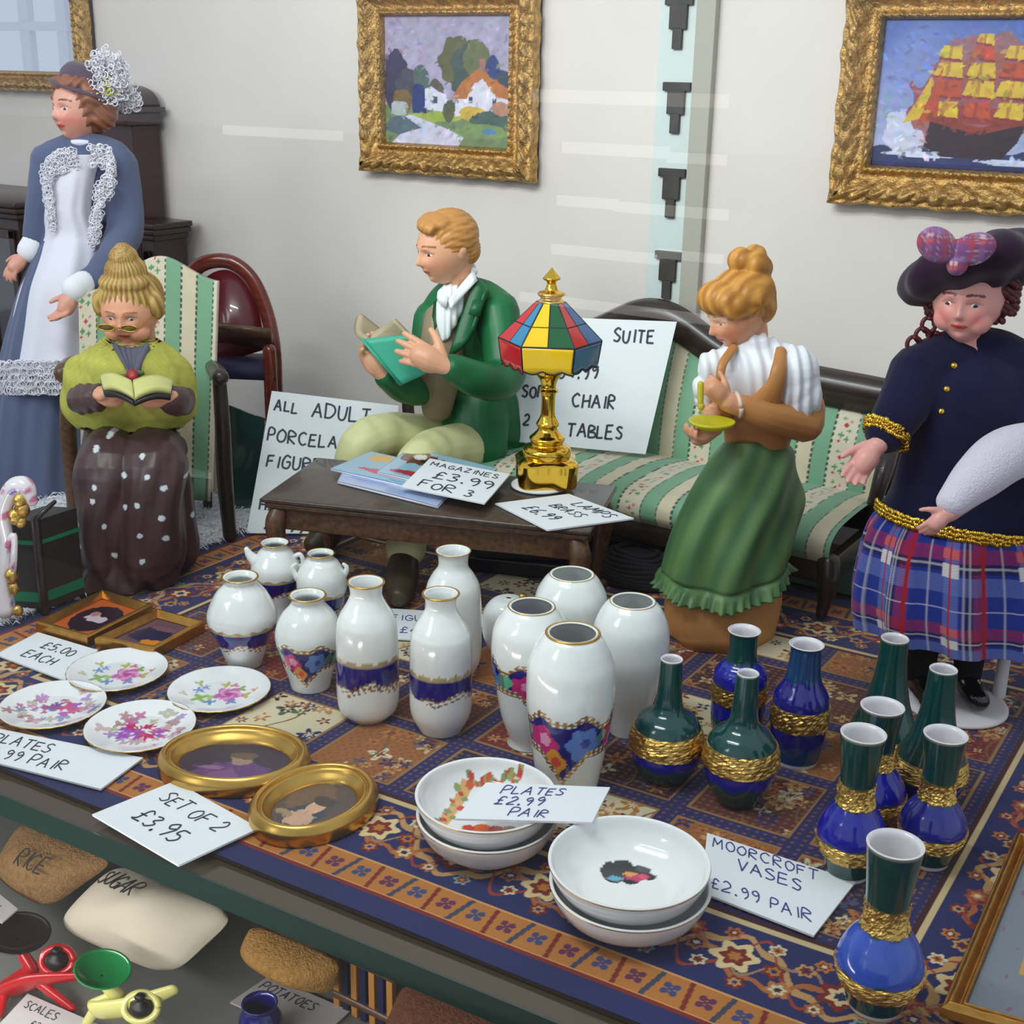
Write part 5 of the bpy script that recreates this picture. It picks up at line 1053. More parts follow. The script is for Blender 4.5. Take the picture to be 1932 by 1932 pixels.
mb = MB(); a = np.linspace(0, 2*math.pi, 26); f_, l_, u_ = basis(np.array(aL[2])-np.array(aL[1]), _up); mbt = sequins([np.array(aL[2])+l_*.070*math.cos(t)+u_*.070*math.sin(t) for t in a], .034, 60, 2); part('sequin_cuff', mbt, brass, sc_)
for (x, y) in ((1800, 690), (1786, 734), (1776, 776)): mb = MB(); ell(mb, J(x, y, DD-.175+.0), (.010, .010, .010)); part('button', mb, brass, sc_)
# pleated tartan skirt
NA = 360; a = np.linspace(0, 2*math.pi, NA, endpoint=False); rows = []; spec = ((960, 1676, 1988, .18), (1010, 1634, 2024, .235), (1080, 1612, 2046, .26), (1140, 1602, 2052, .275), (1188, 1606, 2048, .28))
for (y, xl, xr, dp) in spec:
    k = (y-965)/223; w = (xr-xl)/2; cen = J((xl+xr)/2, y-10, DD); s = DD/FPX*1.03; f_ = 1+.045*(.3+k)*np.sign(np.sin(a*11))*np.abs(np.sin(a*11))**.5+.015*np.sin(a*5)
    rows.append(cen+np.outer(np.cos(a)*f_, XI)*w*s+np.outer(np.sin(a)*f_, TC)*dp)
R_ = np.array(rows); R_ = np.array([cr(R_[:, i], 200) for i in range(NA)]).transpose(1, 0, 2); cen = R_.mean(1, keepdims=True); inn = R_-(R_-cen)*.03
arc = np.tile(a*.30+.0, (200, 1)).ravel(); vv = np.repeat(np.linspace(0, .40, 200), NA); cc = tart(arc, vv, .205)
mb = MB(); k = NA*200; F = gridf(NA, 200, wu=True); o_ = 199*NA; mb.add(np.vstack([R_.reshape(-1, 3), inn.reshape(-1, 3)]), F+[(d+k, c_+k, b+k, a_+k) for a_, b, c_, d in F]+[(i+k, (i+1) % NA+k, (i+1) % NA, i) for i in range(NA)]+[(o_+i, o_+(i+1) % NA, o_+(i+1) % NA+k, o_+i+k) for i in range(NA)], np.vstack([cc, cc*[.6, .6, .6, 1]]))
part('tartan_skirt', mb, cloth, sc_)
for x, nm in ((1748, 0), (1838, 1)):
    b = J(x, 1180, DD-.02); mb = MB(); tube(mb, [(b[0], b[1], .36), (b[0], b[1], .20), (b[0], b[1], .10)], [.056, .05, .045], 14, 12, C3(24, 18, 22)); part('stocking', mb, matte, sc_)
    f0 = np.array([b[0], b[1], .072]); f0[2] += .012; mb = MB(); tube(mb, [f0-TC*.02, f0+TC*.06, f0+TC*.13-_up*.004], [.040, .042, .036], 14, 12, C3(18, 14, 16)); part('shoe', mb, glaze, sc_)
st = thing('doll_stand', 'white plastic doll stand with a round base under the tartan doll', 'doll stand', (*J(1806, 1305, 3.86)[:2], .012))
mb = MB(); o_ = parent_world(st); lathe(mb, [(.16, 0), (.168, .006), (.168, .014), (.155, .020), (.04, .024), (.002, .024)], seg=64, close=False, o=o_, col=C3(226, 218, 224)); mb.f.append(tuple(range(63, -1, -1))); mb.m.append(0); part('round_base', mb, matte, st)
q = J(1886, 1300, 3.92); mb = MB(); tube(mb, [(q[0], q[1], .03), (q[0], q[1], .30)], [.022, .020], 12, 8, C3(226, 218, 224)); part('post', mb, matte, st)

# ---------------------------------------------------------------- maid doll
md = thing('person', 'maid doll in a grey-blue dress, white lace apron and feathered hat standing behind the armchair', 'doll', J(85, 900, 6.1)*[1, 1, 0])
MD = 6.15; SKM = C3(222, 158, 138)
hc = J(152, 206, MD); hB = basis(TC*.80-XI*.62+_up*.0, _up); hR = .150
mb = MB(); head_shape(mb, hc, hB, hR, SKM, wide=.98, chin=.9, nose=.9)
tube(mb, [hc-hR*.1*hB[0], hc-hR*(.05*hB[0]+.9*hB[2]), J(160, 300, MD+.02), J(150, 380, MD+.02), J(140, 460, MD+.02)], [.05, .05, .12, .13, .12], 14, 18, SKM)
aL = [J(92, 300, MD), J(78, 380, MD-.02), J(66, 450, MD-.05), J(50, 482, MD-.08)]; aR = [J(222, 310, MD), J(236, 430, MD-.06), J(195, 510, MD-.30), J(140, 548, MD-.44)]
tube(mb, aL, [.05, .045, .04, .032], 12, 18, SKM); tube(mb, aR, [.05, .045, .04, .034], 12, 22, SKM)
hand(mb, J(50, 482, MD-.08), -XI*.6-_up*.6+TC*.4, -TC*.6+XI*.5, .17, [.25, .3, .35, .4], SKM, side=1, spread=.08)
hand(mb, J(138, 548, MD-.44), -XI*.35-_up*.85+TC*.3, -XI*.4+TC*.5, .19, [.3, .3, .35, .4], SKM, side=-1, spread=.08)
part('body', fuse(mb, .005, 2, col=lambda co: face_paint(co, hc, hB, hR, np.tile(SKM, (len(co), 1)), C3(212, 74, 74), C3(236, 120, 112), C3(120, 70, 50))), skinm, md); eyes(md, hc, hB, hR, C3(70, 90, 120))
HM = C3(140, 82, 52)
mb = MB(); seg_hair(mb, hc, hB, hR, [(-.25, 0, .15, (.90, .98, .92)), (.20, 0, .74, (.56, .84, .30)), (-.45, -.35, -.45, (.48, .55, .5)), (-.3, -.75, -.2, (.45, .3, .6)), (-.3, .75, -.1, (.45, .28, .5)), (.1, .78, .35, (.35, .22, .35)), (.1, -.78, .35, (.35, .22, .35))], HM)
part('hair', fuse(mb, .0065, 3, col=HM, disp=lambda co, nr: .005*np.sin(co[:, 2]*130+6*np.sin(co@XI*30))), resin, md)
mb = MB(); M_ = np.array(basis(TC*.9-XI*.3+_up*.1, _up)); lathe(mb, [(.02, .11), (.09, .10), (.125, .06), (.135, .02), (.165, .002), (.172, -.008), (.13, -.004)][::-1], seg=56, n=30, col=C3(84, 66, 82), o=hc+_up*.088-hB[0]*.045, close=False, axis=np.array(basis(TC, _up*.9-hB[0]*.42))); part('hat', mb, cloth, md, label='small mauve hat')
# ruffles of white feather lace on the hat
def ruff(c, R, n, seed, col, rr=.03, sq=(1, 1, 1)):
    mb = MB(); rs = random.Random(seed)
    for k in range(n):
        d = np.array([rs.gauss(0, 1) for _ in range(3)]); d /= np.linalg.norm(d); p = np.array(c)+(XI*d[0]*sq[0]+TC*d[1]*sq[1]+_up*d[2]*sq[2])*R*rs.uniform(.5, 1.1)
        t = np.linspace(0, 5, 12); u = XI*rs.uniform(-1, 1)+_up*rs.uniform(-1, 1); u /= np.linalg.norm(u)+1e-6; w = np.cross(u, TC)
        tube(mb, [p+u*rr*math.cos(q)*(1-q*.12)+w*rr*math.sin(q)*(1-q*.12)+TC*.004*q for q in t], .0032, 5, None, col)
    return mb
mb = ruff(J(206, 148, MD-.03), .125, 330, 4, C3(222, 218, 226), .017, sq=(.7, .7, 1.0)); m2 = ruff(J(240, 185, MD+.05), .06, 90, 6, C3(222, 218, 226), .016); mb.add(m2.verts(), m2.f, m2.cols()); part('lace_plume', mb, matte, md)
mb = ruff(J(205, 160, MD-.06), .04, 16, 5, C3(214, 210, 90), .02); part('yellow_posy', mb, matte, md)
DG = C3(92, 102, 132); mb = MB()
tube(mb, [J(150, 268, MD), J(152, 310, MD), J(145, 380, MD), J(138, 440, MD), J(130, 500, MD)], [.07, .165, .175, .15, .20], 28, 22, DG, flat=.75); tube(mb, [J(98, 296, MD), J(160, 278, MD), J(216, 300, MD)], [.075, .08, .085], 14, 12, DG)
tube(mb, aL[:3], [.082, .07, .058], 14, 18, DG); tube(mb, aR[:3]+[J(165, 532, MD-.38)], [.095, .085, .068, .058], 14, 22, DG)
rows = []
part('dress_bodice', fuse(mb, .008, 3, col=lambda co: np.hstack([DG[:3]*(1+.12*vnoise(co, 12, 2))[:, None], np.zeros((len(co), 1))]), disp=lambda co, nr: .006*vnoise(co, 20, 2)), cloth, md)
def skirt(spec, D, col, name, m, ruf=.03, nf=9, rings=60, colf=None):
    a = np.linspace(0, 2*math.pi, 200, endpoint=False); rows = []
    y0, y1 = spec[0][0], spec[-1][0]
    for (y, xl, xr, dp) in spec:
        k = (y-y0)/(y1-y0); w = (xr-xl)/2; f_ = 1+ruf*(.2+k)*np.sin(a*nf+2*k)+ruf*.4*np.sin(a*nf*2.3); c0 = J((xl+xr)/2, y, D); rows.append(c0+np.outer(np.cos(a)*f_, XI)*w*D/FPX*1.02+np.outer(np.sin(a)*f_, TC)*dp)
    R_ = np.array(rows); R_ = np.array([cr(R_[:, i], rings) for i in range(200)]).transpose(1, 0, 2); cen = R_.mean(1, keepdims=True); inn = R_-(R_-cen)*.04; k = 200*rings; F = gridf(200, rings, wu=True); o_ = (rings-1)*200
    V = np.vstack([R_.reshape(-1, 3), inn.reshape(-1, 3)]); V[:, 2] = np.maximum(V[:, 2], .004); mb = MB(); mb.add(V, F+[(d+k, c_+k, b+k, a_+k) for a_, b, c_, d in F]+[(i+k, (i+1) % 200+k, (i+1) % 200, i) for i in range(200)]+[(o_+i, o_+(i+1) % 200, o_+(i+1) % 200+k, o_+i+k) for i in range(200)], col); return mb, R_
mb, _ = skirt(((450, 80, 190, .14), (520, 52, 205, .22), (620, 22, 214, .26), (720, 0, 216, .28), (820, -14, 214, .29), (890, -20, 212, .30), (912, -20, 212, .30)), MD, DG, 's', cloth, ruf=.035); part('skirt', mb, cloth, md)
# apron: front only
AP = C3(226, 224, 236); nu, nv = 80, 120; rows = []
spec = ((292, 96, 190, .155), (340, 92, 178, .175), (400, 84, 172, .175), (440, 82, 186, .175), (470, 70, 196, .20), (540, 38, 200, .26), (620, 16, 206, .275), (700, -2, 210, .295), (740, -8, 212, .305))
U = np.linspace(0, 1, nu)
for (y, xl, xr, dp) in spec:
    k = (y-292)/448; ang = (U-.5)*(2.0 if y < 440 else 2.7); rows.append(np.array([J((xl+xr)/2+math.sin(t)*(xr-xl)/2/math.sin(min(1.35, (1.0 if y < 440 else 1.35)))*1.0, y, MD-math.cos(t)*dp*1.06-.012-.012*k*math.sin(u*26)) for t, u in zip(ang, U)]))
R_ = np.array(rows); R_ = np.array([cr(R_[:, i], nv) for i in range(nu)]).transpose(1, 0, 2); V = R_.reshape(-1, 3); k = len(V); F = gridf(nu, nv); rim = list(range(nu))+[(j+1)*nu-1 for j in range(1, nv)]+list(range(k-2, k-nu-1, -1))+[j*nu for j in range(nv-2, 0, -1)]; m = len(rim)
mb = MB(); mb.add(np.vstack([V, V-TC*.008]), F+[(d+k, c_+k, b+k, a_+k) for a_, b, c_, d in F]+[(rim[(i+1) % m], rim[i], rim[i]+k, rim[(i+1) % m]+k) for i in range(m)], AP); part('apron', mb, mat('white_cotton', (228, 226, 238), rough=.9, bump=(200, .2, ONE)), md)
def lace(P, wid, seed, n=160):
    mb = MB(); rs = random.Random(seed); P = cr(P, n)
    for i, p in enumerate(P):
        for j in range(5):
            c = p-_up*wid*(j+.5)/5+XI*rs.uniform(-.012, .012)+_up*rs.uniform(-.006, .006)+TC*rs.uniform(-.01, .012); r = wid*.11; t = np.linspace(0, 6.3, 9); s1, s2 = rs.uniform(-.5, .5), rs.uniform(-.5, .5); tube(mb, [c+(XI+TC*s1)*r*math.cos(q)+(_up+TC*s2)*r*math.sin(q) for q in t], .0026, 4, None, C3(234, 232, 240), cap=False)
    return mb
part('apron_lace', lace([p+TC*.012+_up*.15 for p in R_[-1]], .155, 3, 170), matte, md)
part('bib_lace', lace([J(142, 278, MD-.19), J(104, 285, MD-.19), J(84, 318, MD-.18), J(92, 360, MD-.2), J(96, 400, MD-.19)], .10, 4, 60), matte, md)
part('bib_lace', lace([J(170, 272, MD-.19), J(205, 280, MD-.17), J(206, 320, MD-.19), J(186, 350, MD-.2), J(180, 400, MD-.195), J(172, 430, MD-.18)], .10, 5, 70), matte, md)
mb = MB(); a = np.linspace(0, 2*math.pi, 30); tube(mb, [J(160, 268, MD)+XI*.068*math.cos(t)+TC*.068*math.sin(t) for t in a], .016, 8, cap=False, col=AP); part('collar', mb, matte, md)
for (w_, d_) in ((J(62, 464, MD-.06), np.array(aL[3])-np.array(aL[2])), (J(150, 540, MD-.42), np.array(aR[3])-np.array(aR[2]))):
    f_, l_, u_ = basis(d_, _up+TC*.1); mb = MB(); tube(mb, [w_-f_*.03, w_+f_*.03], [.056, .060], 16, 6, C3(234, 234, 240)); part('cuff', mb, matte, md)

# ---------------------------------------------------------------- gilt frames
def gframe(mb, C, bw, dep, orn=.55, nS=240, seed=0, out=None):
    """carved moulding round the four inner corners C (order BL, BR, TR, TL); bw = width of the moulding; dep = thickness towards out"""
    C = [np.array(q, float) for q in C]; ex = C[1]-C[0]; ex /= np.linalg.norm(ex); ey = C[3]-C[0]; ey /= np.linalg.norm(ey); n = np.array(out, float)
    dirs = [(-ex-ey), (ex-ey), (ex+ey), (-ex+ey)]; T = np.linspace(0, 1, 26)
    prof = .42+.30*np.exp(-((T-.10)/.06)**2)-.10*np.exp(-((T-.28)/.10)**2)+.55*np.exp(-((T-.66)/.20)**2)+.18*np.exp(-((T-.93)/.05)**2); prof[0] = .15; prof[-1] = .0
    rs = np.random.RandomState(seed)
    for k in range(4):
        a0, a1 = C[k], C[(k+1) % 4]; d0, d1 = dirs[k], dirs[(k+1) % 4]; L = np.linalg.norm(a1-a0); S = np.linspace(0, 1, nS); rows = []
        for s in S:
            p = s*L; base = a0*(1-s)+a1*s; od = (d0*(1-s)+d1*s); osc = bw*(1+.04*orn*(math.sin(p*44)+.6*math.sin(p*103+1)))
            bump = orn*(.16*np.sin(p*130+T*16)*np.exp(-((T-.70)/.22)**2)+.10*np.sin(p*190)*np.exp(-((T-.12)/.06)**2)+.10*np.sin(p*75-T*22+2)*np.exp(-((T-.6)/.3)**2)+.35*math.exp(-((s-.5)/.05)**2)*np.exp(-((T-.5)/.3)**2)+.30*math.exp(-(min(s, 1-s)/.07)**2)*np.exp(-((T-.7)/.3)**2))
            rows.append(base[None]+od[None]*(T*osc)[:, None]+n[None]*((prof+bump)*dep)[:, None])
        R_ = np.array(rows); V = R_.reshape(-1, 3); m = len(T); F = gridf(m, nS)
        mb.add(V, F)
        # wall side closing strip
        V2 = np.vstack([R_[:, 0], R_[:, -1]]); bk = np.vstack([C[k]*(1-S[:, None])+C[(k+1) % 4]*S[:, None]]); b2 = R_[:, -1]-n*0
        mb.add(np.vstack([bk-n*.0, R_[:, 0]]), [(i, i+1, nS+i+1, nS+i) for i in range(nS-1)]); mb.add(np.vstack([bk, R_[:, -1]]), [(i+1, i, nS+i, nS+i+1) for i in range(nS-1)])
def canvas(C, n, fcol, nu=170, nv=170):
    C = [np.array(q, float) for q in C]; u, v = np.meshgrid(np.linspace(0, 1, nu), np.linspace(0, 1, nv)); u, v = u.ravel(), v.ravel(); a, b = u[:, None], v[:, None]
    P = C[0]*(1-a)*(1-b)+C[1]*a*(1-b)+C[2]*a*b+C[3]*(1-a)*b; c = fcol(u, v); k = len(P); mb = MB(); F = gridf(nu, nv); rim = list(range(nu))+[(j+1)*nu-1 for j in range(1, nv)]+list(range(k-2, k-nu-1, -1))+[j*nu for j in range(nv-2, 0, -1)]; m = len(rim)
    nn = np.array(n, float); flip = np.cross(C[1]-C[0], C[3]-C[0])@nn < 0
    if flip: F = [f[::-1] for f in F]
    mb.add(np.vstack([P, P-nn*.006]), F+[tuple(q+k for q in f[::-1]) for f in F]+[(rim[(i+1) % m], rim[i], rim[i]+k, rim[(i+1) % m]+k) for i in range(m)], np.vstack([c, c])); return mb
def blob(u, v, c, x, y, rx, ry, col, seed=0, rough=.25, mix=1.0):
    d = np.hypot((u-x)/rx, (v-y)/ry)+rough*vnoise(np.stack([u, v, u*0+seed], 1), 26, seed); m = d < 1; c[m] = c[m]*(1-mix)+np.asarray(col)*mix; return c
def poly(u, v, c, P, col, mix=1.0):
    ins = np.zeros(len(u), bool); n = len(P)
    for i in range(n):
        (x1, y1), (x2, y2) = P[i], P[(i+1) % n]; cnd = ((y1 > v) != (y2 > v)) & (u < (x2-x1)*(v-y1)/(y2-y1+1e-9)+x1); ins ^= cnd
    c[ins] = c[ins]*(1-mix)+np.asarray(col)*mix; return c
def dabs(u, v, c, n, seed, rmax=.03, jit=.16):
    rs = np.random.RandomState(seed)
    for k in range(n):
        x, y = rs.rand(2); i = np.argmin((u-x)**2+(v-y)**2); col = c[i].copy(); col[:3] = np.clip(col[:3]*(1+rs.normal(0, jit, 3)+rs.normal(0, jit)), 0, 1); a = rs.rand()*3.14; dx, dy = (u-x)+rs.normal(0, .012), v-y+rs.normal(0, .012); p, q = dx*math.cos(a)+dy*math.sin(a), -dx*math.sin(a)+dy*math.cos(a); r = rmax*rs.uniform(.35, 1)
        m = (p/r)**2+(q/(r*.4))**2 < 1; c[m] = c[m]*.35+col*.65
    return c
def cottage(u, v):
    N_ = vnoise(np.stack([u, v, u*0], 1), 40, 1); n2 = vnoise(np.stack([u, v, u*0], 1), 12, 4)
    c = C3(168, 158, 182)[None]*(1-v[:, None]*.3)+C3(150, 142, 178)[None]*v[:, None]*.3; c = c*(1+.08*n2)[:, None]; c[:, 3] = 0
    gnd = v < .30+.02*n2; c[gnd] = C3(112, 130, 96)
    for (x, y, rx, ry, cc, s) in ((.08, .52, .10, .26, (60, 56, 84), 1), (.18, .44, .10, .16, (72, 74, 84), 2), (.30, .48, .07, .15, (86, 98, 96), 3), (.42, .42, .06, .12, (92, 88, 84), 4), (.57, .66, .12, .18, (96, 94, 66), 5), (.66, .60, .12, .20, (70, 84, 82), 6), (.74, .68, .10, .14, (104, 106, 76), 7), (.86, .55, .06, .18, (50, 66, 118), 8), (.95, .48, .09, .12, (66, 72, 90), 9), (.28, .32, .06, .14, (44, 58, 110), 10), (.14, .34, .08, .10, (120, 96, 60), 11)): blob(u, v, c, x, y, rx, ry, C3(*cc), s)
    poly(u, v, c, [(.33, .28), (.33, .44), (.38, .46), (.44, .42), (.50, .40), (.50, .26)], C3(206, 204, 220)); poly(u, v, c, [(.56, .24), (.58, .38), (.66, .44), (.76, .56), (.86, .44), (.99, .40), (.99, .26)], C3(210, 206, 222))
    poly(u, v, c, [(.54, .37), (.62, .50), (.78, .63), (.84, .54), (.99, .45), (.99, .37), (.88, .40), (.78, .53), (.70, .46), (.66, .37)], C3(178, 110, 62)); poly(u, v, c, [(.76, .58), (.76, .68), (.80, .68), (.80, .58)], C3(160, 110, 104))
    for (x, y) in ((.40, .33), (.68, .34), (.86, .33)): poly(u, v, c, [(x, y), (x+.03, y), (x+.03, y+.05), (x, y+.05)], C3(80, 76, 96))
    for (x, y, rx, ry, cc, s) in ((.70, .26, .12, .05, (196, 162, 70), 12), (.40, .22, .22, .04, (150, 166, 74), 13), (.84, .22, .14, .06, (74, 96, 88), 14), (.78, .12, .22, .06, (120, 142, 92), 15), (.16, .14, .14, .08, (84, 100, 110), 16), (.52, .27, .05, .09, (90, 92, 70), 17), (.93, .30, .07, .05, (180, 130, 110), 18), (.84, .12, .05, .02, (86, 130, 160), 19), (.12, .28, .07, .06, (170, 176, 180), 20)): blob(u, v, c, x, y, rx, ry, C3(*cc), s)
    poly(u, v, c, [(.05, .0), (.12, .07), (.30, .13), (.16, .22), (.22, .23), (.46, .15), (.64, .07), (.60, 0)], C3(196, 192, 214)); dabs(u, v, c, 420, 3); c[:, :3] *= (1+.16*N_)[:, None]; return np.clip(c, 0, 1)
def ship(u, v):
    P_ = np.stack([u, v, u*0], 1); n2 = vnoise(P_*[1, .6, 1], 10, 3); N_ = vnoise(P_, 50, 5); t = np.clip(v+.15*n2, 0, 1)[:, None]
    c = C3(176, 182, 216)[None]*(1-t)+C3(66, 92, 168)[None]*t; c[:, 3] = 0; sea = v < .13+.015*np.sin(u*30); c[sea] = C3(44, 50, 96); blob(u, v, c, .30, .09, .25, .02, C3(196, 200, 220), 3); blob(u, v, c, .8, .06, .2, .02, C3(190, 196, 220), 4)
    blob(u, v, c, .20, .22, .14, .16, C3(206, 206, 224), 5, mix=.7)
    poly(u, v, c, [(.32, .34), (.30, .14), (.42, .08), (.72, .08), (.82, .22), (.84, .34), (.60, .26)], C3(52, 28, 40)); poly(u, v, c, [(.34, .32), (.84, .30), (.80, .42), (.36, .44)], C3(120, 44, 34))
    Y, O, R_ = C3(206, 168, 52), C3(176, 70, 42), C3(130, 40, 46)
    blob(u, v, c, .54, .46, .33, .30, C3(140, 56, 50), 9, .3, .85); blob(u, v, c, .58, .74, .22, .16, C3(150, 84, 70), 10, .3, .8)
    for i, x in enumerate((.40, .58, .76)):
        for j, (y, w, h) in enumerate(((.36, .10, .10), (.50, .11, .10), (.63, .10, .09), (.75, .08, .08), (.85, .06, .06))):
            if i != 1 and j == 4: continue
            cc = [Y, O, Y, Y, O][(j+i) % 5]; poly(u, v, c, [(x-w*.9, y), (x+w*.75, y-.02), (x+w*.62, y+h), (x-w*.66, y+h)], cc); poly(u, v, c, [(x-w*.9, y-.012), (x+w*.75, y-.03), (x+w*.75, y-.012), (x-w*.9, y+.004)], R_); poly(u, v, c, [(x-w*.25, y), (x-w*.05, y), (x, y+h), (x-w*.2, y+h)], R_, .5)
    poly(u, v, c, [(.16, .30), (.30, .62), (.32, .36)], Y); poly(u, v, c, [(.24, .28), (.36, .70), (.36, .34)], O)
    poly(u, v, c, [(.32, .32), (.30, .16), (.40, .08), (.74, .08), (.82, .20), (.85, .32), (.60, .24)], C3(48, 26, 40)); poly(u, v, c, [(.30, .33), (.60, .255), (.86, .33), (.86, .36), (.60, .29), (.30, .36)], C3(130, 50, 40))
    dabs(u, v, c, 460, 5, .035, .2); c[:, :3] *= (1+.15*N_)[:, None]; return np.clip(c, 0, 1)
def wall_picture(name, label, inner, bw, fcol, art='painted_canvas', yb=WALLY-.035, am=None, cat='picture'):
    # inner: four image corners of the picture opening BL, BR, TR, TL
    P = [WL(*q, yb) for q in inner]; x0 = (P[0][0]+P[3][0])/2; x1 = (P[1][0]+P[2][0])/2; z0 = (P[0][2]+P[1][2])/2; z1 = (P[2][2]+P[3][2])/2; C = [(x0, yb, z0), (x1, yb, z0), (x1, yb, z1), (x0, yb, z1)]
    t = thing(name, label, cat, ((x0+x1)/2, WALLY-.03, z0)); mb = MB(); gframe(mb, C, bw, .085, seed=int(x1*10) % 7, out=(0, -1, 0)); part('gilt_frame', mb, giltframe, t)
    mb = MB(); box(mb, (x0-bw*.9, yb-.004, z0-bw*.9), (x1+bw*.9, WALLY-.002, z1+bw*.9)); part('back_board', mb, darkwood, t, smooth=False)
    C2 = [(a, yb-.014, b) for a, _, b in C]; part(art, canvas(C2, (0, -1, 0), fcol), am or mat('varnished_paint', rough=.3, spec=.5, vcol=True), t); return t
wall_picture('landscape_painting', 'thatched cottage painting in a carved gilt frame on the wall above the man', [(738, 272), (967, 277), (968, 30), (722, 30)], .150, cottage)
wall_picture('ship_painting', 'sailing ship painting with yellow and red sails in a carved gilt frame at right', [(1652, 312), (1990, 328), (2005, 42), (1668, 32)], .165, ship)
mirm = mat('mirror_glass', (236, 240, 250), rough=.01, metal=1.0)
wall_picture('gilt_mirror', 'gilt framed mirror in the top left corner reflecting bright daylight', [(-260, 132), (138, 132), (146, -160), (-260, -160)], .115, lambda u, v: np.tile(C3(240, 240, 240), (len(u), 1)), art='mirror_glass', am=mirm, cat='mirror')
# what the mirror sees across the street: a white window frame
def street(px, py): return WL(px, py, 2*WALLY+6.5)
mb = MB()
for x in (58, 128):
    a = street(x-9, 60); b = street(x+9, 60); box(mb, (a[0], -6.6, -1.6), (b[0], -6.45, 3.6))
a, b = street(-200, 40), street(140, 52); box(mb, (a[0], -6.62, b[2]-.06), (b[0], -6.43, b[2]+.10)); tag(build('trim_2', mb, mat('white_joinery', (240, 240, 244), rough=.6), smooth=False), kind='structure')

# ---------------------------------------------------------------- small frames lying on the rug
def flat_frame(label, C, bw, h, fcol, z=.012):
    P = [G(*q, z+h) for q in C]; cen = sum(P)/4; t = thing('square_picture_frame', label, 'picture frame', (cen[0], cen[1], z)); up = np.array([0, 0, 1.0])
    mb = MB(); inn = [p+(cen-p)/np.linalg.norm(cen-p)*bw*1.35 for p in P]
    for k in range(4):
        a, b, c, d = P[k], P[(k+1) % 4], inn[(k+1) % 4], inn[k]; dz = np.array([0, 0, h]); dl = np.array([0, 0, h*.55])
        m1, m2 = a+(d-a)*.45, b+(c-b)*.45
        V = [a-dz, b-dz, c-dz, d-dz, a-dl*.3, b-dl*.3, m2, m1, c-dl, d-dl, a-dz*.1+(d-a)*.2+dl*.12, b-dz*.1+(c-b)*.2+dl*.12]
        mb.add(V, [(0, 1, 5, 4), (4, 5, 11, 10), (10, 11, 6, 7), (7, 6, 8, 9), (9, 8, 2, 3), (3, 2, 1, 0)])
    part('gilt_frame', mb, mat('gilt_flat', (190, 140, 66), rough=.3, metal=.9, noise=(30, .2, ONE)), t, smooth=False)
    ins = [q*np.array([1, 1, 0])+np.array([0, 0, z+h*.35]) for q in inn]; part('miniature_print', canvas(ins, (0, 0, 1), fcol, 70, 70), mat('varnished_paint'), t); return t
def pr1(u, v): c = np.tile(C3(196, 96, 44), (len(u), 1)); blob(u, v, c, .5, .5, .44, .40, C3(42, 22, 40), 2, .05); blob(u, v, c, .5, .5, .24, .10, C3(206, 186, 196), 3, .3); blob(u, v, c, .36, .60, .10, .08, C3(180, 130, 120), 4, .2); return c
def pr2(u, v): c = np.tile(C3(96, 70, 84), (len(u), 1)); blob(u, v, c, .5, .5, .40, .30, C3(34, 34, 70), 5, .2); blob(u, v, c, .7, .25, .22, .10, C3(214, 130, 40), 6, .3); blob(u, v, c, .5, .75, .3, .08, C3(120, 80, 90), 7, .3); return c
flat_frame('square gilt frame with dark oval print on orange, left of the touching pair', [(66, 1172), (164, 1200), (288, 1138), (194, 1110)], .030, .045, pr1)
flat_frame('square gilt frame with navy print, right of the touching pair', [(178, 1202), (290, 1222), (386, 1170), (298, 1146)], .030, .045, pr2)
def oval_frame(label, cx, cy, a, b, rot, h, fcol, tilt=0):
    """a, b half sizes in metres on the rug; rot = turn of the long axis"""
    c0 = G(cx, cy, .012+h); t = thing('oval_picture_frame', label, 'picture frame', (c0[0], c0[1], .012)); o = np.array([c0[0], c0[1], .012]); mb = MB(); w = .062
    prof = [(0, .0), (0, h*.55), (.004, h*.75), (.016, h), (.026, h*.98), (.030, h*.80), (.038, h*.86), (.046, h*.70), (w, h*.40), (w+.004, .012)]
    P = cr(prof, 44); nA = 120; ang = np.linspace(0, 2*math.pi, nA, endpoint=False); V = np.array([[((a-d)*math.cos(q), (b-d)*math.sin(q), z) for q in ang] for d, z in P]).reshape(-1, 3)@rotz(rot)
    mb.add(V+o, gridf(nA, 44, wu=True)+[tuple(range(nA-1, -1, -1))]); part('gilt_frame', mb, gilt, t)
    r = np.linspace(.001, 1, 50); rr, aa = np.meshgrid(r, ang, indexing='ij'); u = rr*np.cos(aa); v = rr*np.sin(aa); V = np.stack([u*(a-w+.002), v*(b-w+.002), u*0+.016], -1).reshape(-1, 3)@rotz(rot)
    mb = MB(); mb.add(V+o, gridf(nA, 50, wu=True), fcol((u.ravel()+1)/2, (v.ravel()+1)/2)); part('miniature_portrait', mb, mat('varnished_paint'), t); return t
def por1(u, v): c = np.tile(C3(52, 40, 56), (len(u), 1)); blob(u, v, c, .5, .18, .4, .3, C3(92, 56, 110), 2); blob(u, v, c, .45, .16, .16, .16, C3(120, 74, 122), 3, .4); blob(u, v, c, .56, .55, .10, .13, C3(156, 122, 104), 4, .1); blob(u, v, c, .56, .66, .13, .08, C3(96, 78, 60), 6); blob(u, v, c, .36, .36, .12, .05, C3(136, 96, 130), 5, .5); dabs(u, v, c, 160, 4, .05, .12); return c
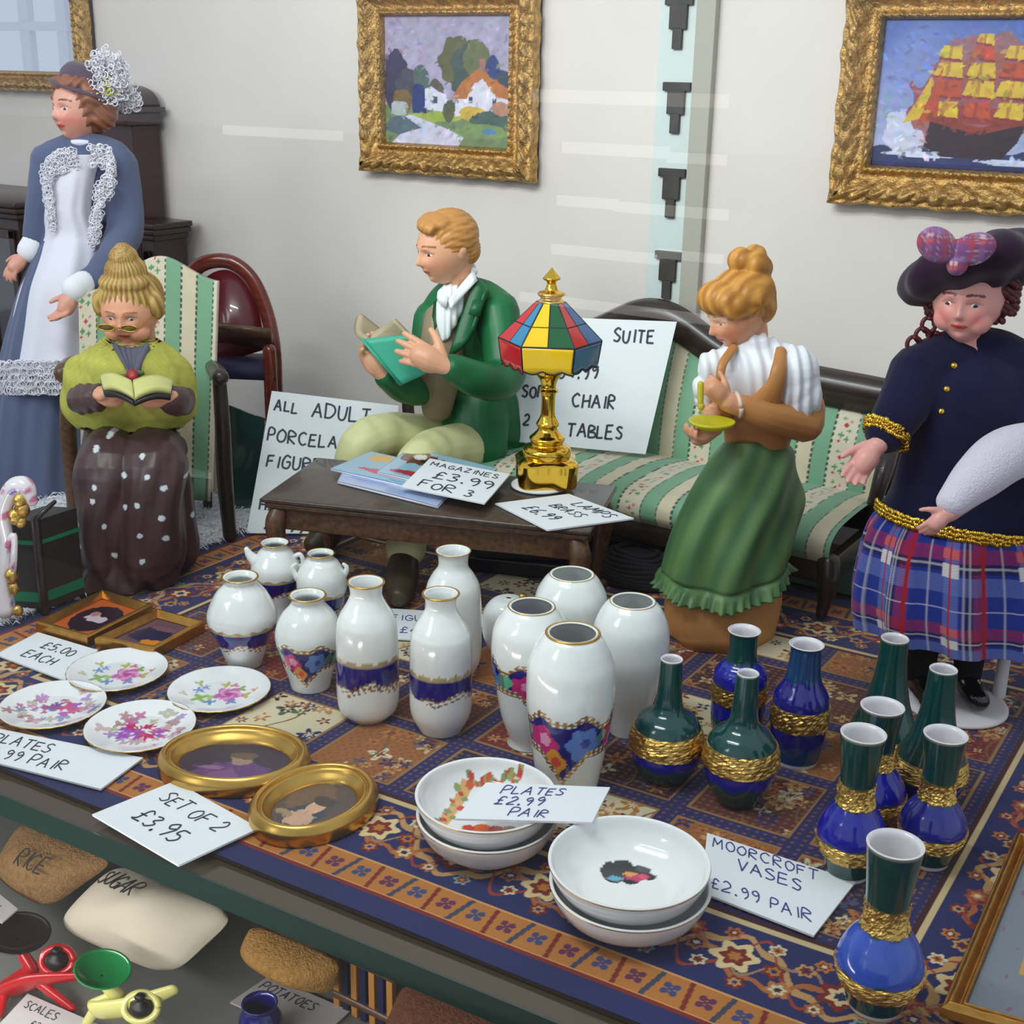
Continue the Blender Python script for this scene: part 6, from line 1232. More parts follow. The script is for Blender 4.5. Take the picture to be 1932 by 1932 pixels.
def por2(u, v): c = np.tile(C3(84, 70, 66), (len(u), 1)); blob(u, v, c, .3, .6, .3, .3, C3(110, 84, 62), 2); blob(u, v, c, .56, .30, .26, .26, C3(56, 62, 78), 3); blob(u, v, c, .54, .24, .20, .16, C3(196, 156, 132), 7, .2); blob(u, v, c, .55, .50, .12, .15, C3(206, 162, 132), 4, .05); blob(u, v, c, .55, .62, .16, .09, C3(66, 56, 52), 5, .1); blob(u, v, c, .30, .22, .16, .06, C3(160, 132, 104), 8); dabs(u, v, c, 200, 4, .05, .12); return c
oval_frame('oval gilt frame with a dark purple portrait, left of the two', 441, 1416, .228, .180, .50, .055, por1)
oval_frame('oval gilt frame with a lady portrait, right and nearer of the two', 592, 1497, .165, .198, -.05, .055, por2)

# ---------------------------------------------------------------- dishes on the rug
def rosette(x, y, c, cx, cy, R, cols, seed):
    d = np.hypot(x-cx, y-cy); a = np.arctan2(y-cy, x-cx); m = d < R*(.85+.15*np.cos(a*5+seed)); c[m] = cols[0]; s = (np.sin(a*3+d/R*9+seed) > .2) & (d < R*.85); c[s] = cols[1]; c[d < R*.25] = cols[2]
def posy1(x, y, R, c):      # pink rose, blue and green sprigs
    for (a, b, r, k, n) in ((-.34, .12, .10, (126, 160, 214), 5), (-.26, .22, .08, (140, 170, 220), 5), (-.28, -.14, .14, (150, 190, 110), 4), (-.10, -.26, .10, (110, 150, 200), 4), (-.12, -.10, .10, (170, 200, 120), 3), (.40, -.02, .10, (200, 180, 90), 3), (.30, .20, .09, (150, 170, 90), 3), (.05, .32, .10, (190, 190, 100), 4), (-.38, .32, .07, (180, 190, 110), 3), (-.55, -.05, .07, (200, 200, 160), 3), (.22, -.24, .10, (140, 150, 200), 4), (.52, .12, .06, (214, 150, 110), 3), (.18, .30, .07, (214, 130, 150), 3)):
        d = np.hypot(x/R-a, y/R-b); an = np.arctan2(y/R-b, x/R-a); m = d < r*(.75+.35*np.cos(an*n+a*9)); c[m] = C3(*k)
    rosette(x/R, y/R, c, .14, 0, .24, [C3(206, 110, 176), C3(232, 164, 206), C3(190, 80, 150)], 1)
def posy2(x, y, R, c, seed=0):   # dense magenta bunch
    rs = np.random.RandomState(seed)
    for k in range(60):
        a, b = rs.normal(0, .27, 2); a *= 1.5; r = rs.uniform(.05, .13); n = rs.randint(3, 6); col = [(190, 60, 120), (206, 100, 150), (176, 96, 190), (150, 110, 190), (180, 170, 140), (206, 150, 160), (110, 120, 170), (170, 90, 90)][rs.randint(8)]
        if math.hypot(a, b) > .72: continue
        if math.hypot(a/1.3, b) < .28: col = [(196, 50, 110), (214, 80, 130), (170, 90, 190), (120, 90, 160)][rs.randint(4)]
        else: col = tuple(int(q*.6+210*.4) for q in col)
        d = np.hypot(x/R-a, y/R-b); an = np.arctan2(y/R-b, x/R-a); m = d < r*(.75+.3*np.cos(an*n+k)); c[m] = C3(*col)
def disc_grid(prof, R, o, colf, seg=150, n=70, axis=None, rot=0.0):
    P = cr(prof, n); a = np.linspace(0, 2*math.pi, seg, endpoint=False); V = np.array([[(r*math.cos(q), r*math.sin(q), z) for q in a] for r, z in P]).reshape(-1, 3)
    x = V@XI; y = V@(_fh); c = colf(x, y, V[:, 2], np.hypot(x, y)); mb = MB(); mb.add(V+np.array(o), gridf(seg, n, wu=True), c); return mb, P
def plate(label, cx, cy, hw, deco, seed=0, z=.0105, group=None):
    c0 = G(cx, cy, z+.02); R = hw*float((c0-np.array([0, 0, CAMH]))@FW)/FPX; o = (c0[0], c0[1], z); t = thing('miniature_plate', label, 'plate', o, group)
    prof = [(.001, 0), (R*.50, 0), (R*.56, .003), (R*.94, .022), (R, .027), (R*.99, .030), (R*.90, .0255), (R*.62, .010), (R*.5, .0075), (.001, .0075)]
    P = np.array(cr(prof, 90)); P = P[P[:, 1] >= -1]; P[:, 0] = np.maximum(P[:, 0], .0008)
    def cf(x, y, zz, r):
        c = np.tile(C3(240, 240, 242), (len(x), 1)).copy(); top = np.arange(len(x)) >= 55*170; q = c.copy(); (posy1 if deco == 1 else lambda *w: posy2(*w, seed=seed))(x, y, R*(1.28 if deco == 1 else 1.22), q); c[top] = q[top]; return c
    a = np.linspace(0, 2*math.pi, 170, endpoint=False); V = np.array([[(r*math.cos(q), r*math.sin(q), zz) for q in a] for r, zz in P]).reshape(-1, 3); x, y = V@XI, (V@_fh); mb = MB(); mb.add(V+np.array(o), gridf(170, 90, wu=True), cf(x, y, V[:, 2], None)); part('dish', mb, glaze, t)
    mb = MB(); b = np.linspace(0, 2*math.pi, 90); tube(mb, [(o[0]+R*1.0*math.cos(q)*(1+.008*math.sin(q*24)), o[1]+R*math.sin(q)*(1+.008*math.sin(q*24)), z+.0275) for q in b], .0026, 6, cap=False); part('gilt_rim', mb, gilt, t); return t
plate('small white plate with pink rose and blue sprigs, beside the square frames', 222, 1266, 92, 1)
plate('small white plate with pink rose posy, rightmost of the four little plates', 414, 1303, 95, 1)
plate('small plate with mauve and magenta flowers at the left edge', 100, 1332, 97, 2, 3)
plate('small plate with dense magenta flowers, nearest of the four little plates', 265, 1372, 102, 2, 9)
def bowl(label, c0, R, h, colf, z, group=None):
    o = (c0[0], c0[1], z); t = thing('shallow_bowl', label, 'bowl', o, group); th = .010
    prof = [(.001, 0), (R*.62, 0), (R*.68, .006), (R*.85, h*.30), (R*.95, h*.66), (R, h), (R-th*.5, h+.003), (R-th, h-.002), (R*.90, h*.66), (R*.79, h*.32+th*.5), (R*.6, th*1.3), (R*.3, th), (.001, th)]
    P = np.array(cr(prof, 110)); P[:, 0] = np.maximum(P[:, 0], .0008); a = np.linspace(0, 2*math.pi, 190, endpoint=False); V = np.array([[(r*math.cos(q), r*math.sin(q), zz) for q in a] for r, zz in P]).reshape(-1, 3)
    c = np.tile(C3(240, 240, 240), (len(V), 1)).copy(); ins = np.arange(len(V)) >= 58*190
    if colf: q = c.copy(); colf(V@XI, V@_fh, R, q); c[ins] = q[ins]
    mb = MB(); mb.add(V+np.array(o), gridf(190, 110, wu=True), c); part('dish', mb, glaze, t)
    mb = MB(); b = np.linspace(0, 2*math.pi, 120); tube(mb, [(o[0]+(R-.002)*math.cos(q), o[1]+(R-.002)*math.sin(q), z+h) for q in b], .0028, 6, cap=False); part('gilt_rim', mb, gilt, t); return t
def drain(x, y, R, c):
    m = (np.abs(x/R+.56-.36*y/R) < .085) & (y/R > -.30) & (y/R < .78); c[m] = C3(222, 168, 104)
    rs = np.random.RandomState(4)
    for k in range(34):
        t = k/34; a, b = (-.66+.026*k+.09*math.sin(k*2), -.28+k*.078) if k < 14 else (-.28+(k-14)*.045, .80+.04*math.sin(k)); r = rs.uniform(.03, .06); col = [(150, 160, 90), (206, 90, 40), (120, 150, 100), (196, 60, 40)][k % 4]; d = np.hypot(x/R-a, y/R-b); c[d < r] = C3(*col)
    for (a, b, r, col) in ((-.05, -.24, .14, (230, 100, 30)), (.16, -.26, .12, (200, 50, 40)), (-.24, -.22, .09, (206, 60, 36)), (.34, -.24, .10, (170, 120, 70)), (-.36, .28, .07, (206, 60, 40))): d = np.hypot(x/R-a, (y/R-b)*1.1); c[d < r] = C3(*col)
def motif(x, y, R, c):
    y = y-.30*R; R = R*1.25
    blob(x/R+.0, y/R, c, .0, .0, .27, .17, C3(20, 16, 34), 3, .25); blob(x/R, y/R, c, -.06, .12, .16, .10, C3(18, 16, 34), 4, .2)
    for (a, b, r1, r2, col) in ((.10, -.06, .13, .07, (196, 30, 96)), (.04, -.0, .08, .045, (226, 150, 80)), (-.12, -.08, .09, .045, (90, 170, 200)), (.17, -.04, .06, .05, (226, 60, 110))): m = (np.abs((x/R-a)/r1)+np.abs((y/R-b)/r2)) < 1.1; c[m] = C3(*col)
def bowls(cx, cy, hw, lower, f, lab1, lab2, grp):
    h = .090; z0 = .0125; z1 = z0+lower; c0 = G(cx, cy, z1+h); R = hw*float((c0-np.array([0, 0, CAMH]))@FW)/FPX
    bowl(lab2, c0+XI*.004-_fh*.012, R*1.0, h, None, z0, grp); bowl(lab1, c0, R, h, f, z1, grp)
bowls(917, 1498, 134, .052, drain, 'white bowl with orange flower spray, upper of the left stack', 'plain white bowl underneath in the left stack', None)
bowls(1187, 1624, 153, .052, motif, 'white bowl with a small dark motif, upper of the front stack', 'plain white gilt-rimmed bowl underneath in the front stack', None)

# ---------------------------------------------------------------- price cards
def card(label, C, lines, ink_=ink, th=.006, z=None, pts=None, name='price_card', up=True, seed=1, wid=None, bend=0.0, paperm=None):
    P = [np.array(q, float) for q in pts] if pts is not None else [G(*q, z) for q in C]
    if pts is not None:      # keep the sheet flat: first corner back onto the plane of the other three
        n0 = np.cross(P[1]-P[2], P[3]-P[2]); e0 = np.array([0, 0, CAMH]); r0 = P[0]-e0; P[0] = e0+r0*(((P[2]-e0)@n0)/(r0@n0))
    pass; cen = sum(P)/4
    t = thing(name, label, 'card', cen); mb = MB(); n = slab(mb, P, th, nu=8, nv=6, n=(_up if up else TC), f=(lambda u, v: bend*np.sin(u*3.14)) if bend else None); part('paper', mb, paperm or paper, t, smooth=False)
    ex = P[1]-P[0]; W_ = np.linalg.norm(ex); ex = ex/W_; ey = P[0]-P[3]; H_ = np.linalg.norm(ey); ey /= H_; mb = MB()
    for i, (txt, u, v, h) in enumerate(lines):
        org = P[3]*(1-u)*(1-v)+P[2]*u*(1-v)+P[1]*u*v+P[0]*(1-u)*v+n*(th/2+.0006+bend*math.sin(min(u+.3, 1)*3.14))
        write(mb, txt, org, ex, ey, n, h*H_, seed=seed+i*7, wid=wid or h*H_*.075, lift=.0014)
    if lines: part('handwriting', mb, ink_, t, smooth=False)
    return t
card('white price card reading £5.00 EACH beside the square frames', [(72, 1194), (185, 1228), (128, 1287), (-8, 1236)], [('£5.00', .30, .58, .24), ('EACH', .24, .20, .24)], z=.020, seed=3)
card('white price card reading PLATES £2.99 PAIR, below the little plates', [(-52, 1366), (270, 1431), (190, 1490), (-112, 1414)], [('PLATES', .20, .56, .30), ('£2.99 PAIR', .20, .12, .30)], z=.020, seed=4)
card('white price card reading SET OF 2 £3.95 at the shelf edge', [(330, 1475), (489, 1564), (337, 1634), (174, 1538)], [('SET OF 2', .14, .64, .19), ('£3.95', .24, .22, .24)], z=.024, seed=5)
zb = .0125+.052+.090+.012
card('white price card reading PLATES £2.99 PAIR lying across the left bowl stack', None, [('PLATES', .18, .70, .20), ('£2.99', .20, .40, .22), ('PAIR', .36, .10, .20)], pts=[G(917, 1478, zb), G(1151, 1487, zb), G(1117, 1553, zb), G(858, 1546, zb-.0)], ink_=blueink, seed=6)
card('cream price card reading MOORCROFT VASES £2.99 PAIR near the front vases', [(1334, 1573), (1615, 1664), (1535, 1767), (1322, 1684)], [('MOORCROFT', .05, .80, .16), ('VASES', .26, .55, .18), ('£2.99 PAIR', .08, .12, .16)], z=.020, ink_=blueink, seed=7)
card('pale card with faint writing lying behind the bottle vases', [(700, 1147), (915, 1160), (900, 1216), (690, 1202)], [('FIGURES', .2, .6, .18), ('£4.99', .3, .2, .18)], z=.020, ink_=blueink, seed=8)
card('white price card reading MAGAZINES £3.99 FOR 3 on the comics', [(811, 866), (962, 896), (914, 951), (757, 919)], [('MAGAZINES', .08, .78, .125), ('£3.99', .24, .42, .22), ('FOR 3', .16, .10, .20)], z=TZ+.042, seed=9)
card('white card with scribbled writing overhanging the table beside the lamp', [(1073, 933), (1196, 979), (1033, 1001), (934, 951)], [('LAMPS', .34, .74, .17), ('BRASS', .30, .48, .15), ('£6.99', .26, .16, .18)], z=TZ+.006, seed=10)
# leaning signs
Dq = DEP(G(468, 1015)); Db = Dq+.45
card('large white sign reading ALL ADULT PORCELAIN FIGURES leaning behind the coffee table', None, [('ALL', .04, .86, .08), ('ADULT', .34, .84, .105), ('PORCELAIN', .03, .64, .088), ('FIGURES', .06, .46, .085), ('HALF', .06, .16, .08), ('£9.99', .12, .03, .08)],
     pts=[J(513, 738, Db), J(752, 766, Db+.02), np.array([*J(735, 1052, Dq+.02)[:2], .022]), np.array([*J(466, 1016, Dq)[:2], .022])], name='shop_sign', up=False, seed=11, wid=.009)
Ds = DEP(G(1218, 858, .385))
card('white sign reading GREEN SUITE £39.99 SOFA CHAIR 2 TABLES leaning on the sofa back', None, [('GREEN', .12, .84, .085), ('SUITE', .62, .83, .10), ('£39.99', .22, .53, .11), ('SOFA', .06, .36, .09), ('CHAIR', .42, .31, .105), ('2', .10, .14, .09), ('TABLES', .42, .08, .10)],
     pts=[J(986, 596, Ds+.20), J(1277, 607, Ds+.10), J(1218, 857, Ds-.02), J(958, 832, Ds+.10)], name='shop_sign', up=False, seed=12, wid=.009)

# ---------------------------------------------------------------- comics on the table
def comic(label, C, z, base, blobs, seed=0):
    P = [G(*q, z) for q in C]; t = thing('comic', label, 'magazine', sum(P)/4); mb = MB()
    def cf(u, v):
        c = np.tile(C3(*base), (len(u), 1)); 
        for (x, y, rx, ry, cc, s) in blobs: blob(u, v, c, x, y, rx, ry, C3(*cc), s, .25)
        return c
    slab(mb, P, .004, n=_up, nu=70, nv=50, col=cf, f=lambda u, v: .003*np.sin(u*3)); part('cover', mb, glaze, t)
    mb = MB(); slab(mb, [p-_up*.006 for p in P], .0075, n=_up, nu=2, nv=2, col=C3(226, 228, 236)); part('pages', mb, matte, t); return t
comic('pale comic lowest in the pile, sticking out at the front of the table', [(645, 902), (830, 946), (822, 957), (638, 914)] and [(652, 880), (850, 930), (826, 955), (637, 908)], TZ+.012, (176, 190, 226), [(.3, .5, .2, .3, (150, 170, 220), 1), (.8, .4, .2, .2, (206, 210, 232), 2)])
comic('blue comic with yellow patch at the left of the pile', [(700, 852), (900, 900), (826, 930), (624, 884)], TZ+.024, (150, 190, 214), [(.18, .22, .10, .16, (226, 176, 60), 3), (.5, .75, .3, .10, (196, 60, 90), 4), (.6, .3, .2, .2, (120, 160, 206), 5)])
comic('comic with red lettering and a brown puppy picture on top of the pile', [(772, 846), (938, 884), (880, 928), (712, 890)], TZ+.036, (160, 200, 222), [(.5, .86, .42, .09, (190, 44, 70), 6), (.25, .30, .22, .22, (120, 56, 40), 7), (.22, .24, .08, .10, (236, 230, 226), 8), (.3, .36, .05, .05, (30, 24, 24), 9), (.65, .45, .16, .14, (90, 50, 60), 10), (.8, .7, .1, .08, (230, 230, 240), 11)])

# ---------------------------------------------------------------- brass lamp with stained glass shade
lb = G(1030, 915, TZ+.002); lb = np.array([lb[0], lb[1], TZ+.001]); LDp = DEP(lb)
ds = thing('white_disc', 'flat white disc under the brass lamp', 'coaster', (lb[0], lb[1], TZ)); mb = MB(); lathe(mb, [(.104, 0), (.112, .004), (.112, .010), (.104, .013), (.002, .013)], seg=64, close=False, o=(lb[0]-.012, lb[1]-.03, TZ+.001), col=C3(226, 232, 238)); mb.f.append(tuple(range(63, -1, -1))); mb.m.append(0); part('disc', mb, matte, ds)
lamp = thing('table_lamp', 'brass table lamp with a hexagonal stained glass shade on the coffee table', 'lamp', (lb[0], lb[1], TZ+.014)); lo = parent_world(lamp)
lz = lambda y: ZAT(lb, y)-lo[2]; px2m = lambda w, y: w*float((np.array([lb[0], lb[1], lo[2]+lz(y)-CAMH])@FW))/FPX
mb = MB(); a = np.linspace(0, 2*math.pi, 180, endpoint=False); lobe = 1+.14*np.cos(a*4+.6); rows = []
for (y, w) in ((914, 58), (905, 60), (880, 60), (868, 62), (862, 56), (858, 40)):
    z = lz(y) if y != 914 else 0; r = px2m(w, 890); k = lobe if y > 858 else 1+.05*np.cos(a*4+.6); rows.append(np.stack([r*k*np.cos(a), r*k*np.sin(a), z+0*a], 1))
V = np.array(rows).reshape(-1, 3)+lo; mb.add(V, gridf(180, 6, wu=True)+[tuple(range(179, -1, -1)), tuple(range(900, 1080))]); part('lobed_base', mb, brass, lamp, autos=40)
mb = MB(); rows = [(862, 44), (850, 46), (842, 42), (836, 30), (826, 34), (818, 26), (808, 18), (800, 22), (792, 18), (782, 14), (760, 13), (742, 14), (738, 19), (732, 14), (722, 15), (712, 20), (704, 27), (696, 31), (690, 27), (680, 10), (640, 5), (580, 5)]
P = [(px2m(w, y), lz(y)) for y, w in rows]; lathe(mb, P, seg=56, n=150, o=lo); part('stem', mb, brass, lamp)
mb = MB(); rows = [(574, 24), (568, 25), (562, 20), (556, 26), (551, 24), (548, 14), (540, 10), (532, 9), (526, 17), (520, 13), (512, 6), (505, 1)]; P = [(px2m(w, y), lz(y)) for y, w in rows]; lathe(mb, P, seg=40, n=70, o=lo); part('finial', mb, brass, lamp)
sh = thing_p = bpy.data.objects.new('lamp_shade', None); COLL.objects.link(sh); sh.parent = lamp; sh.location = (0, 0, float(lz(640)))
def hexp(i, r, z): 
    t = math.atan2(TC[1], TC[0])+math.radians(-30-4+60*i); return lo+np.array([r*math.cos(t), r*math.sin(t), z])
Z0, Z1, Z2 = lz(684), lz(640), lz(570); R0, R1, R2 = px2m(90, 684), px2m(97, 640), px2m(27, 570)
gl = lambda nm, c: mat('stained_'+nm, c, rough=.12, coat=.6, spec=.5)
YE, RE, BU, GE, LB = gl('yellow', (240, 196, 20)), gl('red', (196, 28, 40)), gl('blue', (20, 92, 150)), gl('green', (14, 84, 44)), gl('light_blue', (30, 130, 176))
low = [YE, BU, GE, YE, RE, RE]; upc = [(YE, GE), (RE, BU), (YE, GE), (RE, BU), (GE, YE), (RE, LB)]
for i in range(6):
    a0, a1 = hexp(i, R1, Z1), hexp(i+1, R1, Z1); b0, b1 = hexp(i, R0, Z0), hexp(i+1, R0, Z0); n_ = (a0+a1)/2-lo; n_[2] = 0
    mb = MB(); slab(mb, [a0, a1, b1, b0], .006, n=n_, nu=24, nv=6, f=None); V = mb.v[-1]; v_ = np.tile(np.repeat(np.linspace(0, 1, 7), 25), 2); u_ = np.tile(np.tile(np.linspace(0, 1, 25), 7), 2); V[:, 2] -= np.where(v_ > .95, .012*(np.abs(np.sin(u_*math.pi*2.5))), 0)
    part('skirt_panel', mb, low[i], sh)
    c0, c1 = hexp(i, R2, Z2), hexp(i+1, R2, Z2); am, cm = (a0+a1)/2, (c0+c1)/2
    for (p0, p1, q1, q0, mm) in ((a0, am, cm, c0, upc[i][0]), (am, a1, c1, cm, upc[i][1])):
        mb = MB(); slab(mb, [q0, q1, p1, p0], .006, n=n_+_up*.3); part('roof_panel', mb, mm, sh, smooth=False)
mb = MB()
for i in range(6):
    a0, a1 = hexp(i, R1, Z1), hexp(i+1, R1, Z1); b0 = hexp(i, R0, Z0); b1 = hexp(i+1, R0, Z0); c0 = hexp(i, R2, Z2); c1 = hexp(i+1, R2, Z2); am, cm = (a0+a1)/2, (c0+c1)/2
    for p, q in ((a0, a1), (a0, b0), (a0, c0), (am, cm), (c0, c1), ((a0*.55+c0*.45), (a1*.55+c1*.45))): tube(mb, [p, q], .0042, 6)
    tube(mb, [b0*(1-t)+b1*t-_up*.012*abs(math.sin(t*math.pi*2.5)) for t in np.linspace(0, 1, 20)], .0042, 6)
part('lead_strips', mb, mat('lead', (26, 24, 28), rough=.5), sh)

# ---------------------------------------------------------------- fluffy mat under the armchair
mat_f = mat('fur', (226, 226, 232), rough=.95, sheen=.5)
fm = thing('fluffy_mat', 'white fluffy mat lying left of the patterned rug under the armchair', 'mat', (-4.6, 3.4, 0)); rs = np.random.RandomState(5)
n = 90; X, Y = np.meshgrid(np.linspace(-5.05, -3.99, n), np.linspace(2.4, 4.25, n)); Xf, Yf = X.ravel(), Y.ravel(); ed = np.minimum.reduce([Xf+5.05, -3.99-Xf, Yf-2.4, 4.25-Yf]); Zf = .004+np.clip(ed*.5, 0, .014)+.004*vnoise(np.stack([Xf, Yf, Xf*0], 1), 30, 2)*(ed > .03)
mb = MB(); k = n*n; V = np.stack([Xf, Yf, Zf], 1); Vb = V.copy(); Vb[:, 2] = 0; rim = list(range(n))+[(j+1)*n-1 for j in range(1, n)]+list(range(k-2, k-n-1, -1))+[j*n for j in range(n-2, 0, -1)]; m = len(rim)
mb.add(np.vstack([V, Vb]), gridf(n, n)+[(rim[(i+1) % m], rim[i], rim[i]+k, rim[(i+1) % m]+k) for i in range(m)]); part('backing', mb, mat_f, fm)
N = 9000; bx_ = rs.uniform(-5.05, -3.97, N); by_ = rs.uniform(2.4, 4.25, N); e_ = rs.rand(N) < .35; bx_[e_] = rs.normal(-3.99, .02, e_.sum()); L = rs.uniform(.03, .07, N); an = rs.uniform(0, 6.28, N); an[e_] = rs.normal(0, .7, e_.sum())
d = np.stack([np.cos(an), np.sin(an)], 1); w = np.stack([-d[:, 1], d[:, 0]], 1)*.0022; base = np.stack([bx_, by_], 1); mid = base+d*L[:, None]*.5; tip = base+d*L[:, None]; z = lambda v: np.full((N, 1), v)
V = np.stack([np.hstack([base-w, z(.010)]), np.hstack([base+w, z(.010)]), np.hstack([mid+w*.8, z(.030)+rs.uniform(-.006, .008, (N, 1))]), np.hstack([mid-w*.8, z(.030)]), np.hstack([tip, z(.018)+rs.uniform(-.004, .014, (N, 1))])], 1).reshape(-1, 3)
F = [];  [F.extend([(i*5, i*5+1, i*5+2, i*5+3), (i*5+3, i*5+2, i*5+4)]) for i in range(N)]; mb = MB(); mb.add(V, F); o = part('fur_pile', mb, mat_f, fm); o['kind'] = 'stuff'

# ---------------------------------------------------------------- things at the left edge
q = G(58, 1158); D_ = DEP(q)
bxo = thing('dark_casket', 'dark green-black casket with bright green bands at the left edge', 'box', (q[0], q[1], .0)); zt = ZAT(q, 978)
a = G(26, 1160); b = G(86, 1164); c = b+( _fh*.16+XI*.10); d = a+(_fh*.16+XI*.10)
mb = MB(); P2 = [a, b, c, d]; V = [(*p[:2], .03) for p in P2]+[(*p[:2], zt) for p in P2]; mb.add(V, [(3, 2, 1, 0), (4, 5, 6, 7)]+[(i, (i+1) % 4, 4+(i+1) % 4, 4+i) for i in range(4)]); part('body', mb, mat('casket_dark', (44, 40, 38), rough=.4), bxo, smooth=False)
for (y, h) in ((1020, .008), (1122, .020)):
    z = ZAT(q, y); mb = MB(); cc_ = sum(P2)/4; Q = [cc_+(p-cc_)*1.02 for p in P2]; V = [(*p[:2], z-h) for p in Q]+[(*p[:2], z+h) for p in Q]; mb.add(V, [(3, 2, 1, 0), (4, 5, 6, 7)]+[(i, (i+1) % 4, 4+(i+1) % 4, 4+i) for i in range(4)]); part('green_band', mb, mat('band_green', (20, 120, 84), rough=.4), bxo, smooth=False, label='bright green band')
mb = MB(); tube(mb, [(*b[:2], .02), (*b[:2], zt+.01), (*(b*.5+c*.5)[:2], zt+.05)], [.018, .018, .008], 8); part('corner_post', mb, darkwood, bxo)
q = G(16, 1165); D_ = DEP(q)-.10
po = thing('porcelain_ornament', 'ornate white porcelain and gold ornament with painted flowers at the left edge', 'ornament', (q[0], q[1], .0))
mb = MB(); tube(mb, [J(12, 1150, D_), J(8, 1100, D_), J(14, 1030, D_), J(6, 970, D_), J(22, 925, D_), J(46, 918, D_), J(60, 945, D_)], [.035, .028, .024, .028, .034, .036, .022], 14, 50, C3(232, 226, 232)); tube(mb, [J(14, 1030, D_-.03), J(26, 1010, D_-.04), J(26, 1060, D_-.04), J(22, 1090, D_)], .012, 10, 20, C3(232, 226, 232))
V = mb.verts(); cc = mb.cols(); nz = vnoise(V, 60, 3); cc[nz > .55] = C3(206, 120, 160); cc[nz < -.7] = C3(120, 100, 190); mb.c = [cc]; S = MB(); S.add(V, mb.f, cc); V[:, 2] = np.maximum(V[:, 2], .003); part('porcelain_scroll', S, glaze, po)
mb = MB(); rs = random.Random(8)
for (x, y, r) in [(38, 945, .026), (44, 962, .024), (30, 975, .028), (40, 985, .02), (22, 1085, .026), (26, 1110, .022), (34, 1152, .02)]: ell(mb, J(x, y, D_-.02), (r*.9, r, r*1.15), nu=14, nv=10)
V = mb.verts(); V[:, 2] = np.maximum(V[:, 2], .003); S = MB(); S.add(V, mb.f); part('gold_leaves', S, giltleaf, po)
mb = MB(); slab(mb, [J(58, 925, 5.3), J(112, 940, 5.25), J(112, 963, 5.2), J(58, 948, 5.25)], .03); q = J(95, 950, 5.2)
tr = build('white_tray', mb, mat('tray_white', (226, 226, 220), rough=.4), loc=q, smooth=False)
M_ = tr.data; zmin = min(v.co.z for v in M_.vertices)+q[2]
tag(tr, 'narrow white tray edge showing between the porcelain ornament and the armchair', 'tray')
for v in M_.vertices: v.co.z -= zmin-.0
# ---------------------------------------------------------------- dark things under the table
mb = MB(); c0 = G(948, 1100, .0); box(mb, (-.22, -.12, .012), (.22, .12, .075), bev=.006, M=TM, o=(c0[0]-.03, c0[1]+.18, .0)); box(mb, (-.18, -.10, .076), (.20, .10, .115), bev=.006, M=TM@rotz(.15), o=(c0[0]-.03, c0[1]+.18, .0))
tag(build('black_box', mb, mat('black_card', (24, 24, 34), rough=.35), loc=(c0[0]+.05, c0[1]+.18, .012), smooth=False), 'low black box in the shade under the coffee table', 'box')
mb = MB(); c0 = G(1205, 1118, .0); c0 = c0+_fh*.14
for k in range(9):
    t = k/8; a = np.linspace(0, 2*math.pi, 50); R = .17*(1-.55*t**1.6); tube(mb, [(c0[0]+R*math.cos(q)*1.15, c0[1]+R*math.sin(q)*.9, .026+.115*t*.9+.004*math.sin(q*3+k)) for q in a], .013, 7, cap=False)
ell(mb, (c0[0], c0[1], .075), (.15, .12, .055)); tag(build('ribbed_hat', mb, mat('black_wool', (28, 26, 30), rough=.9), loc=(c0[0], c0[1], .012)), 'black ribbed knitted hat lying behind the white urns', 'hat')

# ---------------------------------------------------------------- gilt picture lying at the front right corner
P = [G(1806, 1902, .075), G(2110, 1990, .075), G(2140, 1640, .075), G(1938, 1578, .075)]
fr_ = thing('framed_print', 'gilt framed print with a grey-blue mount lying in the front right corner', 'picture frame', (P[0][0]+.2, P[0][1]+.2, .012)); cen = sum(P)/4; inn = [p+(cen-p)*.085 for p in P]
mb = MB(); gframe(mb, [p*[1, 1, 0]+[0, 0, .05] for p in inn], .045, .035, orn=.15, nS=60, out=(0, 0, 1)); part('gilt_frame', mb, mat('gilt_flat'), fr_)
mb = MB(); Q = [p*[1, 1, 0] for p in P]; cc_ = sum(Q)/4; V = [tuple(p+(cc_-p)*.03+[0, 0, .013]) for p in Q]+[tuple(p+(cc_-p)*.03+[0, 0, .05]) for p in Q]; mb.add(V, [(3, 2, 1, 0), (4, 5, 6, 7)]+[(i, (i+1) % 4, 4+(i+1) % 4, 4+i) for i in range(4)]); part('back_board', mb, darkwood, fr_, smooth=False)
def mount(u, v): c = np.tile(C3(120, 128, 140), (len(u), 1)); nz = vnoise(np.stack([u, v, u*0], 1), 40, 6); c[nz > .8] = C3(130, 90, 110); m = (u > .28) & (u < .78) & (v > .24) & (v < .8); c[m] = C3(196, 150, 70); m = (u > .32) & (u < .74) & (v > .28) & (v < .76); c[m] = C3(110, 110, 100); return c
part('mounted_print', canvas([p*[1, 1, 0]+[0, 0, .058] for p in inn], (0, 0, 1), mount, 90, 90), mat('varnished_paint'), fr_)

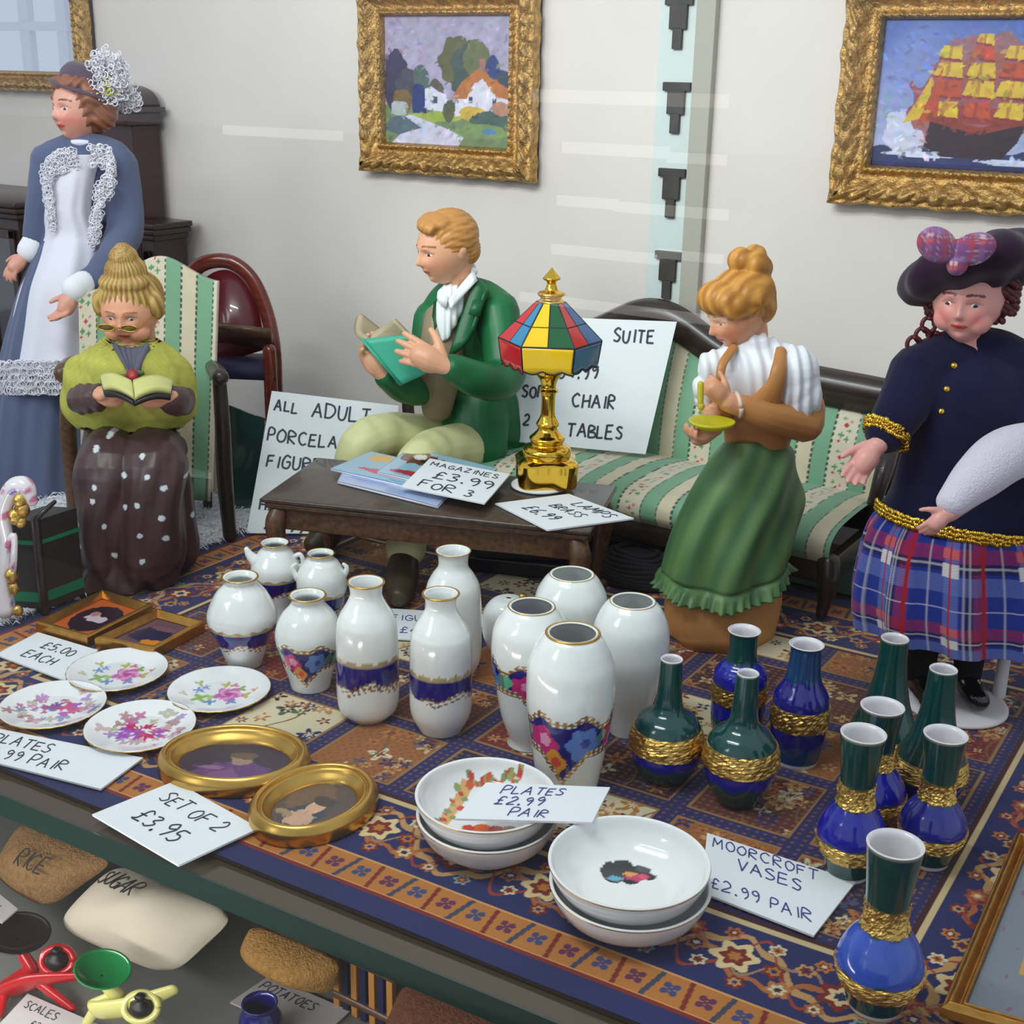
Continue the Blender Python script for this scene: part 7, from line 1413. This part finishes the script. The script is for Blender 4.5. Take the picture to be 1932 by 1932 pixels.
# ---------------------------------------------------------------- goods on the lower shelf
LZ = -.92
def pillow(name, label, cat, P, bulge, m, col, text=None):
    P = [np.array(q, float) for q in P]; cen = sum(P)/4; mb = MB(); n_ = np.cross(P[1]-P[0], P[3]-P[0]); n_ /= np.linalg.norm(n_); n_ = n_ if n_@_up > 0 else -n_
    nu = 50; u, v = np.meshgrid(np.linspace(0, 1, nu), np.linspace(0, 1, nu)); u, v = u.ravel()[:, None], v.ravel()[:, None]; B = P[0]*(1-u)*(1-v)+P[1]*u*(1-v)+P[2]*u*v+P[3]*(1-u)*v
    h = (np.clip(np.sin(u*math.pi)*np.sin(v*math.pi), 0, 1)**.6)*bulge; h = h*(1+.14*vnoise(B, 16, 3)[:, None]); B = B+(cen-B)*(.20*(4*(u-.5)**2)**2*(4*(v-.5)**2)**2)+(cen-B)*.05*(4*(u-.5)**2*(1-4*(v-.5)**2)+4*(v-.5)**2*(1-4*(u-.5)**2)); k = nu*nu; rim = list(range(nu))+[(j+1)*nu-1 for j in range(1, nu)]+list(range(k-2, k-nu-1, -1))+[j*nu for j in range(nu-2, 0, -1)]
    F = gridf(nu, nu); s_ = np.cross(P[1]-P[0], P[3]-P[0])@n_ > 0; F = F if s_ else [f[::-1] for f in F]
    V = np.vstack([B+n_*h, B-n_*h*.8-n_*.001]); V[:, 2] = np.maximum(V[:, 2], LZ+.004)
    cc = np.tile(np.asarray(col), (len(V), 1)); u2 = np.vstack([u, u])[:, 0]; v2 = np.vstack([v, v])[:, 0]
    if 'burlap' in name or 'hessian' in name: cc[:, :3] *= (1+.16*np.sin(u2*190)*np.sin(v2*190))[:, None]
    mb.add(V, F+[tuple(q+k for q in f[::-1]) for f in F], cc); base = np.array([cen[0], cen[1], LZ]); t = thing(name, label, cat, base); part('filled_cloth', mb, m, t)
    if text:
        txt, uu, vv, hh = text; ex = P[1]-P[0]; ex /= np.linalg.norm(ex); ey = P[0]-P[3]; ey /= np.linalg.norm(ey); A_ = np.stack([P[1]-P[0], P[3]-P[0]], 1); mb = MB(); org = P[0]*(1-uu)*(1-vv)+P[1]*uu*(1-vv)+P[2]*uu*vv+P[3]*(1-uu)*vv
        def surf(W3):
            S_ = np.clip(np.linalg.lstsq(A_, (W3-P[0]).T, rcond=None)[0], 0, 1); return W3+n_*((np.clip(np.sin(S_[0]*math.pi)*np.sin(S_[1]*math.pi), 0, 1)**.6)*bulge*1.12+.012)[:, None]
        write(mb, txt, org, ex, ey, n_, hh, seed=4, wid=hh*.09, surf=surf, gap=.14); part('lettering', mb, mat('black_print', (30, 26, 26), rough=.7), t, smooth=False)
    return t
pillow('sugar_sack', 'cream cloth sack lettered SUGAR on the lower shelf', 'sack', [G(225, 1618, -.62), G(462, 1722, -.62), G(322, 1852, -.82), G(92, 1748, -.82)], .12, mat('cream_cotton', rough=.9, vcol=True, bump=(300, .2, ONE)), C3(208, 198, 178), ('SUGAR', .14, .34, .058))
pillow('burlap_sack', 'brown burlap sack with dark printing behind the red scales', 'sack', [G(40, 1540, -.58), G(232, 1620, -.58), G(88, 1722, -.80), G(-20, 1650, -.80)], .10, burlap, C3(150, 116, 78), ('RICE', .42, .45, .06))
pillow('hessian_roll', 'woven brown hessian bag lying under the shelf edge by the crate', 'sack', [G(470, 1740, -.66), G(650, 1815, -.66), G(625, 1885, -.80), G(446, 1800, -.80)], .10, burlap, C3(176, 132, 74))
# the scales
def scales(name, label, pan_c, pan_col, body_col, foot, pr, tilt, base_px, D_):
    q = G(*base_px, LZ); t = thing(name, label, 'scales', (q[0], q[1], LZ)); bm_, pm = mat(name+'_body', body_col, rough=.25, coat=.4), mat(name+'_pan', pan_col, rough=.22, coat=.4)
    pc = J(*pan_c, D_); ax = basis(TC*.4-XI*.1, TC*tilt+_up*.8); mb = MB(); lathe(mb, [(.004, -.030), (pr*.5, -.024), (pr*.85, -.008), (pr, .004), (pr-.006, .007), (pr*.84, -.001), (pr*.5, -.016), (.004, -.022)], seg=64, n=40, close=False, o=pc, axis=np.array(ax)); part('pan', mb, pm, t)
    mb = MB(); f = [np.array(p) for p in foot]; tube(mb, [pc-_up*.055, f[0]], [.016, .026], 10); tube(mb, f[:4], [.028, .040, .040, .022], 10, 24, flat=.45); 
    for a_, b_ in ((f[1], f[4]), (f[2], f[5])): tube(mb, [a_, b_], [.018, .016], 8)
    part('frame', mb, bm_, t); mb = MB(); a = np.linspace(0, 2*math.pi, 30); tube(mb, [f[6]+XI*.052*math.cos(r)+(_up*.6+_fh*.5)*.052*math.sin(r) for r in a], .012, 8, cap=False); part('weight_ring', mb, bm_, t)
    mb = MB(); lathe(mb, [(.030, -.02), (.036, -.006), (.032, .016), (.014, .024), (.012, .034), (.018, .040), (.010, .048), (.002, .050)], seg=20, o=f[6]); part('weight', mb, mat('iron_weight', (34, 32, 34), rough=.4, metal=.4), t, label='black iron weight')
fz = lambda x, y: np.array([*G(x, y, LZ)[:2], LZ+.026])
scales('red_scales', 'red toy kitchen scales with a black pan at the left edge', (34, 1762), (38, 26, 26), (190, 20, 28), [J(60, 1830, 3.52), J(10, 1870, 3.45), J(70, 1850, 3.42), J(148, 1842, 3.40), fz(0, 1925), fz(138, 1915), J(108, 1812, 3.45)], .105, .55, (70, 1900), 3.55)
scales('yellow_scales', 'yellow toy kitchen scales with a green pan in front of the sugar sack', (194, 1830), (22, 128, 66), (222, 216, 130), [J(222, 1880, 3.30), J(180, 1905, 3.28), J(240, 1900, 3.24), J(325, 1868, 3.26), fz(160, 1950), fz(310, 1965), J(266, 1900, 3.22)], .088, .75, (230, 1935), 3.30)
mb = MB(); tube(mb, [J(258, 1815, 3.36), J(335, 1872, 3.26)], .012, 8); tube(mb, [J(90, 1748, 3.55), J(162, 1768, 3.50), J(160, 1785, 3.48)], .012, 8)
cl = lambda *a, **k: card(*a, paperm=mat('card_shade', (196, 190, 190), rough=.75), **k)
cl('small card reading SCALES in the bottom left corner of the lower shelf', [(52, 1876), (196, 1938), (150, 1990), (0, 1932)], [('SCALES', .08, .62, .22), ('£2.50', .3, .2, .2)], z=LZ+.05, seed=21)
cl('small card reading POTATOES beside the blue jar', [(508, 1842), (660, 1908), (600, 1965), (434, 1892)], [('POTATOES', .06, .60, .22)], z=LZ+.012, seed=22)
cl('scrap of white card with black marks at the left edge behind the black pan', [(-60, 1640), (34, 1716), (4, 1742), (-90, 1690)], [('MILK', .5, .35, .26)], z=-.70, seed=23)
q = G(494, 1968, LZ); t = thing('blue_jar', 'small dark blue glazed jar on the lower shelf', 'jar', (q[0], q[1], LZ)); zt = ZAT(q, 1893)-LZ; r = 42*DEP(q)/FPX
mb = MB(); lathe(mb, [(r*.7, 0), (r*1.15, zt*.3), (r*1.2, zt*.6), (r*.9, zt*.85), (r*.86, zt*.92), (r*1.0, zt), (r*.90, zt+.002), (r*.76, zt*.9), (r*.9, zt*.6), (r*.8, zt*.2), (.003, zt*.15)], seg=60, n=60, close=False, o=(q[0], q[1], LZ+.001), col=C3(18, 24, 104)); mb.f.append(tuple(range(59, -1, -1))); mb.m.append(0); part('jar_body', mb, glaze, t)
# slatted crate, navy and gold
a = G(632, 1900, LZ); t = thing('slatted_crate', 'wooden crate with navy and gold upright slats under the shelf edge', 'crate', (a[0]+.2, a[1], LZ)); z1 = ZAT(a, 1795)
for k in range(7):
    p = J(636+k*17, 1800+k*7, DEP(a)-.02*k); mb = MB(); box(mb, (p[0]-.012, p[1]-.012, LZ+.004), (p[0]+.012, p[1]+.012, z1), bev=.003); part('slat', mb, [mat('gold_slat', (190, 130, 60), rough=.5), mat('navy_slat', (24, 28, 72), rough=.5)][k % 2], t, smooth=False)
p0, p1 = J(632, 1796, DEP(a)), J(745, 1842, DEP(a)-.13); mb = MB(); tube(mb, [(p0[0], p0[1], z1+.01), (p1[0], p1[1], z1+.01)], .02, 8); tube(mb, [(p0[0], p0[1], LZ+.06), (p1[0], p1[1], LZ+.06)], .018, 8); part('rail', mb, walnut, t)
# brown wicker and card further right under the glass
pillow('burlap_bundle', 'reddish brown cloth bundle dimly seen under the glass shelf', 'bundle', [G(760, 1840, -.66), G(1000, 1900, -.66), G(960, 2040, -.84), G(700, 1980, -.84)], .07, burlap, C3(120, 76, 58))

# dark teal glass sheet standing between the armchair and the sign
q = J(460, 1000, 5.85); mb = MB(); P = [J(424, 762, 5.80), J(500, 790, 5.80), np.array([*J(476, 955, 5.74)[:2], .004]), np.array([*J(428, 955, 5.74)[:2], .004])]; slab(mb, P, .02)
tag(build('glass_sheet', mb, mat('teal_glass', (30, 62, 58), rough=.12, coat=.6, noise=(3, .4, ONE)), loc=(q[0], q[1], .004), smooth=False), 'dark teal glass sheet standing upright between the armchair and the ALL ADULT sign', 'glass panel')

# ---------------------------------------------------------------- repeats share a group phrase
GR = {'urn_vase': 'white porcelain urn vases on the rug', 'bottle_vase': 'white porcelain bottle vases on the rug', 'shoulder_vase': 'small round-shouldered white vases', 'handled_vase': 'small white vases with knobs or handles', 'gourd_vase': 'green long-necked vases with gold collars', 'shouldered_vase': 'green and blue shouldered vases', 'flared_vase': 'wide-mouthed green and blue vases',
      'miniature_plate': 'little flowered plates on the rug', 'shallow_bowl': 'white bowls stacked in pairs', 'price_card': 'handwritten price cards', 'shop_sign': 'large handwritten signs leaning at the back', 'comic': 'comics in the pile on the table', 'square_picture_frame': 'square gilt frames lying on the rug', 'oval_picture_frame': 'oval gilt frames lying on the rug', 'open_book': 'books held by the figurines'}
for o in list(SC.objects):
    if o.parent is None and o.get('label'):
        b_ = o.name.split('.')[0]
        if b_ in GR: o['group'] = GR[b_]
        elif b_ == 'person': o['group'] = 'figurines and dolls in the window'
